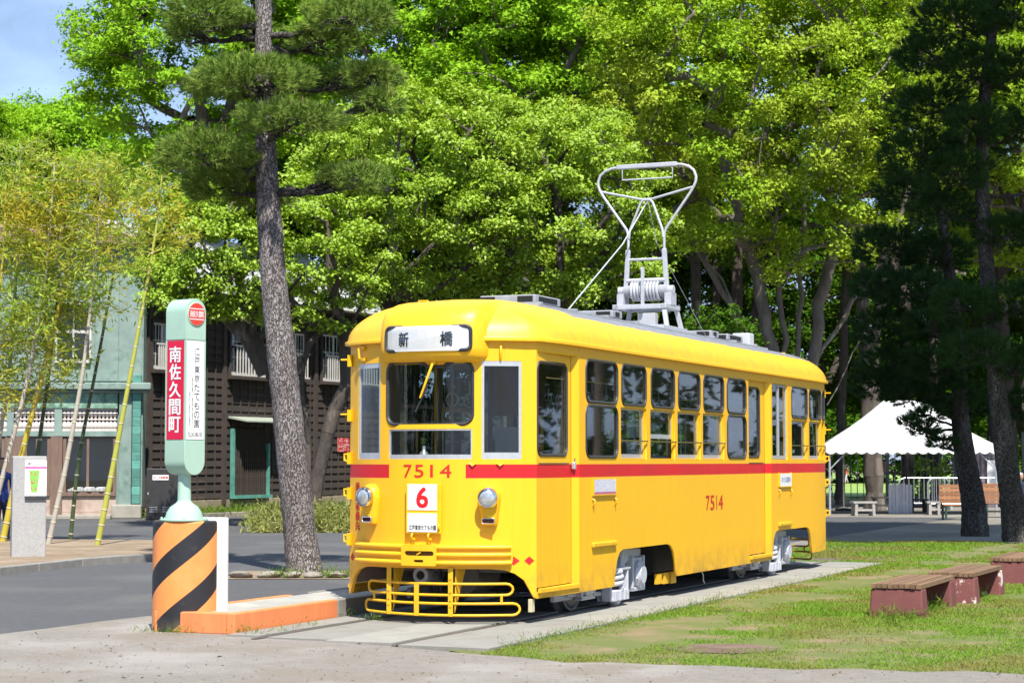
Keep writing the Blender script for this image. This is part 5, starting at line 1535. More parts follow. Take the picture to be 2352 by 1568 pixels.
# door hood, grille window, sill
ka, kb_ = fk(520)[0], fk(618)[0]
zh = fz(570, 966)
MB().add([(ka, -0.07, zh + 0.12), (kb_, -0.07, zh + 0.12), (kb_, -0.75, zh - 0.02), (ka, -0.75, zh - 0.02), (ka, -0.07, zh + 0.06), (kb_, -0.07, zh + 0.06), (kb_, -0.75, zh - 0.06), (ka, -0.75, zh - 0.06)],
         [(0, 1, 2, 3), (7, 6, 5, 4), (0, 4, 5, 1), (1, 5, 6, 2), (2, 6, 7, 3), (3, 7, 4, 0)]).build('hood', pmat('hood_pale_green', (0.36, 0.40, 0.33), (0.28, 0.32, 0.26), 5, 0.6), house)
k0, k1 = fk(528)[0], fk(604)[0]; z0, z1 = fz(566, 1136), fz(566, 985)
gw = MB().box(k0 - 0.1, k1 + 0.12, -0.30, -0.082, z0 - 0.10, z0 - 0.0).box(k1 + 0.02, k1 + 0.12, -0.20, -0.082, z0, z1 - 0.45).box(k0 - 0.1, k0, -0.20, -0.082, z0, z1).build('grille_window', COPPERB, house)
MB().box(k0, k1, -0.090, -0.083, z0, z1).build('dark_room', DARKW, gw)
bar = MB().box(-0.02, 0.02, -0.16, -0.12, z0, z0 + (z1 - z0) * 0.68).mesh('grille_bar', BATTEN)
for i in range(16):
    link_mesh('grille_bar', bar, None, gw, (k0 + (k1 - k0) * (i + 0.5) / 16, 0, 0))
MB().box(k0, k1, -0.119, -0.10, z0 + 0.55, z0 + 0.60).box(k0, k1, -0.119, -0.10, z0 + 1.1, z0 + 1.15).build('grille_rail', BATTEN, gw)
# red enamel notice on the wall
k0, k1 = fk(770)[0], fk(797)[0]; z0, z1 = fz(783, 1037), fz(783, 1005)
m, T, B = new_mat('red_poster')
oc = T.coord('Generated')
T.link(T.mix(T.ramp(T.noise(7, 3, 0.6, oc), 0.52, 0.58), (0.50, 0.03, 0.04), (0.62, 0.50, 0.46)), B.inputs['Base Color'])
tag(MB().box(k0, k1, -0.10, -0.083, z0, z1).build('notice', MATS['red_poster'], house), label='red and white notice on the boards')
# eaves, second tier and roof
ev = MB().box(-0.4, FL + 0.4, -0.85, 8.4, HB, HB + 0.10).build('eaves', BATTEN, house)
MB().tube([(-0.4, -0.9, HB + 0.06), (FL + 0.4, -0.9, HB + 0.06)], 0.06, 8).build('gutter', SASHW, ev)
rh = HB + 2.6
rf = MB().add([(-0.5, -0.9, HB + 0.102), (FL + 0.5, -0.9, HB + 0.102), (FL + 0.5, 8.5, HB + 0.102), (-0.5, 8.5, HB + 0.102), (2.2, 3.8, rh), (FL - 2.2, 3.8, rh)],
             [(0, 1, 5, 4), (1, 2, 5), (2, 3, 4, 5), (3, 0, 4), (0, 3, 2, 1)]).build('roof', ROOFW, house)
for i in range(11):
    t = i / 11
    pA = Vector((-0.5, -0.9, HB + 0.12)).lerp(Vector((2.2, 3.8, rh + 0.01)), t); pB = Vector((FL + 0.5, -0.9, HB + 0.12)).lerp(Vector((FL - 2.2, 3.8, rh + 0.01)), t)
    MB().beam(pA, pB, 0.06, 0.05).build('roof_seam', ROOFW, rf)

# hose cabinet standing against the wooden house
hb = fk(340)[0]
hw = fcorner + fn_ * 0.55 + fd * 0.1
hc = empty('hose_cabinet', ((375 - CXV) / FV * 54.5, 54.5, 0), radians(4), 'black metal hose cabinet with a white label between the two houses', 'cabinet')
MB().box(-0.44, 0.42, 0, 0.5, 0.02, 1.42).build('cabinet_body', pmat('black_cabinet', (0.045, 0.042, 0.042), (0.03, 0.028, 0.028), 5, 0.45), hc, bevel=0.015)
pn = MB().box(-0.27, 0.17, -0.012, -0.002, 1.10, 1.24).build('label_plate', SIGNWHITE, hc)
lettering('ホース格納箱', (-0.25, 0.15, 1.135, 1.205), lambda u, z: Vector((u, -0.015, z)), REDP, pn, 0.015)
for x in (-0.25, 0.12):
    for z in (0.22, 0.28, 0.34):
        MB().box(x - 0.11, x + 0.11, -0.010, 0.001, z, z + 0.022).build('louvre', ROOFGREY, hc)
MB().box(-0.40, -0.37, -0.015, 0.0, 0.70, 0.76).build('latch', ALU, hc)
# ================================================================ TREES AND PLANTS
BARKD = pmat('plum_bark', (0.095, 0.075, 0.06), (0.05, 0.04, 0.034), 5, 0.9, stretch=(1.5, 1.5, 0.5), bump=0.8, bscale=9, c3=(0.24, 0.21, 0.18), c3scale=1.6, c3lo=0.56, c3hi=0.68, bdist=0.05)
BARKZ = pmat('zelkova_bark', (0.16, 0.135, 0.11), (0.10, 0.085, 0.07), 5, 0.9, stretch=(2, 2, 0.5), bump=0.5, bscale=8, c3=(0.26, 0.24, 0.21), c3scale=1.4, c3lo=0.55, c3hi=0.7, bdist=0.03)
def make_pine_bark(name, ca, cb, cc, crack):
    m, T, B = new_mat(name)
    v_ = T.coord('Object', (1.0, 1.0, 0.42))
    vor = T.n.new('ShaderNodeTexVoronoi'); vor.feature = 'DISTANCE_TO_EDGE'; vor.inputs['Scale'].default_value = 30.0
    wv = T.n.new('ShaderNodeMix'); wv.data_type = 'RGBA'; wv.inputs['Factor'].default_value = 0.22
    T.link(v_, wv.inputs['A'])
    nzv = T.n.new('ShaderNodeTexNoise'); nzv.inputs['Scale'].default_value = 9.0; nzv.inputs['Detail'].default_value = 4
    T.link(v_, nzv.inputs['Vector']); T.link(nzv.outputs['Color'], wv.inputs['B']); T.link(wv.outputs['Result'], vor.inputs['Vector'])
    plate = T.ramp(vor.outputs['Distance'], 0.0, 0.14)
    fin = T.noise(30, 6, 0.7, v_)
    pc = T.mix(T.ramp(fin, 0.3, 0.7), ca, cb)
    pc = T.mix(T.ramp(T.noise(2.2, 4, 0.6, v_), 0.5, 0.7), pc, cc)
    pc = T.mix(plate, crack, pc)
    T.link(pc, B.inputs['Base Color']); B.inputs['Roughness'].default_value = 0.9; B.inputs['Specular IOR Level'].default_value = 0.2
    hgt = T.math('ADD', plate, T.math('MULTIPLY', fin, 0.35))
    T.link(T.bump(hgt, 0.9, 0.04), B.inputs['Normal'])
    return m
BARKP = make_pine_bark('pine_bark', (0.31, 0.275, 0.265), (0.20, 0.17, 0.16), (0.38, 0.345, 0.335), (0.10, 0.083, 0.075))
BARKSH = make_pine_bark('shaded_pine_bark', (0.115, 0.10, 0.085), (0.065, 0.055, 0.047), (0.19, 0.18, 0.155), (0.030, 0.025, 0.022))  # pine bark darkened: tree shade put into the colour, plus lichen-dark tone

L_PLUM = leaf_mat('plum_leaf', (0.18, 0.32, 0.018), (0.37, 0.50, 0.060), (0.27, 0.41, 0.034), 0.25, 0.5, gloss=0.025)
L_ZELK = leaf_mat('zelkova_leaf', (0.17, 0.32, 0.020), (0.35, 0.50, 0.046), (0.35, 0.44, 0.054), 0.28, 0.30)
L_BRIGHT = leaf_mat('fresh_leaf', (0.14, 0.32, 0.014), (0.30, 0.50, 0.036), (0.24, 0.43, 0.027), 0.26, 0.25)
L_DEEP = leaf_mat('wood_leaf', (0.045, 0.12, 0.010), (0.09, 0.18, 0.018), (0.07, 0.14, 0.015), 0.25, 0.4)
L_BAMB = leaf_mat('bamboo_leaf', (0.19, 0.36, 0.030), (0.44, 0.50, 0.105), (0.45, 0.39, 0.050), 0.35, 0.9)
L_SASA = leaf_mat('sasa_leaf', (0.16, 0.21, 0.040), (0.44, 0.40, 0.18), (0.22, 0.25, 0.06), 0.25, 1.5)
L_NEEDLE = leaf_mat('pine_needle', (0.07, 0.17, 0.032), (0.34, 0.43, 0.085), (0.19, 0.28, 0.055), 0.04, 1.4)
L_NEEDLED = leaf_mat('dark_pine_needle', (0.022, 0.056, 0.018), (0.055, 0.105, 0.034), (0.036, 0.075, 0.022), 0.10, 0.8)
L_GRASS = leaf_mat('grass_blade', (0.12, 0.25, 0.024), (0.23, 0.33, 0.05), (0.25, 0.23, 0.07), 0.25, 0.8)
L_VERGE = leaf_mat('verge_blade', (0.09, 0.18, 0.02), (0.17, 0.24, 0.04), (0.12, 0.2, 0.03), 0.25, 0.8)

def skeleton_mesh(name, nodes, parents, radii, mat, sides=7):
    P = np.array(nodes, dtype=np.float64); par = np.array(parents); r = np.array(radii)
    idx = np.nonzero(par >= 0)[0]
    a = P[par[idx]]; b = P[idx]
    d = b - a; ln = np.linalg.norm(d, axis=1, keepdims=True); ln[ln < 1e-6] = 1e-6
    d = d / ln
    up = np.tile(np.array([0.13, 0.97, 0.21]), (len(d), 1))
    u = np.cross(d, up); u /= np.linalg.norm(u, axis=1, keepdims=True) + 1e-9
    w = np.cross(d, u)
    r1 = r[idx]; r0 = np.minimum(r[par[idx]], r1 * 1.35)
    a = a - d * (r0[:, None] * 0.3)
    ang = np.arange(sides) * 2 * pi / sides
    ca, sa = np.cos(ang), np.sin(ang)
    ringA = a[:, None, :] + (u[:, None, :] * ca[None, :, None] + w[:, None, :] * sa[None, :, None]) * r0[:, None, None]
    ringB = b[:, None, :] + (u[:, None, :] * ca[None, :, None] + w[:, None, :] * sa[None, :, None]) * r1[:, None, None]
    V = np.concatenate([ringA, ringB], axis=1).reshape(-1, 3)
    n = len(idx); base = (np.arange(n) * 2 * sides)[:, None]
    k = np.arange(sides)[None, :]; k2 = (k + 1) % sides
    Q = np.stack([base + k, base + k2, base + sides + k2, base + sides + k], axis=2).reshape(-1, 4)
    return np_mesh(name, V, Q, mat, smooth=True)

def grow(trunks, tips, R, seed, step=0.55, wob=0.16, rmin=0.011, expo=0.5, lift=0.35):
    """branches reach out from the trunk polylines to every tip; thickness follows what each limb carries"""
    r = random.Random(seed)
    nodes, par = [], []
    for tr in trunks:
        prev = -1
        for i in range(len(tr) - 1):
            a, b = Vector(tr[i]), Vector(tr[i + 1])
            k = max(1, int((b - a).length / step))
            for j in range(k + (1 if i == len(tr) - 2 else 0)):
                q = a.lerp(b, j / k)
                if prev >= 0: q = q + Vector((r.gauss(0, wob * 0.18), r.gauss(0, wob * 0.18), 0))
                nodes.append(np.array(q)); par.append(prev); prev = len(nodes) - 1
    ntr = len(nodes)
    cnt = [0] * ntr
    tips = [np.array(t) for t in tips]
    tn = np.array(nodes)
    order = sorted(range(len(tips)), key=lambda i: np.min(np.linalg.norm(tn - tips[i], axis=1)))
    zlow = min(n[2] for n in nodes)
    for i in order:
        t = tips[i]
        A = np.array(nodes)
        dd = np.linalg.norm(A - t, axis=1) + 1.6 * np.maximum(0, A[:, 2] - t[2] + 0.2) + np.where(A[:, 2] < zlow + 1.2, 4.0, 0.0)
        j = int(np.argmin(dd))
        p = A[j]; L_ = np.linalg.norm(t - p); k = max(1, int(L_ / step))
        prev = j
        side = np.array([r.gauss(0, 1), r.gauss(0, 1), r.gauss(0, 0.4)]) * L_ * 0.07
        for q in range(1, k + 1):
            f = q / k
            bow = sin(pi * f)
            pt = p + (t - p) * f + side * bow + np.array([0, 0, lift * L_ * 0.18 * bow])
            if q < k: pt = pt + np.array([r.gauss(0, wob), r.gauss(0, wob), r.gauss(0, wob)]) * 0.35
            nodes.append(pt); par.append(prev); cnt.append(0); prev = len(nodes) - 1
        c = prev
        while c >= 0:
            cnt[c] += 1; c = par[c]
    tot = max(cnt) if cnt else 1
    rad = [max(rmin, R * (max(c, 0.25) / tot) ** expo) for c in cnt]
    return nodes, par, rad

def leaf_quads(C, N, L, Wd, rg, tone, tri=False):
    """C leaf centres, N leaf normals"""
    n = len(C)
    N = N / (np.linalg.norm(N, axis=1, keepdims=True) + 1e-9)
    t = rg.normal(size=(n, 3)); u = np.cross(N, t); u /= np.linalg.norm(u, axis=1, keepdims=True) + 1e-9
    w = np.cross(N, u)
    l = L[:, None]; b = Wd[:, None]
    fold = N * (b * 0.25)
    if tri:
        V = np.stack([C - u * l * 0.5 - w * b * 0.5, C - u * l * 0.5 + w * b * 0.5, C + u * l * 0.5], axis=1).reshape(-1, 3)
        return V, np.arange(3 * n).reshape(-1, 3)
    V = np.stack([C - u * l * 0.5, C + w * b * 0.5 + fold, C + u * l * 0.5, C - w * b * 0.5 + fold], axis=1).reshape(-1, 3)
    Q = np.arange(4 * n).reshape(-1, 4)
    return V, Q

def clump_leaves(tips, sizes, per, leaf, rg, flat=0.55, subs=9, aspect=0.62, spread=0.24):
    Cs, Ns = [], []
    for t, cr in zip(tips, sizes):
        n = max(6, int(per * (cr ** 2)))
        k = subs
        d = rg.normal(size=(k, 3)); d[:, 2] = d[:, 2] * 0.9 + 0.35
        d /= np.linalg.norm(d, axis=1, keepdims=True)
        sc = np.array(t) + d * cr * np.array([0.78, 0.78, flat]) * rg.uniform(0.55, 1.05, (k, 1))
        which = rg.integers(0, k, n)
        off = rg.normal(size=(n, 3)) * np.array([spread, spread, spread * 0.55]) * cr
        C = sc[which] + off
        out = (C - np.array(t)) / cr
        Nn = out * 0.55 + np.array([0, -0.15, 0.75]) + rg.normal(size=(n, 3)) * 0.55
        Cs.append(C); Ns.append(Nn)
    C = np.concatenate(Cs); N = np.concatenate(Ns)
    L = leaf * np.clip(rg.lognormal(0.0, 0.34, len(C)), 0.45, 2.0)
    tone = rg.uniform(0, 1, len(C))
    V, Q = leaf_quads(C, N, L, L * (aspect if leaf < 0.12 else aspect * 1.1), rg, tone, leaf >= 0.12)
    return V, Q, tone

def crown_tips(c, r, n, rg, inner=0.45, zmin=None, power=0.5):
    """clump centres spread through the outer part of an ellipsoid, kept apart from each other"""
    out = []
    c = np.array(c); r = np.array(r)
    md = (r[0] * r[1] * r[2]) ** (1 / 3) * 1.05 / (n ** (1 / 3))
    tries = 0
    while len(out) < n and tries < n * 60:
        tries += 1
        d = rg.normal(size=3); d /= np.linalg.norm(d)
        q = c + d * r * rg.uniform(inner, 1.0) ** power
        if zmin is not None and q[2] < zmin: continue
        if d[2] < -0.55 and rg.uniform() < 0.6: continue
        if all(np.linalg.norm((q - o)) > md * (1.0 if tries < n * 25 else 0.7) for o in out): out.append(q)
    return out

def tree(name, label, base, trunks, tips, sizes, R, lmat, bark, leaf, per, seed, group, flat=0.55, subs=9, cat='tree', wob=0.16, expo=0.5, lift=0.35, spread=0.24, step=0.55):
    rg = np.random.default_rng(seed)
    b = np.array(base)
    t = empty(name, base, 0, label, cat, group)
    tr = [[np.array(p) - b for p in q] for q in trunks]
    tp = [np.array(p) - b for p in tips]
    nodes, par, rad = grow(tr, tp, R, seed, wob=wob, expo=expo, lift=lift, step=step)
    # root flare
    for i, q in enumerate(nodes):
        if q[2] < 0.6 and rad[i] > 0.06: rad[i] *= 1 + 0.5 * (0.6 - max(0, q[2]))
    me = skeleton_mesh('trunk', nodes, par, rad, bark)
    link_mesh('trunk', me, None, t)
    V, Q, tone = clump_leaves(tp, sizes, per, leaf, rg, flat, subs, spread=spread)
    me = np_mesh('crown', V, Q, lmat, attr=tone, tri=Q.shape[1] == 3)
    link_mesh('crown', me, None, t)
    return t

def A3(x, y, Y): return np.array(at(x, y, Y))
def ell(x, y, Y, rxp, ryp, depth):
    """crown ellipsoid given as it measures in the survey photo"""
    s = Y / FV
    return A3(x, y, Y), np.array([rxp * s, depth, ryp * s])

G1 = 'trees behind the tram'
rgT = np.random.default_rng(5)
def leafy(name, label, x, y, Y, rxp, ryp, dep, n, csize, R, lmat, bark, leaf, per, seed, bx=None, forks=3, zmin=None, extra=None, trunks=None, group=G1, flat=0.55, inner=0.45, subs=9, wob=0.16, lift=0.35, expo=0.5, spread=0.24):
    rg = np.random.default_rng(seed + 1000)
    c, r = ell(x, y, Y, rxp, ryp, dep)
    tips = crown_tips(c, r, n, rg, inner, zmin)
    if extra: tips += [A3(*e) for e in extra]
    sizes = [csize * rg.uniform(0.75, 1.25) for _ in tips]
    bxx = bx if bx is not None else x
    base = A3(bxx, 1000, Y); base[2] = 0.0
    if trunks is None:
        fz = max(2.5, c[2] - r[2] * 0.9)
        trunks = [[base, base + np.array([rg.normal() * 0.3, 0, fz * 0.5]), np.array([base[0] * 0.6 + c[0] * 0.4, base[1], fz])]]
        for k in range(forks):
            a = 2 * pi * k / forks + rg.uniform(0, 1)
            trunks.append([trunks[0][-1], c + np.array([cos(a) * r[0] * 0.35, sin(a) * r[1] * 0.35, -r[2] * 0.25 + rg.normal() * 0.3])])
    else:
        trunks = [[A3(*p) if len(p) == 3 else p for p in q] for q in trunks]
        base = trunks[0][0].copy(); base[2] = 0
        trunks[0][0] = base
    return tree(name, label, tuple(base), trunks, tips, sizes, R, lmat, bark, leaf, per, seed, group, flat, subs, wob=wob, lift=lift, expo=expo, spread=spread)

# --- plum-like trees between the tram and the wooden house
YA = 48.5
leafy('plum_tree', 'gnarled twin trunk tree with fresh leaves before the wooden house', 600, 585, YA, 290, 185, 2.6, 95, 0.55, 0.26, L_PLUM, BARKD, 0.088, 1500, 21,
      trunks=[[(722, 1190, YA), (712, 1080, YA), (700, 960, YA), (690, 840, YA), (712, 790, YA), (738, 760, YA)],
              [(722, 1150, YA), (735, 1040, YA), (765, 940, YA), (800, 885, YA), (790, 800, YA), (765, 700, YA), (760, 560, YA)],
              [(690, 840, YA), (610, 850, YA), (575, 780, YA), (520, 720, YA), (480, 640, YA)],
              [(738, 760, YA), (790, 700, YA), (860, 640, YA)]],
      extra=[(380, 640, 47.5), (420, 690, 47.5), (350, 560, 48), (470, 700, 47), (800, 760, 48), (760, 690, 47.6), (690, 660, 48), (560, 690, 47.4), (640, 600, 47), (400, 600, 47), (340, 620, 46.5), (370, 690, 46.5), (430, 640, 46.5), (480, 600, 46.5), (510, 660, 46.5), (550, 620, 46.5), (590, 680, 46.8), (450, 720, 47), (540, 720, 47), (700, 720, 47.2), (830, 700, 47.5), (780, 640, 47), (850, 650, 47), (330, 520, 47), (380, 500, 47)], wob=0.3, lift=0.1, flat=0.40)
YB = 51.0
leafy('plum_tree', 'broad fresh leaved tree just left of the tram roof', 960, 440, YB, 265, 265, 3.0, 120, 0.60, 0.20, L_PLUM, BARKD, 0.090, 1450, 22,
      trunks=[[(925, 1185, YB), (915, 900, YB), (895, 720, YB), (905, 600, YB), (930, 470, YB)], [(895, 720, YB), (820, 600, YB), (770, 480, YB), (760, 400, YB)],
              [(905, 640, YB), (1000, 560, YB), (1060, 470, YB)]], wob=0.3, lift=0.15, flat=0.42,
      extra=[(820, 640, 50), (880, 660, 49.5), (960, 640, 49.5), (1040, 640, 50), (1090, 600, 50)])
YC = 52.0
leafy('plum_tree', 'fresh leaved tree directly behind the tram destination box', 1270, 460, YC, 250, 240, 3.0, 120, 0.60, 0.20, L_PLUM, BARKD, 0.090, 1450, 23,
      trunks=[[(1290, 1180, YC), (1285, 800, YC), (1290, 600, YC), (1285, 520, YC), (1270, 400, YC)], [(1285, 560, YC), (1360, 545, YC), (1420, 480, YC)], [(1288, 640, YC), (1190, 590, YC), (1130, 500, YC)]],
      wob=0.3, lift=0.15, flat=0.42, extra=[(1150, 650, 51), (1230, 670, 51), (1330, 660, 51), (1400, 640, 51), (1180, 600, 50.5), (1480, 620, 51), (1450, 560, 51), (1350, 690, 50.8), (1270, 640, 50.5), (1100, 680, 50.5), (1200, 700, 50.5), (1480, 690, 51.5)])
# --- big multi-stem zelkova on the right
YD = 62.0
leafy('zelkova_tree', 'many stemmed tall tree with grey limbs behind the tram roof', 1740, 190, YD, 400, 400, 5.0, 200, 0.88, 0.20, L_ZELK, BARKZ, 0.112, 800, 24,
      trunks=[[(1800, 1180, YD), (1795, 900, YD), (1775, 800, YD), (1740, 640, YD), (1690, 470, YD), (1640, 300, YD)],
              [(1798, 950, YD), (1830, 820, YD), (1845, 640, YD), (1850, 420, YD), (1900, 220, YD)],
              [(1795, 930, YD), (1800, 780, YD), (1785, 560, YD), (1745, 400, YD), (1760, 200, YD)],
              [(1800, 960, YD), (1890, 800, YD), (1960, 690, YD), (2050, 560, YD), (2090, 420, YD)],
              [(1795, 930, YD), (1700, 740, YD), (1620, 600, YD), (1550, 480, YD)],
              [(1800, 980, YD), (1730, 820, YD), (1660, 640, YD), (1580, 560, YD)],
              [(1900, 930, YD), (1980, 770, YD), (2060, 660, YD), (2110, 600, YD)],
              [(1860, 930, YD), (1880, 700, YD), (1940, 500, YD), (1990, 300, YD)]],
      extra=[(1590, 560, 60.2), (1640, 545, 60.2), (1900, 560, 60.2), (1960, 600, 59.8), (1930, 500, 60.2), (1860, 480, 60.2), (2010, 520, 60.2), (1680, 440, 60.2), (1800, 620, 60.7), (1560, 330, 59.8), (1640, 330, 59.8)],
      zmin=A3(1700, 560, YD)[2], wob=0.2, lift=0.5, expo=0.42, flat=0.5)
# --- tall row behind
leafy('zelkova_tree', 'tall bright green tree at the left with open sky beside it', 470, 130, 66, 300, 285, 4.0, 135, 0.90, 0.26, L_BRIGHT, BARKZ, 0.125, 760, 31, bx=470, flat=0.5)
leafy('zelkova_tree', 'tall bright green tree above the plum tree left of centre', 860, 60, 69, 330, 260, 4.0, 135, 0.97, 0.26, L_BRIGHT, BARKZ, 0.125, 760, 32, bx=900, flat=0.5)
leafy('zelkova_tree', 'tall fresh green tree above the middle of the tram', 1230, 130, 66, 300, 270, 4.0, 135, 0.97, 0.26, L_BRIGHT, BARKZ, 0.125, 760, 33, bx=1200, flat=0.5)
leafy('zelkova_tree', 'olive tinted tall tree behind the bow collector', 1480, 80, 74, 330, 290, 4.5, 130, 1.1, 0.26, L_ZELK, BARKZ, 0.14, 640, 34, flat=0.5)
leafy('zelkova_tree', 'tall green tree left of the dark pines', 2080, 170, 66, 270, 330, 4.0, 135, 0.97, 0.26, L_ZELK, BARKZ, 0.125, 760, 35, bx=2020, flat=0.5)
leafy('zelkova_tree', 'tall green tree behind the dark pines at the right edge', 2370, 260, 68, 260, 420, 4.0, 135, 1.01, 0.26, L_ZELK, BARKZ, 0.125, 760, 36, bx=2380, flat=0.5)
# --- lower far trees at the left, behind the shop roof
leafy('far_tree', 'low distant tree under the sky at the left edge', 20, 380, 92, 150, 150, 4.0, 46, 1.2, 0.35, L_BRIGHT, BARKZ, 0.15, 620, 41, flat=0.55, group='distant trees at the left')
leafy('far_tree', 'distant tree between the left edge and the tall bright tree', 175, 400, 88, 140, 165, 4.0, 46, 1.15, 0.35, L_BRIGHT, BARKZ, 0.15, 620, 42, flat=0.55, group='distant trees at the left')
leafy('far_tree', 'deeper green distant tree below the tall bright tree', 620, 430, 80, 150, 160, 3.6, 46, 1.1, 0.35, L_DEEP, BARKZ, 0.145, 620, 43, flat=0.55, group='distant trees at the left')

for i, (x, y, Y, rx, ry, mt, lab) in enumerate(((600, 430, 78, 250, 190, L_DEEP, 'deep green tree filling the gap behind the big pine'), (880, 430, 80, 240, 200, L_BRIGHT, 'green tree in the gap above the tram front'),
                                           (1130, 430, 80, 240, 200, L_DEEP, 'deep green tree behind the tram destination box tree'), (1390, 440, 80, 250, 210, L_BRIGHT, 'green tree behind the left arm of the bow collector'), (1640, 420, 82, 220, 200, L_DEEP, 'deep green tree behind the right arm of the bow collector'))):
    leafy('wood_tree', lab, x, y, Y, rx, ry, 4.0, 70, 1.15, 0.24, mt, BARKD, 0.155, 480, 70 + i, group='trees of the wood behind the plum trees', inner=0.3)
# --- shrub under the zelkova
leafy('round_shrub', 'dark leaved round shrub showing above the tram roof', 1655, 800, 50, 95, 100, 1.1, 42, 0.34, 0.10, L_DEEP, BARKD, 0.085, 1100, 44, group='shrubs', inner=0.5)
# --- dark wood behind
for i, (x, y, Y, rx, ry, lab) in enumerate(((980, 760, 82, 260, 240, 'shaded wood tree left of centre behind the plum trees'), (1290, 780, 84, 250, 240, 'shaded wood tree behind the middle of the tram'),
                                           (1590, 720, 84, 240, 260, 'shaded wood tree behind the bow collector base'), (1860, 760, 88, 250, 280, 'shaded wood tree behind the grey limbs'),
                                           (2120, 740, 90, 250, 300, 'shaded wood tree behind the marquee'), (2350, 700, 86, 230, 320, 'shaded wood tree at the right edge behind the marquee'))):
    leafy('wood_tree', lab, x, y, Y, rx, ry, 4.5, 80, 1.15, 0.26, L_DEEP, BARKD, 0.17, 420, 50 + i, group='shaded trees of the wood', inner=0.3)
for i, (x, Y, w) in enumerate(((1585, 70, 0.24), (1640, 74, 0.20), (1690, 72, 0.28), (1740, 76, 0.22), (1925, 74, 0.22), (1998, 66, 0.26), (2085, 78, 0.34), (2150, 80, 0.3), (2270, 78, 0.3), (2330, 74, 0.26))):
    labs = ('leftmost bare dark trunk of the wood, beside the bow collector', 'thin dark trunk of the wood second right of the bow collector', 'dark trunk of the wood above the round shrub', 'slim dark trunk right of the round shrub', 'dark trunk just above the rear end of the tram',
            'dark trunk rising behind the maroon direction board', 'thick trunk behind the white boards', 'trunk behind the right part of the marquee', 'trunk behind the gap between the two pines', 'trunk behind the right-hand pine')
    base = A3(x, 1000, Y); base[2] = 0
    top = base + np.array([random.uniform(-1.2, 1.2), 0, 14.0])
    rg = np.random.default_rng(300 + i)
    tips = [base + np.array([rg.normal() * 1.8, rg.normal() * 1.5, rg.uniform(9, 15)]) for _ in range(14)]
    tree('wood_tree', labs[i], tuple(base), [[base, base + (top - base) * 0.5 + np.array([rg.normal() * 0.25, 0, 0]), top]], tips, [1.0] * 14, w * 0.78, L_DEEP, BARKD, 0.17, 200, 400 + i, 'bare dark trunks of the wood', expo=0.30)
# low undergrowth beyond the fence
def low_mass(name, label, pts, size, per, leaf, lmat, seed, kind=None, cat=None):
    rg = np.random.default_rng(seed)
    V, Q, tone = clump_leaves(pts, [size * rg.uniform(0.7, 1.3) for _ in pts], per, leaf, rg, 0.8, 10)
    o = link_mesh(name, np_mesh(name, V, Q, lmat, attr=tone, tri=Q.shape[1] == 3), None)
    return tag(o, label, cat, None, kind)
rg = np.random.default_rng(77)
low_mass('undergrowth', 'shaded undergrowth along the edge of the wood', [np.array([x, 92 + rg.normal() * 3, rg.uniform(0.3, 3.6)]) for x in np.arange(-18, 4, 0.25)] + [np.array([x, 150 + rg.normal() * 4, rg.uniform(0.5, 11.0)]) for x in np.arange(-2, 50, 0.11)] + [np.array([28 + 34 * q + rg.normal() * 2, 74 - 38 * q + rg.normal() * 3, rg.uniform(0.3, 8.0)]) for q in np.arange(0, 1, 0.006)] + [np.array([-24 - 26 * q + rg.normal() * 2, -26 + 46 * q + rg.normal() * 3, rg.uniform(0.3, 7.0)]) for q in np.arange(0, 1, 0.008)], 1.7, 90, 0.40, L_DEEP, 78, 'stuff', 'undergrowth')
low_mass('hedge', 'sunlit shrubs beyond the iron fence right of centre', [np.array([PT_(x, 77), 77 + rg.normal() * 0.5, rg.uniform(0.3, 1.5)]) for x in range(2090, 2230, 7)] if False else [np.array([(x - CXV) / FV * 77, 77 + rg.normal() * 0.5, rg.uniform(0.3, 1.4)]) for x in range(2095, 2230, 7)], 0.45, 500, 0.10, L_PLUM, 79, None, 'shrubs')

# --- off-frame shade tree: its high crown shades the dark pines and the plaza
tb_ = np.array([13.5, 33.5, 0.0])
rg = np.random.default_rng(90)
tips = crown_tips((11.8, 33.5, 19.5), (5.6, 3.8, 9.2), 210, rg, 0.2)
tree('shade_tree', 'tall spreading tree just outside the right edge shading the dark pines', tuple(tb_), [[tb_, tb_ + np.array([-0.2, 0, 6.0]), np.array([12.4, 33.5, 12.0])], [np.array([12.4, 33.5, 12.0]), np.array([10.5, 33.3, 18.0])], [np.array([12.4, 33.5, 12.0]), np.array([13.2, 33.6, 20.0])]],
     tips, [1.2] * len(tips), 0.45, L_ZELK, BARKZ, 0.24, 190, 91, None)

# --- pines
def tube_tree(path, radii, mat, name, parent, n=20, rough=0.03, seed=1):
    rg = random.Random(seed)
    pts = []; rs = []
    for i in range(len(path) - 1):
        k = 10
        for j in range(k):
            f = j / k
            pts.append(Vector(path[i]).lerp(Vector(path[i + 1]), f)); rs.append(radii[i] * (1 - f) + radii[i + 1] * f)
    pts.append(Vector(path[-1])); rs.append(radii[-1])
    # soften corners
    for _ in range(5):
        pts = [pts[0]] + [(pts[i - 1] + pts[i] * 2 + pts[i + 1]) / 4 for i in range(1, len(pts) - 1)] + [pts[-1]]
    rs = [r * (1 + rg.uniform(-rough, rough)) for r in rs]
    mb = MB().tube(pts, rs, n)
    mb.v = [tuple(Vector(q) + Vector((rg.uniform(-1, 1), rg.uniform(-1, 1), 0)) * 0.008) for q in mb.v]
    return mb.build(name, mat, parent, smooth=70)

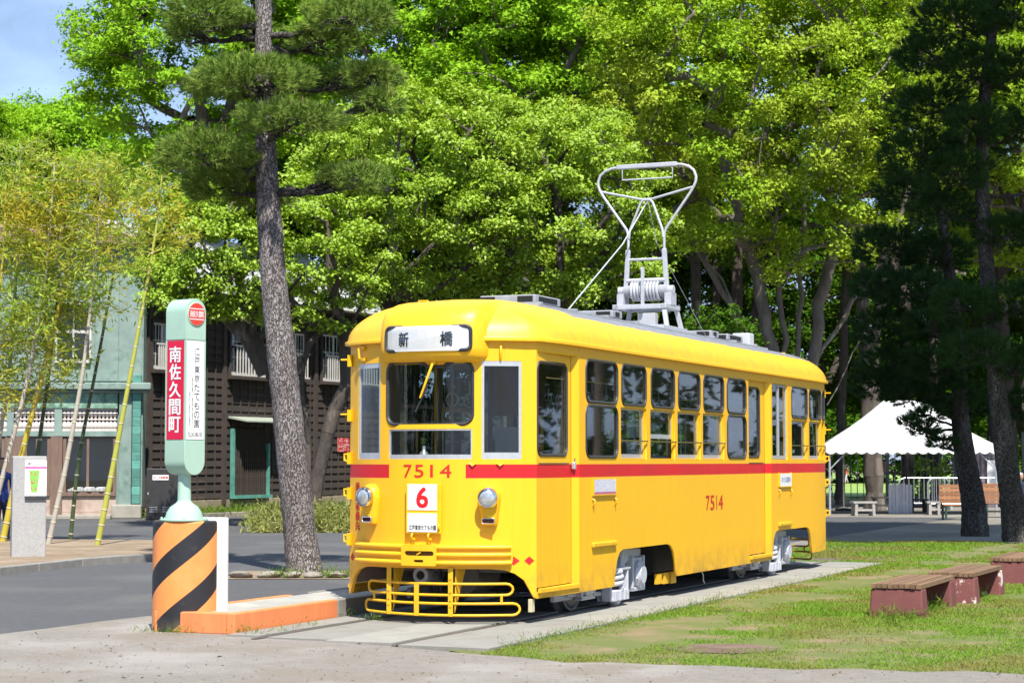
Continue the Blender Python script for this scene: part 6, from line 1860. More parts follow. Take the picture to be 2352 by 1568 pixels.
def needle_mesh(name, cent, dirs, length, width, per, rg, mat, drop=0.15, tones=None):
    """tufts of needles: cent (n,3) tuft centres, dirs (n,3) shoot directions"""
    n = len(cent)
    D = np.repeat(dirs, per, axis=0) * 1.0 + rg.normal(size=(n * per, 3)) * 0.46
    D[:, 2] -= drop * rg.uniform(0, 1, n * per)
    D /= np.linalg.norm(D, axis=1, keepdims=True) + 1e-9
    along = rg.uniform(-0.03, 0.05, (n * per, 1))
    C = np.repeat(cent, per, axis=0) + np.repeat(dirs, per, axis=0) * along
    L = length * rg.uniform(0.75, 1.15, (n * per, 1))
    side = np.cross(D, rg.normal(size=(n * per, 3))); side /= np.linalg.norm(side, axis=1, keepdims=True) + 1e-9
    tip = C + D * L
    V = np.stack([C - side * width, C + side * width, tip], axis=1).reshape(-1, 3)
    Q = np.arange(3 * n * per).reshape(-1, 3)
    tone = np.repeat(rg.uniform(0, 1, n) if tones is None else tones, per) * 0.6 + rg.uniform(0, 0.4, n * per)
    return np_mesh(name, V, Q, mat, tri=True, attr=tone)

def pine(name, label, path, radii, pads, needle, per, mat, seed, Y, tuft_dens, length, width, limb_r=0.058, bark=None):
    bark = bark or BARKP
    rg = np.random.default_rng(seed)
    P = [A3(*p) for p in path]
    base = P[0].copy(); base[2] = 0.0
    t = empty(name, tuple(base), 0, label, 'tree', 'pine trees')
    loc = [p - base for p in P]; loc[0][2] = -0.05
    tube_tree([tuple(p) for p in loc], radii, bark, 'trunk', t, seed=seed)
    cents, dirs = [], []
    nodes, par, rad = [], [], []
    for (px, py, dy, rx, ry, rd) in pads:
        s = (Y + dy) / FV
        c = A3(px, py, Y + dy) - base
        r = np.array([rx * s, rd, ry * s])
        n = int(tuft_dens * (r[0] * r[1] * 2 + r[0] * r[2]) * 1.2) + 12
        d = rg.normal(size=(n, 3)); d /= np.linalg.norm(d, axis=1, keepdims=True)
        d[:, 2] = np.where(d[:, 2] < -0.85, -d[:, 2] * 0.6, d[:, 2])
        q = rg.uniform(0.25, 1.0, (n, 1)) ** 0.4
        # lumpy pad outline
        lump = 1 + 0.16 * np.sin(d[:, :1] * 5 + px) * np.cos(d[:, 1:2] * 6 + py)
        pos = c + d * r * q * lump - np.array([0, 0, r[2] * 0.15])
        dd = d * np.array([0.85, 0.85, 0.6]) + np.array([0, 0, 0.42])
        dd /= np.linalg.norm(dd, axis=1, keepdims=True)
        cents.append(pos); dirs.append(dd)
        # limb from trunk to pad, with twigs
        zt = c[2] - r[2] * 0.4 - 0.12
        tr = np.array(loc)
        k = int(np.argmin(np.abs(tr[:, 2] - zt)))
        # interpolate trunk at zt
        for a in range(len(tr) - 1):
            if tr[a][2] <= zt <= tr[a + 1][2]:
                f = (zt - tr[a][2]) / max(1e-6, tr[a + 1][2] - tr[a][2]); st = tr[a] + (tr[a + 1] - tr[a]) * f; break
        else:
            st = tr[k]
        i0 = len(nodes); prev = -1
        end = c - np.array([0, 0, r[2] * 0.05])
        m_ = 9
        for j in range(m_ + 1):
            f = j / m_
            pt = st + (end - st) * f + np.array([0, 0, -0.10 * sin(pi * f)]) + rg.normal(size=3) * 0.018
            nodes.append(pt); par.append(prev); rad.append(limb_r * (1 - 0.65 * f)); prev = len(nodes) - 1
        for q_ in rg.choice(n, size=min(n, 14), replace=False):
            frm = rg.integers(i0 + 4, i0 + m_ + 1)
            a = nodes[frm]; b = pos[q_]
            mid = (a + b) / 2 + rg.normal(size=3) * 0.05 + np.array([0, 0, -0.05])
            nodes.append(mid); par.append(int(frm)); rad.append(0.012)
            nodes.append(b); par.append(len(nodes) - 2); rad.append(0.005)
    tag(link_mesh('limbs', skeleton_mesh('limbs', nodes, par, rad, BARKSH, 6), None, t), kind='stuff')
    cents = np.concatenate(cents); dirs = np.concatenate(dirs)
    link_mesh('needles', needle_mesh('needles', cents, dirs, length, width, per, rg, mat), None, t)
    return t, cents, dirs

YP = 28.9
pine_t, pc_, pd_ = pine('pine_tree', 'big pine with scaly grey trunk and cloud pruned pads left of the tram', [(700, 1322, YP), (688, 1220, YP), (655, 900, YP), (630, 660, YP), (614, 440, YP), (606, 200, YP), (605, -60, YP)],
     [0.275, 0.235, 0.215, 0.195, 0.170, 0.135, 0.115],
     [(585, 175, -0.5, 139, 43, 0.85), (500, 190, 0.2, 74, 35, 0.7), (665, 268, -0.7, 125, 33, 0.65), (470, 345, -0.3, 109, 49, 0.8), (545, 375, 0.2, 65, 42, 0.6), (830, 408, -0.2, 61, 29, 0.5), (770, 408, 0.0, 46, 18, 0.35),
      (800, 35, -0.4, 104, 43, 0.8), (740, 90, 0.3, 83, 28, 0.7), (855, 175, 0.1, 72, 29, 0.6), (875, 235, -0.1, 53, 25, 0.45), (760, 185, 0.5, 74, 28, 0.6), (470, 25, 0.0, 93, 46, 0.8), (560, 60, 0.4, 65, 28, 0.6), (430, 70, 0.4, 46, 28, 0.5),
      (520, 420, 0.7, 102, 38, 0.7), (600, 450, 0.9, 65, 28, 0.5)], None, 38, L_NEEDLE, 61, YP, 240, 0.128, 0.0044)
# pale spring candles standing on the pads
rg = np.random.default_rng(8)
sel = np.nonzero(pd_[:, 2] > 0.80)[0]
sel = rg.choice(sel, size=min(190, len(sel)), replace=False)
cm = MB()
for i in sel:
    p = Vector(pc_[i]); cm.tube([p, p + Vector((rg.normal() * 0.01, rg.normal() * 0.01, rg.uniform(0.10, 0.20)))], [0.007, 0.003], 4)
CANDLE = pmat('pine_candle', (0.50, 0.34, 0.17), (0.42, 0.27, 0.13), 8, 0.7)
tag(cm.build('candles', CANDLE, pine_t, recalc=False), kind='stuff')

pads1 = [(2190, 40, 0.0, 95, 60, 1.2), (2330, 20, 0.4, 90, 60, 1.2), (2130, 120, 0.3, 70, 45, 1.0), (2230, 150, -0.4, 80, 48, 1.0), (2345, 160, 0.0, 80, 55, 1.1), (2140, 240, 0.4, 90, 55, 1.1), (2235, 280, -0.6, 70, 45, 0.9), (2350, 300, 0.3, 70, 60, 1.0),
         (2110, 350, 0.4, 95, 55, 1.1), (2190, 390, -0.3, 80, 50, 1.0), (2620, 420, 0.2, 80, 50, 1.0), (2170, 480, 0.5, 80, 45, 0.9), (2320, 530, 0.0, 85, 45, 0.9), (2330, 690, -0.6, 80, 48, 0.9), (2210, 690, -0.8, 70, 42, 0.8), (2350, 830, 0.0, 70, 45, 0.9), (2240, 800, -0.9, 75, 42, 0.8), (2330, 930, 0.5, 50, 40, 0.7)]
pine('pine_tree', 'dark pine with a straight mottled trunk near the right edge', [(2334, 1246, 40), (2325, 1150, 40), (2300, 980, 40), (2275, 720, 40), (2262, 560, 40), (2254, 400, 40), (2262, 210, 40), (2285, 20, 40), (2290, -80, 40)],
     [0.275, 0.245, 0.205, 0.165, 0.15, 0.135, 0.125, 0.10, 0.09], pads1, None, 26, L_NEEDLED, 62, 40, 140, 0.17, 0.0066, 0.045, BARKSH)
pads2 = [(2080, 440, 0.6, 70, 45, 1.0), (2040, 560, 0.3, 85, 48, 1.0), (2150, 580, 0.4, 85, 48, 1.0), (2010, 650, 0.0, 60, 38, 0.8), (2100, 660, -0.3, 95, 45, 1.0), (2040, 745, 0.4, 85, 45, 1.0), (2140, 740, -0.8, 70, 38, 0.8), (2050, 830, 0.3, 80, 45, 0.9), (2150, 830, -0.6, 85, 42, 0.9), (2090, 905, 0.2, 60, 30, 0.7), (2190, 900, -0.3, 65, 35, 0.8), (2010, 880, 0.8, 55, 38, 0.7), (2230, 930, 0.5, 50, 30, 0.6), (2130, 950, -0.2, 40, 16, 0.4), (2090, 968, -0.5, 26, 10, 0.25), (2120, 985, -0.4, 36, 14, 0.3), (2165, 1015, -0.4, 34, 14, 0.3)]
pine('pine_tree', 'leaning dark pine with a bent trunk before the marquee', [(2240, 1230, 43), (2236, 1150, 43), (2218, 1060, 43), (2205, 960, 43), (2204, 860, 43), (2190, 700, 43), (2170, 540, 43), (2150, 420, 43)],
     [0.31, 0.26, 0.235, 0.195, 0.16, 0.14, 0.12, 0.09], pads2, None, 26, L_NEEDLED, 63, 43, 140, 0.17, 0.0070, 0.04, BARKSH)

# --- bamboo
CULM_Y = pmat('culm_yellow', (0.52, 0.40, 0.035), (0.44, 0.36, 0.05), 5, 0.4, c3=(0.20, 0.24, 0.03), c3scale=3, c3lo=0.6, c3hi=0.7)
CULM_G = pmat('culm_lime', (0.42, 0.42, 0.07), (0.36, 0.36, 0.06), 5, 0.4)
CULM_P = pmat('culm_pale', (0.46, 0.42, 0.35), (0.36, 0.32, 0.26), 5, 0.5)
CULM_D = pmat('culm_dark', (0.06, 0.09, 0.03), (0.04, 0.06, 0.02), 5, 0.5)
NODEM = pmat('culm_node', (0.55, 0.50, 0.36), (0.40, 0.36, 0.26), 9, 0.6)
def bamboo(path, Y, r, cm_, lab, seed, leafz):
    rg = np.random.default_rng(seed)
    P = [A3(x, y, Y) for x, y in path]
    base = P[0].copy()
    t = empty('bamboo', tuple(base), 0, lab, 'bamboo', 'leaning bamboo culms in the bed')
    loc = [p - base for p in P]
    # smooth
    pts = []
    for i in range(len(loc) - 1):
        for j in range(14): pts.append(loc[i] + (loc[i + 1] - loc[i]) * (j / 14))
    pts.append(loc[-1])
    for _ in range(12): pts = [pts[0]] + [(pts[i - 1] + 2 * pts[i] + pts[i + 1]) / 4 for i in range(1, len(pts) - 1)] + [pts[-1]]
    pts = np.array(pts)
    n = len(pts)
    seg = np.concatenate([[0], np.cumsum(np.linalg.norm(np.diff(pts, axis=0), axis=1))]); tot = seg[-1]
    rad = [r * (1 - 0.72 * (s / tot) ** 1.3) for s in seg]
    MB().tube([Vector(p) for p in pts], rad, 10).build('culm', cm_, t, smooth=60)
    s = 0.25; rings = MB(); nodes = []
    while s < tot:
        f = np.array([np.interp(s, seg, pts[:, k]) for k in range(3)]); rr = np.interp(s, seg, rad)
        d = np.array([np.interp(min(s + 0.05, tot), seg, pts[:, k]) for k in range(3)]) - f; d /= np.linalg.norm(d) + 1e-9
        ring = MB().tube([Vector(f - d * 0.012), Vector(f - d * 0.004), Vector(f + d * 0.004), Vector(f + d * 0.012)], [rr * 1.02, rr * 1.14, rr * 1.14, rr * 1.02], 10)
        ring.build('node_ring', NODEM, t, smooth=60)
        nodes.append((f, s)); s += 0.26 + 0.10 * sin(pi * s / tot)
    # side twigs with leaves
    tn, tp_, tr_ = [], [], []
    C, D = [], []
    for f, s in nodes:
        if f[2] < leafz: continue
        for b in range(5):
            a = rg.uniform(0, 2 * pi); L_ = rg.uniform(0.5, 1.35) * (1.15 - 0.45 * s / tot)
            d = np.array([cos(a), sin(a) * 0.8, rg.uniform(0.15, 0.75)]); d /= np.linalg.norm(d)
            prev = len(tn); tn.append(f); tp_.append(-1); tr_.append(0.010)
            for q in range(1, 6):
                pt = f + d * L_ * q / 5 + np.array([0, 0, -0.18 * (q / 5) ** 2 * L_]) + rg.normal(size=3) * 0.015
                tn.append(pt); tp_.append(prev); tr_.append(0.007 - 0.001 * q); prev = len(tn) - 1
                if q >= 2:
                    k = 13
                    C.append(pt + rg.normal(size=(k, 3)) * 0.11); D.append(np.tile(d, (k, 1)) * 0.6 + rg.normal(size=(k, 3)) * 0.6 + np.array([0, 0, -0.25]))
    tag(link_mesh('twigs', skeleton_mesh('twigs', tn, tp_, tr_, cm_, 4), None, t), kind='stuff')
    C = np.concatenate(C); D = np.concatenate(D)
    D /= np.linalg.norm(D, axis=1, keepdims=True)
    side = np.cross(D, rg.normal(size=D.shape)); side /= np.linalg.norm(side, axis=1, keepdims=True)
    L = rg.uniform(0.11, 0.20, (len(C), 1)); w = L * 0.095
    V = np.stack([C, C + D * L * 0.4 + side * w, C + D * L, C + D * L * 0.4 - side * w], axis=1).reshape(-1, 3)
    link_mesh('leaves', np_mesh('leaves', V, np.arange(len(V)).reshape(-1, 4), L_BAMB, attr=rg.uniform(0, 1, len(C))), None, t)
bamboo([(220, 1270), (262, 1060), (305, 830), (345, 610), (366, 480), (372, 400)], 36.0, 0.055, CULM_G, 'lime yellow bamboo culm leaning right, nearest the stop sign', 1, 4.9)
bamboo([(108, 1262), (150, 1080), (190, 860), (215, 650), (228, 500), (232, 400)], 36.6, 0.050, CULM_P, 'pale straight bamboo culm rising beside the map pillar', 2, 4.3)
bamboo([(2, 1262), (45, 1060), (95, 870), (140, 690), (172, 520), (180, 390)], 37.6, 0.062, CULM_Y, 'golden yellow bamboo culm crossing behind the map pillar', 3, 3.4)
bamboo([(-40, 1262), (10, 1080), (62, 880), (105, 640), (118, 480), (125, 380)], 37.2, 0.050, CULM_P, 'pale grey bamboo culm at the left, bending over the shop window', 4, 3.0)
bamboo([(-60, 1262), (-10, 1060), (22, 860), (38, 620), (44, 450), (46, 330)], 37.8, 0.050, CULM_P, 'leftmost pale bamboo culm reaching the highest leaves', 5, 2.6)
bamboo([(60, 1255), (78, 1100), (112, 860), (132, 680), (150, 500)], 38.2, 0.048, CULM_D, 'dark green bamboo culm behind the golden one', 6, 3.0)
bamboo([(160, 1255), (180, 1050), (230, 800), (262, 620), (285, 470), (300, 380)], 38.6, 0.042, CULM_D, 'thin dark bamboo culm at the back of the bed', 7, 5.6)
bamboo([(-90, 1262), (-60, 1000), (-10, 760), (10, 560), (14, 420)], 37.0, 0.05, CULM_Y, 'yellow bamboo culm cut by the left edge of the picture', 8, 2.4)

# --- sasa bush and verges in front of the wooden house
rg = np.random.default_rng(15)
sb_ = []
for x in range(598, 830, 9):
    for k in range(3):
        Yq = 45.2 + k * 0.5
        hgt_ = 0.08 + 0.15 * k + 0.05 * sin(x * 0.07)
        sb_.append(np.array([(x - CXV) / FV * Yq, Yq + rg.normal() * 0.1, hgt_]))
def blade_leaves(name, pts, per, L0, wr, rg, lmat, spread=0.25, up=0.7):
    C = np.concatenate([p + rg.normal(size=(per, 3)) * np.array([spread, spread, spread * 0.6]) for p in pts])
    C[:, 2] = np.maximum(C[:, 2], 0.02)
    D = rg.normal(size=C.shape) + np.array([0, -0.2, up]); D /= np.linalg.norm(D, axis=1, keepdims=True)
    side = np.cross(D, rg.normal(size=D.shape)); side /= np.linalg.norm(side, axis=1, keepdims=True)
    L = L0 * rg.uniform(0.6, 1.2, (len(C), 1)); w = L * wr
    V = np.stack([C, C + D * L * 0.45 + side * w, C + D * L, C + D * L * 0.45 - side * w], axis=1).reshape(-1, 3)
    return np_mesh(name, V, np.arange(len(V)).reshape(-1, 4), lmat, attr=rg.uniform(0, 1, len(C)))
o = link_mesh('sasa_bush', blade_leaves('sasa_bush', sb_, 150, 0.15, 0.12, rg, L_SASA, 0.20), None)
tag(o, 'low bush of pale edged bamboo grass behind the pine trunk', 'bush')
vp = []
for k in np.arange(-1.0, 15.5, 0.18):
    for j in (0.5, 0.9, 1.3, 1.7):
        q = fcorner + fd * k + fn_ * j
        vp.append(np.array([q.x + rg.normal() * 0.1, q.y + rg.normal() * 0.1, 0.05]))
o = link_mesh('verge_grass', blade_leaves('verge_grass', vp, 26, 0.20, 0.06, rg, L_VERGE, 0.14), None)
tag(o, 'grass verge along the foot of the wooden house', 'grass', kind='stuff')
vk = empty('verge_kerb', (0, 0, 0), 0, 'stone kerb along the grass verge by the wooden house', 'kerb')
k = -1.0
while k < 15.5:
    q = fcorner + fd * k + fn_ * 2.05; q2 = fcorner + fd * (k + 0.97) + fn_ * 2.05
    MB().beam(q + Vector((0, 0, 0.06)), q2 + Vector((0, 0, 0.06)), 0.16, 0.16).build('kerb_block', STONE, vk, bevel=0.015)
    k += 1.0

# --- lawn grass and weeds
def vnoise(x, y, s, seed):
    rgn = np.random.default_rng(seed); g = rgn.uniform(0, 1, (128, 128))
    X = x * s; Yy = y * s; xi = np.floor(X).astype(int); yi = np.floor(Yy).astype(int); fx = X - xi; fy = Yy - yi
    fx = fx * fx * (3 - 2 * fx); fy = fy * fy * (3 - 2 * fy)
    a = g[xi % 128, yi % 128]; b = g[(xi + 1) % 128, yi % 128]; c = g[xi % 128, (yi + 1) % 128]; d = g[(xi + 1) % 128, (yi + 1) % 128]
    return (a * (1 - fx) + b * fx) * (1 - fy) + (c * (1 - fx) + d * fx) * fy
def inside(x, y, poly):
    res = np.zeros(len(x), dtype=bool); n = len(poly); j = n - 1
    for i in range(n):
        xi, yi = poly[i]; xj, yj = poly[j]
        cond = ((yi > y) != (yj > y)) & (x < (xj - xi) * (y - yi) / (yj - yi + 1e-12) + xi)
        res ^= cond; j = i
    return res
lawn_poly = [(p.x, p.y) for p in reversed(path_edge)] + [(14, 20)] + [(p.x, p.y) for p in far_l] + [(tram_world(-1.0, 20).x, tram_world(-1.0, 20).y), (tram_world(-1.0, 13.45).x, tram_world(-1.0, 13.45).y)] + [(tram_world(1.68, q).x, tram_world(1.68, q).y) for q in (13.45, 0, -2.2)]
rg = np.random.default_rng(44)
n0 = 1300000
yy = rg.uniform(14.5, 41, n0); xx = rg.uniform(-2, 12, n0)
keep = (np.abs(xx) < yy * 0.275 + 0.3) & (rg.uniform(0, 1, n0) < (17.0 / yy) ** 1.5)
xx, yy = xx[keep], yy[keep]
dens = 0.50 * vnoise(xx, yy, 0.8, 1) + 0.32 * vnoise(xx, yy, 2.3, 2) + 0.18 * vnoise(xx, yy, 7, 3)
# worn strip beside the slab
tt = (xx - TRAM_O.x) * cos(TRAM_H) - (yy - TRAM_O.y) * sin(TRAM_H)
worn = np.exp(-((tt - 2.35) / 0.35) ** 2) * (0.5 + vnoise(xx, yy, 0.6, 9))
dens = dens - 0.34 * worn
pin = inside(xx, yy, lawn_poly)
keep = pin & (dens > 0.385 + rg.uniform(-0.12, 0.14, len(xx)))
xx, yy, dens = xx[keep], yy[keep], dens[keep]
n = len(xx)
hgt_ = 0.010 + 0.030 * np.clip(dens - 0.3, 0, 1) + rg.uniform(0, 0.014, n)
hgt_ *= (1 + np.maximum(0, yy - 17) * 0.02)
lean = rg.normal(size=(n, 2)) * 0.6
wd = 0.0042 * (1 + np.maximum(0, yy - 17) * 0.06)
az = rg.uniform(0, pi, n)
b0 = np.stack([xx - np.cos(az) * wd, yy - np.sin(az) * wd, np.full(n, 0.003)], 1)
b1 = np.stack([xx + np.cos(az) * wd, yy + np.sin(az) * wd, np.full(n, 0.003)], 1)
tpv = np.stack([xx + lean[:, 0] * hgt_, yy + lean[:, 1] * hgt_, hgt_], 1)
V = np.stack([b0, b1, tpv], 1).reshape(-1, 3)
tn_ = np.clip(rg.uniform(0, 1, n) * 0.7 + 0.5 * (0.62 - dens), 0, 1)
o = link_mesh('lawn_grass', np_mesh('lawn_grass', V, np.arange(3 * n).reshape(-1, 3), L_GRASS, tri=True, attr=tn_), None)
tag(o, 'short patchy grass of the lawn beside the track', 'grass', kind='stuff')
def weeds(name, spots, per, h, lab, seed, spread=0.12):
    rg = np.random.default_rng(seed)
    pts = [np.array([p.x, p.y, 0.02]) for p in spots]
    o = link_mesh(name, blade_leaves(name, pts, per, h, 0.055, rg, L_VERGE, spread, 1.1), None)
    tag(o, lab, 'weeds', kind='stuff')
sp_ = [gp(x, 1456 + random.uniform(-3, 3)) for x in (335, 345, 392, 400, 410, 425, 450, 520, 545, 560, 580, 600, 640)] + [gp(x, y) for x, y in ((795, 1420), (800, 1416), (855, 1428), (860, 1431), (690, 1447), (660, 1452), (720, 1440))]
weeds('platform_weeds', sp_, 24, 0.06, 'small weeds along the foot of the platform and drum', 3, 0.06)
sp_ = [gp(x, y) for x, y in ((2015, 1416), (2030, 1421), (2045, 1424), (2075, 1424), (2100, 1420), (2060, 1440), (2125, 1412), (2140, 1404), (2150, 1400), (2160, 1397), (2250, 1372))]
weeds('bench_weeds', sp_, 70, 0.09, 'taller weeds round the bench blocks', 4, 0.07)
sp_ = [tram_world(1.70 + random.uniform(0, 0.12), s) for s in np.arange(-1.9, 4.5, 0.09)] + [tram_world(1.68 + random.uniform(0, 0.1), s) for s in np.arange(4.5, 13, 0.3)]
weeds('slab_weeds', sp_, 22, 0.05, 'grass fringe along the edge of the track slab', 6, 0.06)
sp_ = [gp(x, 1327) for x in (640, 655, 672, 745, 760, 775, 800)]
weeds('pine_weeds', sp_, 60, 0.12, 'grass tufts at the foot of the big pine', 7, 0.1)

# --- leaf litter and grit on the path and road
rg = np.random.default_rng(99)
n = 1500
ly = rg.uniform(13.8, 19.5, n); lx = rg.uniform(-1, 1, n) * ly * 0.27
lm = ly < 17.4 - 0.16 * lx + rg.normal(size=n) * 0.4
lx, ly = lx[lm], ly[lm]
C = np.stack([lx, ly, np.full(len(lx), 0.011)], 1)
Ln = rg.uniform(0.008, 0.032, len(C)) * np.where(rg.uniform(0, 1, len(C)) < 0.1, 1.8, 1.0)
Nn = rg.normal(size=C.shape) * 0.25 + np.array([0, 0, 1.0])
V, Q = leaf_quads(C, Nn, Ln, Ln * 0.5, rg, None)
L_LIT = leaf_mat('dry_leaf', (0.10, 0.065, 0.04), (0.30, 0.22, 0.14), (0.16, 0.10, 0.06), 0.1, 2.0)
tag(link_mesh('leaf_litter', np_mesh('leaf_litter', V, Q, L_LIT, attr=rg.uniform(0, 1, len(C))), None), 'dry leaf bits and grit scattered over the gravel path', 'litter', kind='stuff')

# --- the wood goes on outside the picture (mirrored in the tram windows)
src = [o for o in COL.objects if o.name.startswith('zelkova_tree') and o.type == 'EMPTY']
for i, (x, y, k) in enumerate(((26, 64, 1), (34, 56, 2), (43, 52, 3), (37, 72, 0), (52, 60, 5), (60, 48, 2), (24, 78, 3))):
    c = copy_tree(src[1 + k % (len(src) - 1)])
    c.location = (x, y, 0); c.rotation_euler = (0, 0, i * 1.1)
    tag(c, 'tall green tree of the wood standing outside the picture on the right', 'tree', 'trees outside the picture on the right')
for i, (x, y, k) in enumerate(((-30, -10, 1), (-38, 2, 2), (-26, -24, 3), (-47, -14, 0), (-52, 12, 4), (-40, -34, 2), (-34, 74, 1), (-44, 64, 3), (-26, 84, 2), (-55, 50, 4))):
    c = copy_tree(src[1 + k % (len(src) - 1)])
    c.location = (x, y, 0); c.rotation_euler = (0, 0, i * 1.7 + 0.4)
    tag(c, 'tall green tree standing outside the picture to the left of the viewer', 'tree', 'trees outside the picture on the left')
# ================================================================ MARQUEE, FENCE, BENCHES AND PEOPLE AT THE BACK RIGHT
CANVAS = pmat('white_canvas', (0.76, 0.76, 0.77), (0.70, 0.70, 0.72), 3, 0.7)
POLEW = pmat('tent_pole', (0.50, 0.52, 0.55), (0.42, 0.44, 0.47), 6, 0.4, 0.4)
IRON = pmat('fence_iron', (0.10, 0.10, 0.09), (0.16, 0.15, 0.13), 8, 0.6)
GREYWOOD = pmat('grey_wood', (0.36, 0.34, 0.31), (0.28, 0.26, 0.24), 4, 0.8, island=0.15)
DKWOOD = pmat('dark_wood', (0.05, 0.045, 0.04), (0.035, 0.03, 0.028), 4, 0.8)
ORWOOD = pmat('orange_slat', (0.34, 0.16, 0.07), (0.26, 0.115, 0.05), 3, 0.65, stretch=(0.6, 8, 8), island=0.22)
CASTG = pmat('green_cast_iron', (0.02, 0.06, 0.05), (0.015, 0.045, 0.04), 6, 0.5)
BOARDP = pmat('paled_board', (0.60, 0.61, 0.66), (0.52, 0.53, 0.58), 5, 0.7, island=0.1)
MAROON = pmat('maroon_board', (0.26, 0.06, 0.05), (0.22, 0.05, 0.045), 4, 0.6)

def marquee(cx, Y, halfx, halfy, ze, zp, label, ridge):
    t = empty('marquee', (cx, Y, 0), radians(-4), label, 'tent')
    def rp(a, b):
        # concave canvas from eave to peak
        return a
    mb = MB()
    N = 14; rings = 6
    vs = []; fs = []
    per = []
    for k in range(N): per.append((-halfx + 2 * halfx * k / N, -halfy))
    for k in range(N): per.append((halfx, -halfy + 2 * halfy * k / N))
    for k in range(N): per.append((halfx - 2 * halfx * k / N, halfy))
    for k in range(N): per.append((-halfx, halfy - 2 * halfy * k / N))
    for j in range(rings + 1):
        q = j / rings
        for (x, y) in per:
            xx = max(-ridge, min(ridge, x)) * q + x * (1 - q)
            yy = y * (1 - q)
            zz = ze + (zp - ze) * q - 0.10 * sin(pi * q) + 0.015 * sin(7 * x + 3 * y) * (1 - q)
            vs.append((xx if q < 1 else max(-ridge, min(ridge, x)), yy, zz))
    M = len(per)
    for j in range(rings):
        for i in range(M):
            fs.append((j * M + i, j * M + (i + 1) % M, (j + 1) * M + (i + 1) % M, (j + 1) * M + i))
    mb.add(vs, fs)
    mb.build('canopy', CANVAS, t, smooth=25)
    va = MB(); vs = []; fs = []
    ns = 10 * 4
    tot = 0
    def edge(p, q, n):
        for i in range(n * 6):
            a = i / (n * 6); b = (i + 1) / (n * 6)
            za = ze - 0.16 - 0.07 * abs(sin(pi * a * n)); zb = ze - 0.16 - 0.07 * abs(sin(pi * b * n))
            A = Vector(p).lerp(Vector(q), a); Bv = Vector(p).lerp(Vector(q), b)
            va.add([(A.x, A.y, ze + 0.002), (Bv.x, Bv.y, ze + 0.002), (Bv.x * 1.004, Bv.y * 1.004, zb), (A.x * 1.004, A.y * 1.004, za)], [(0, 1, 2, 3)])
    hx, hy = halfx * 1.003, halfy * 1.003
    n1 = max(6, int(halfx * 2 / 0.3))
    edge((-hx, -hy, 0), (hx, -hy, 0), n1); edge((hx, -hy, 0), (hx, hy, 0), n1); edge((hx, hy, 0), (-hx, hy, 0), n1); edge((-hx, hy, 0), (-hx, -hy, 0), n1)
    va.build('valance', CANVAS, t)
    for x in (-halfx + 0.1, halfx - 0.1):
        for y in (-halfy + 0.1, halfy - 0.1):
            MB().tube([(x, y, 0), (x, y, ze + 0.02)], 0.032, 8).build('pole', POLEW, t)
            s = 1 if x < 0 else -1
            MB().tube([(x, y, ze - 0.7), (x + s * 0.55, y, ze - 0.12)], 0.02, 6).build('brace', POLEW, t)
    return t
PT = lambda x, Y: (x - CXV) / FV * Y
marquee(PT(2098, 60), 61.5, 2.58, 2.0, 2.06, 3.50, 'broad white marquee with scalloped valance behind the tram', 0.62)

# iron fence behind the marquee
fc_ = empty('iron_fence', (PT(1880, 74), 74, 0), 0, 'tall thin iron railing fence behind the white marquee', 'fence')
FW = 10.2
MB().box(0, FW, -0.02, 0.02, 2.30, 2.34).build('top_rail', IRON, fc_)
MB().box(0, FW, -0.02, 0.02, 0.25, 0.29).build('bottom_rail', IRON, fc_)
MB().box(-0.2, FW, -0.12, 0.12, 0.0, 0.18).build('plinth', STEPS, fc_)
bar = MB().tube([(0, 0, 0.15), (0, 0, 2.55)], 0.017, 5).mesh('bar', IRON)
for i in range(44):
    link_mesh('bar', bar, None, fc_, (i * FW / 43, 0, 0))
for i in range(5):
    MB().box(i * FW / 4 - 0.06, i * FW / 4 + 0.06, -0.06, 0.06, 0.0, 2.7).build('fence_post', IRON, fc_)

# steel crowd barriers
def barrier(x, Y, rz, w, label):
    b = empty('crowd_barrier', (x, Y, 0), rz, label, 'barrier', 'grey steel crowd barriers')
    pts = [(-w, 0, 0.12), (-w, 0, 0.9), (-w + 0.08, 0, 1.02), (-w + 0.2, 0, 1.06), (w - 0.2, 0, 1.06), (w - 0.08, 0, 1.02), (w, 0, 0.9), (w, 0, 0.12)]
    MB().tube(pts, 0.022, 6).tube([(-w, 0, 0.22), (w, 0, 0.22)], 0.018, 6).build('frame', POLEW, b)
    me = MB().tube([(0, 0, 0.22), (0, 0, 1.05)], 0.011, 5).mesh('bar', POLEW)
    for i in range(9):
        link_mesh('bar', me, None, b, (-w + 2 * w * (i + 1) / 10, 0, 0))
    MB().box(-w - 0.04, -w + 0.04, -0.25, 0.25, 0, 0.12).box(w - 0.04, w + 0.04, -0.25, 0.25, 0, 0.12).build('foot', POLEW, b)
barrier(PT(2120, 66), 66, 0.05, 0.85, 'grey steel crowd barrier nearest the white boards')
barrier(PT(2178, 65), 65, -0.1, 0.7, 'grey steel crowd barrier left of the leaning pine trunk')
barrier(PT(2282, 66), 66, 0.0, 0.9, 'grey steel crowd barrier between the two pine trunks')

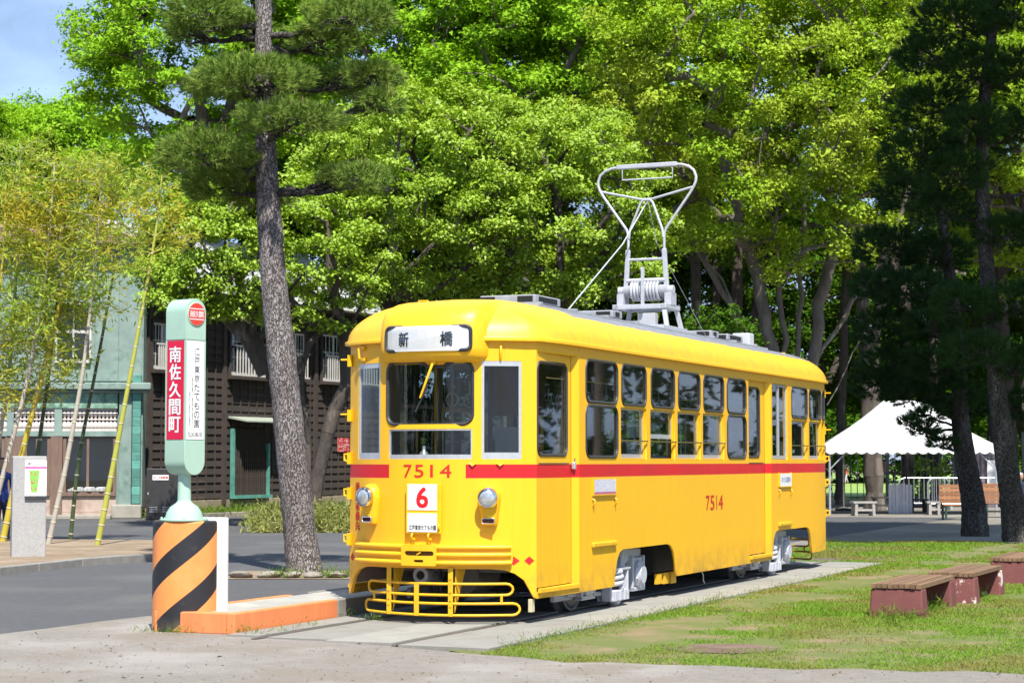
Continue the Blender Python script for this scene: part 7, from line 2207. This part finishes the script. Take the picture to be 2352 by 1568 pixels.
# wooden tables and stools on the plaza
def low_table(px, py, w, d, h, m, rz, label):
    p = gp(px, py)
    t = empty('low_table', (p.x, p.y + d / 2, 0), rz, label, 'table')
    n = 4
    for i in range(n):
        MB().box(-w / 2 + 0.003, w / 2 - 0.003, -d / 2 + d * i / n, -d / 2 + d * (i + 1) / n - 0.012, h - 0.05, h).build('top_plank', m, t)
    for x in (-w / 2 + 0.10, w / 2 - 0.10):
        for y in (-d / 2 + 0.06, d / 2 - 0.06):
            MB().beam((x * 1.06, y, 0), (x, y, h - 0.052), 0.08, 0.08, (0, 1, 0)).build('leg', m, t)
        MB().box(x - 0.03, x + 0.03, -d / 2 + 0.1, d / 2 - 0.1, 0.15, 0.21).build('rail', m, t)
    MB().box(-w / 2 + 0.1, w / 2 - 0.1, -d / 2 + 0.03, -d / 2 + 0.07, 0.14, 0.20).build('rail', m, t)
low_table(1986, 1184, 0.72, 0.45, 0.42, GREYWOOD, 0.12, 'pale grey wooden table nearest the tram end')
low_table(2030, 1172, 0.7, 0.45, 0.45, DKWOOD, 0.0, 'dark wooden table left of the white boards')
low_table(2112, 1176, 0.62, 0.4, 0.42, DKWOOD, 0.05, 'dark wooden table right of the white boards')
low_table(2148, 1182, 0.45, 0.4, 0.40, GREYWOOD, -0.05, 'small grey table beside the end of the slatted bench')
# white pale boards
wb = empty('pale_boards', (PT(2068, 61), 61.2, 0), 0.0, 'row of whitewashed upright boards under the marquee', 'screen')
for i in range(7):
    h = 0.95 - 0.05 * abs(((i % 3) - 1)) + (0.03 if i == 3 else 0)
    MB().box(-0.36 + i * 0.105, -0.36 + i * 0.105 + 0.098, -0.02, 0.02, 0.0, h).build('board', BOARDP, wb, bevel=0.015)
for q in (0.2, 0.65):
    MB().box(-0.37, 0.38, 0.021, 0.05, q, q + 0.07).build('rail', BOARDP, wb)
MB().box(-0.40, 0.45, -0.05, 0.25, 1.22, 1.26).box(-0.2, -0.15, 0.1, 0.15, 0, 1.22).box(0.2, 0.25, 0.1, 0.15, 0, 1.22).build('shelf', DKWOOD, wb)
# posts with a rope
for i, (px, py, lab) in enumerate(((2072, 1170, 'black bollard in front of the white boards'), (2006, 1162, 'black bollard left of the maroon board post'), (2160, 1168, 'black bollard beside the steel barriers'))):
    p = gp(px, py)
    bo = empty('bollard', p, 0, lab, 'bollard', 'black bollards on the plaza')
    MB().lathe([(0.075, 0.0), (0.075, 0.52), (0.06, 0.55), (0.0, 0.56)], 12).build('post', DKWOOD, bo, smooth=40)
    MB().lathe([(0.08, 0.36), (0.085, 0.37), (0.085, 0.39), (0.08, 0.40)], 12).build('rope_band', IRON, bo)
# maroon direction board on a pole
p = gp(2003, 1160)
db = empty('direction_board', (p.x, p.y, 0), 0, 'maroon direction board on a pole under the marquee edge', 'sign')
MB().tube([(0, 0, 0), (0, 0, 1.75)], 0.035, 8).build('pole', POLEW, db)
bd = MB().box(0.06, 0.48, -0.05, -0.02, 1.14, 1.58).build('panel', MAROON, db, bevel=0.006)
MB().box(0.05, 0.49, -0.045, -0.015, 1.58, 1.60).box(0.05, 0.49, -0.045, -0.015, 1.12, 1.14).box(0.04, 0.06, -0.045, -0.015, 1.12, 1.60).box(0.48, 0.50, -0.045, -0.015, 1.12, 1.60).build('panel_rim', GREYWOOD, bd)
lettering('休憩所入口', (0.15, 0.39, 1.34, 1.40), lambda u, z: Vector((u, -0.053, z)), INKW, bd, 0.01)
# umbrella base post left of the marquee
p = gp(1938, 1172)
ub = empty('tent_weight', (p.x, p.y, 0), 0, 'dark weighted foot of a thin pole behind the tram', 'stand')
MB().lathe([(0.20, 0.0), (0.20, 0.08), (0.05, 0.12), (0.03, 0.13), (0.03, 1.9)], 12).build('pole', IRON, ub)
MB().box(-0.26, 0.26, -0.2, 0.2, -0.01, 0.07).build('weight', DKWOOD, ub, bevel=0.02)

# slatted park benches
def park_bench(px0, px1, py, label, rz):
    a, b = gp(px0, py), gp(px1, py)
    L_ = (b - a).length
    t = empty('park_bench', a, rz, label, 'bench', 'orange slatted park benches')
    for i in range(5):
        z = 0.46 + i * 0.105
        MB().box(0, L_, 0.42 + i * 0.025, 0.455 + i * 0.025, z, z + 0.09).build('back_slat', ORWOOD, t)
    for i in range(4):
        MB().box(0, L_, 0.0 + i * 0.10, 0.088 + i * 0.10, 0.40 - i * 0.008, 0.435 - i * 0.008).build('seat_slat', ORWOOD, t)
    for x in (0.05, L_ - 0.10):
        MB().box(x, x + 0.05, 0.02, 0.08, 0, 0.395).box(x, x + 0.05, 0.40, 0.46, 0, 0.39).box(x + 0.003, x + 0.047, 0.03, 0.42, 0.33, 0.37).box(x, x + 0.05, 0.56, 0.60, 0.3, 1.0).build('leg', CASTG, t)
    MB().box(0.1, L_ - 0.1, 0.2, 0.24, 0.15, 0.19).build('stretcher', CASTG, t)
park_bench(2168, 2262, 1194, 'orange slatted park bench left of the leaning trunk', 0.02)
park_bench(2262, 2400, 1188, 'orange slatted park bench between the two pine trunks', 0.0)
# notice kiosk by the small marquee
kx = empty('notice_kiosk', (PT(2268, 70), 70, 0), 0.05, 'purple grey notice kiosk with a white poster beside the marquee', 'kiosk')
MB().box(-0.5, 0.5, 0, 0.6, 0, 2.05).build('cabinet', pmat('kiosk_purple', (0.16, 0.13, 0.16), (0.12, 0.10, 0.12), 4, 0.6), kx, bevel=0.02)
MB().box(-0.05, 0.35, -0.03, -0.005, 0.75, 1.65).build('poster', SIGNWHITE, kx)
MB().box(-0.10, 0.40, -0.02, -0.001, 0.70, 1.70).build('frame', DKWOOD, kx)
for x in (-0.38, -0.22):
    MB().box(x - 0.04, x + 0.04, -0.025, -0.001, 0.1, 1.95).build('stile', pmat('stile_mauve', (0.24, 0.19, 0.22), (0.2, 0.16, 0.18), 4, 0.6) if 'stile_mauve' not in MATS else MATS['stile_mauve'], kx)

# ---- people (far away)
def skin_body(name, joints, edges, radii, mat, parent):
    me = bpy.data.meshes.new(name)
    me.from_pydata(joints, edges, [])
    o = bpy.data.objects.new(name, me); COL.objects.link(o); o.parent = parent
    sk = o.modifiers.new('skin', 'SKIN')
    lay = me.skin_vertices[0] if len(me.skin_vertices) else None
    for i, r in enumerate(radii):
        sv = me.skin_vertices[0].data[i]
        sv.radius = (r, r * 0.85); sv.use_root = (i == 0)
    o.modifiers.new('sub', 'SUBSURF').levels = 1
    o.modifiers['sub'].render_levels = 1
    me.materials.append(mat)
    return o
CL = lambda n, c: MATS[n] if n in MATS else pmat(n, c, tuple(x * 0.8 for x in c), 5, 0.85)
SKIN = CL('skin', (0.45, 0.27, 0.19)); HAIR = CL('hair', (0.02, 0.015, 0.012))
def person(loc, rz, h, top, bottom, label, pose='walk', hat=None, hold=None):
    t = empty('person', loc, rz, label, 'person')
    k = h / 1.7
    if pose == 'sit':
        J = [(0, 0, 0.48), (0, 0.02, 0.72), (0, 0.02, 0.98), (0, 0.0, 1.06), (0.18, 0, 0.95), (0.24, -0.06, 0.70), (0.16, -0.28, 0.60), (-0.18, 0, 0.95), (-0.24, -0.06, 0.70), (-0.16, -0.28, 0.60), (0.10, 0, 0.46), (0.12, -0.42, 0.48), (0.12, -0.40, 0.08), (0.12, -0.52, 0.04), (-0.10, 0, 0.46), (-0.12, -0.42, 0.48), (-0.12, -0.40, 0.08), (-0.12, -0.52, 0.04)]
        hz = 1.20
    else:
        st = 0.22 if pose == 'walk' else 0.03
        J = [(0, 0, 0.90), (0, 0, 1.12), (0, 0, 1.38), (0, -0.01, 1.47), (0.19, 0, 1.36), (0.24, 0.08, 1.10), (0.22, -0.02, 0.86), (-0.19, 0, 1.36), (-0.24, -0.08, 1.10), (-0.22, -0.18, 0.90), (0.09, 0, 0.88), (0.10, -st * 0.7, 0.48), (0.10, -st, 0.08), (0.10, -st - 0.12, 0.04), (-0.09, 0, 0.88), (-0.10, st * 0.5, 0.48), (-0.10, st * 1.3, 0.10), (-0.10, st * 1.3 - 0.11, 0.04)]
        hz = 1.60
    Ed = [(0, 1), (1, 2), (2, 3), (2, 4), (4, 5), (5, 6), (2, 7), (7, 8), (8, 9), (0, 10), (10, 11), (11, 12), (12, 13), (0, 14), (14, 15), (15, 16), (16, 17)]
    R = [0.13, 0.13, 0.12, 0.06, 0.065, 0.05, 0.035, 0.065, 0.05, 0.035, 0.085, 0.065, 0.042, 0.038, 0.085, 0.065, 0.042, 0.038]
    J = [tuple(c * k for c in j) for j in J]; R = [r * k for r in R]
    o = skin_body('body', J, Ed, R, top, t)
    # trousers as a second material below the hip, hands and neck left to the skin coloured parts
    bmat_ = MB()
    for a, b, c in ((10, 11, 12), (14, 15, 16)):
        bmat_.tube([J[a], J[b], J[c]], [R[a] * 1.25, R[b] * 1.18, R[c] * 1.25], 10)
    bmat_.build('trousers', bottom, t, smooth=60)
    hd = MB().lathe([(0.0, -0.115 * k), (0.045 * k, -0.105 * k), (0.075 * k, -0.04 * k), (0.083 * k, 0.03 * k), (0.07 * k, 0.09 * k), (0.03 * k, 0.118 * k), (0.0, 0.12 * k)], 14, (0, J[3][1], hz * k)).build('head', SKIN, t, smooth=60)
    MB().lathe([(0.088 * k, 0.0), (0.09 * k, 0.04 * k), (0.075 * k, 0.10 * k), (0.03 * k, 0.13 * k), (0.0, 0.132 * k)], 14, (0, J[3][1] + 0.015, hz * k)).build('hat' if hat else 'hair', hat or HAIR, t, smooth=60)
    MB().lathe([(0.0, 0), (0.012 * k, 0.0), (0.0, 0.03 * k)], 6, (0, J[3][1] - 0.085 * k, hz * k - 0.01)).build('nose', SKIN, t)
    for a in (6, 9):
        p = Vector(J[a])
        hm = MB().tube([p + Vector((0, 0, 0.02 * k)), p + Vector((0, -0.01, -0.06 * k))], [0.035 * k, 0.038 * k], 8)
        for f in range(4):
            hm.tube([p + Vector(((f - 1.5) * 0.018 * k, -0.01, -0.055 * k)), p + Vector(((f - 1.5) * 0.018 * k, -0.03, -0.10 * k)), p + Vector(((f - 1.5) * 0.016 * k, -0.045, (-0.135 + 0.01 * abs(f - 1.5)) * k))], 0.009 * k, 5)
        hm.tube([p + Vector((0.03 * k, -0.01, -0.02 * k)), p + Vector((0.05 * k, -0.03, -0.07 * k))], 0.010 * k, 5)
        hm.build('hand', SKIN, t, smooth=60)
    return t
p = gp(1944, 1109)
person((p.x, p.y, 0), radians(-60), 1.25, CL('orange_shirt', (0.75, 0.22, 0.10)), CL('white_trousers', (0.65, 0.64, 0.64)), 'child in an orange top walking across the far lawn')
p = gp(1962, 1100)
person((p.x, p.y, 0), radians(40), 1.55, CL('white_shirt', (0.72, 0.72, 0.74)), CL('dark_trousers', (0.05, 0.06, 0.10)), 'person in a white shirt sitting on the far lawn', 'sit')
person((PT(2352, 56.5), 57.0, 0.0), radians(15), 1.65, CL('navy_jacket', (0.02, 0.03, 0.07)), CL('dark_trousers', (0.05, 0.06, 0.10)), 'person in navy with a pale cap sitting at the right edge', 'sit', CL('pale_cap', (0.6, 0.6, 0.62)))
person((PT(8, 38.6), 38.6, 0.0), radians(35), 1.66, CL('blue_shirt', (0.015, 0.05, 0.26)), CL('navy_trousers', (0.015, 0.02, 0.06)), 'person in dark blue standing behind the map pillar', 'stand')
person((PT(48, 53.6), 53.6, 0.0), radians(200), 1.62, CL('lilac_shirt', (0.55, 0.48, 0.58)), CL('navy_trousers', (0.015, 0.02, 0.06)), 'person in a lilac top at the shop front', 'stand')

# bicycle leaning near the fence (only its wheel shows past the tram)
p = gp(1912, 1152)
bi = empty('bicycle', (p.x, p.y, 0), radians(8), 'dark bicycle parked behind the end of the tram', 'bicycle')
for x in (0.0, -1.05):
    w = MB().tube([(x + 0.33 * cos(2 * pi * k / 24), 0, 0.34 + 0.33 * sin(2 * pi * k / 24)) for k in range(24)], 0.018, 6, closed=True).build('wheel', RUBBER, bi)
    sp = MB()
    for k in range(8):
        a = pi * k / 8; sp.tube([(x + 0.32 * cos(a), 0, 0.34 + 0.32 * sin(a)), (x - 0.32 * cos(a), 0, 0.34 - 0.32 * sin(a))], 0.003, 3)
    sp.build('spokes', ALU, w)
fm = MB()
for a, b in (((0, 0.34), (-0.12, 0.85)), ((-0.12, 0.75), (-0.65, 0.70)), ((-0.13, 0.62), (-0.60, 0.30)), ((-0.60, 0.30), (-0.70, 0.80)), ((-1.05, 0.34), (-0.60, 0.30)), ((-1.05, 0.34), (-0.67, 0.70))):
    fm.tube([(a[0], 0, a[1]), (b[0], 0, b[1])], 0.016, 6)
fm.build('frame', IRON, bi)
MB().box(-0.82, -0.58, -0.06, 0.06, 0.82, 0.87).build('saddle', RUBBER, bi, bevel=0.02)
MB().tube([(-0.16, -0.25, 0.95), (-0.12, 0, 0.92), (-0.16, 0.25, 0.95)], 0.012, 6).build('handlebar', ALU, bi)
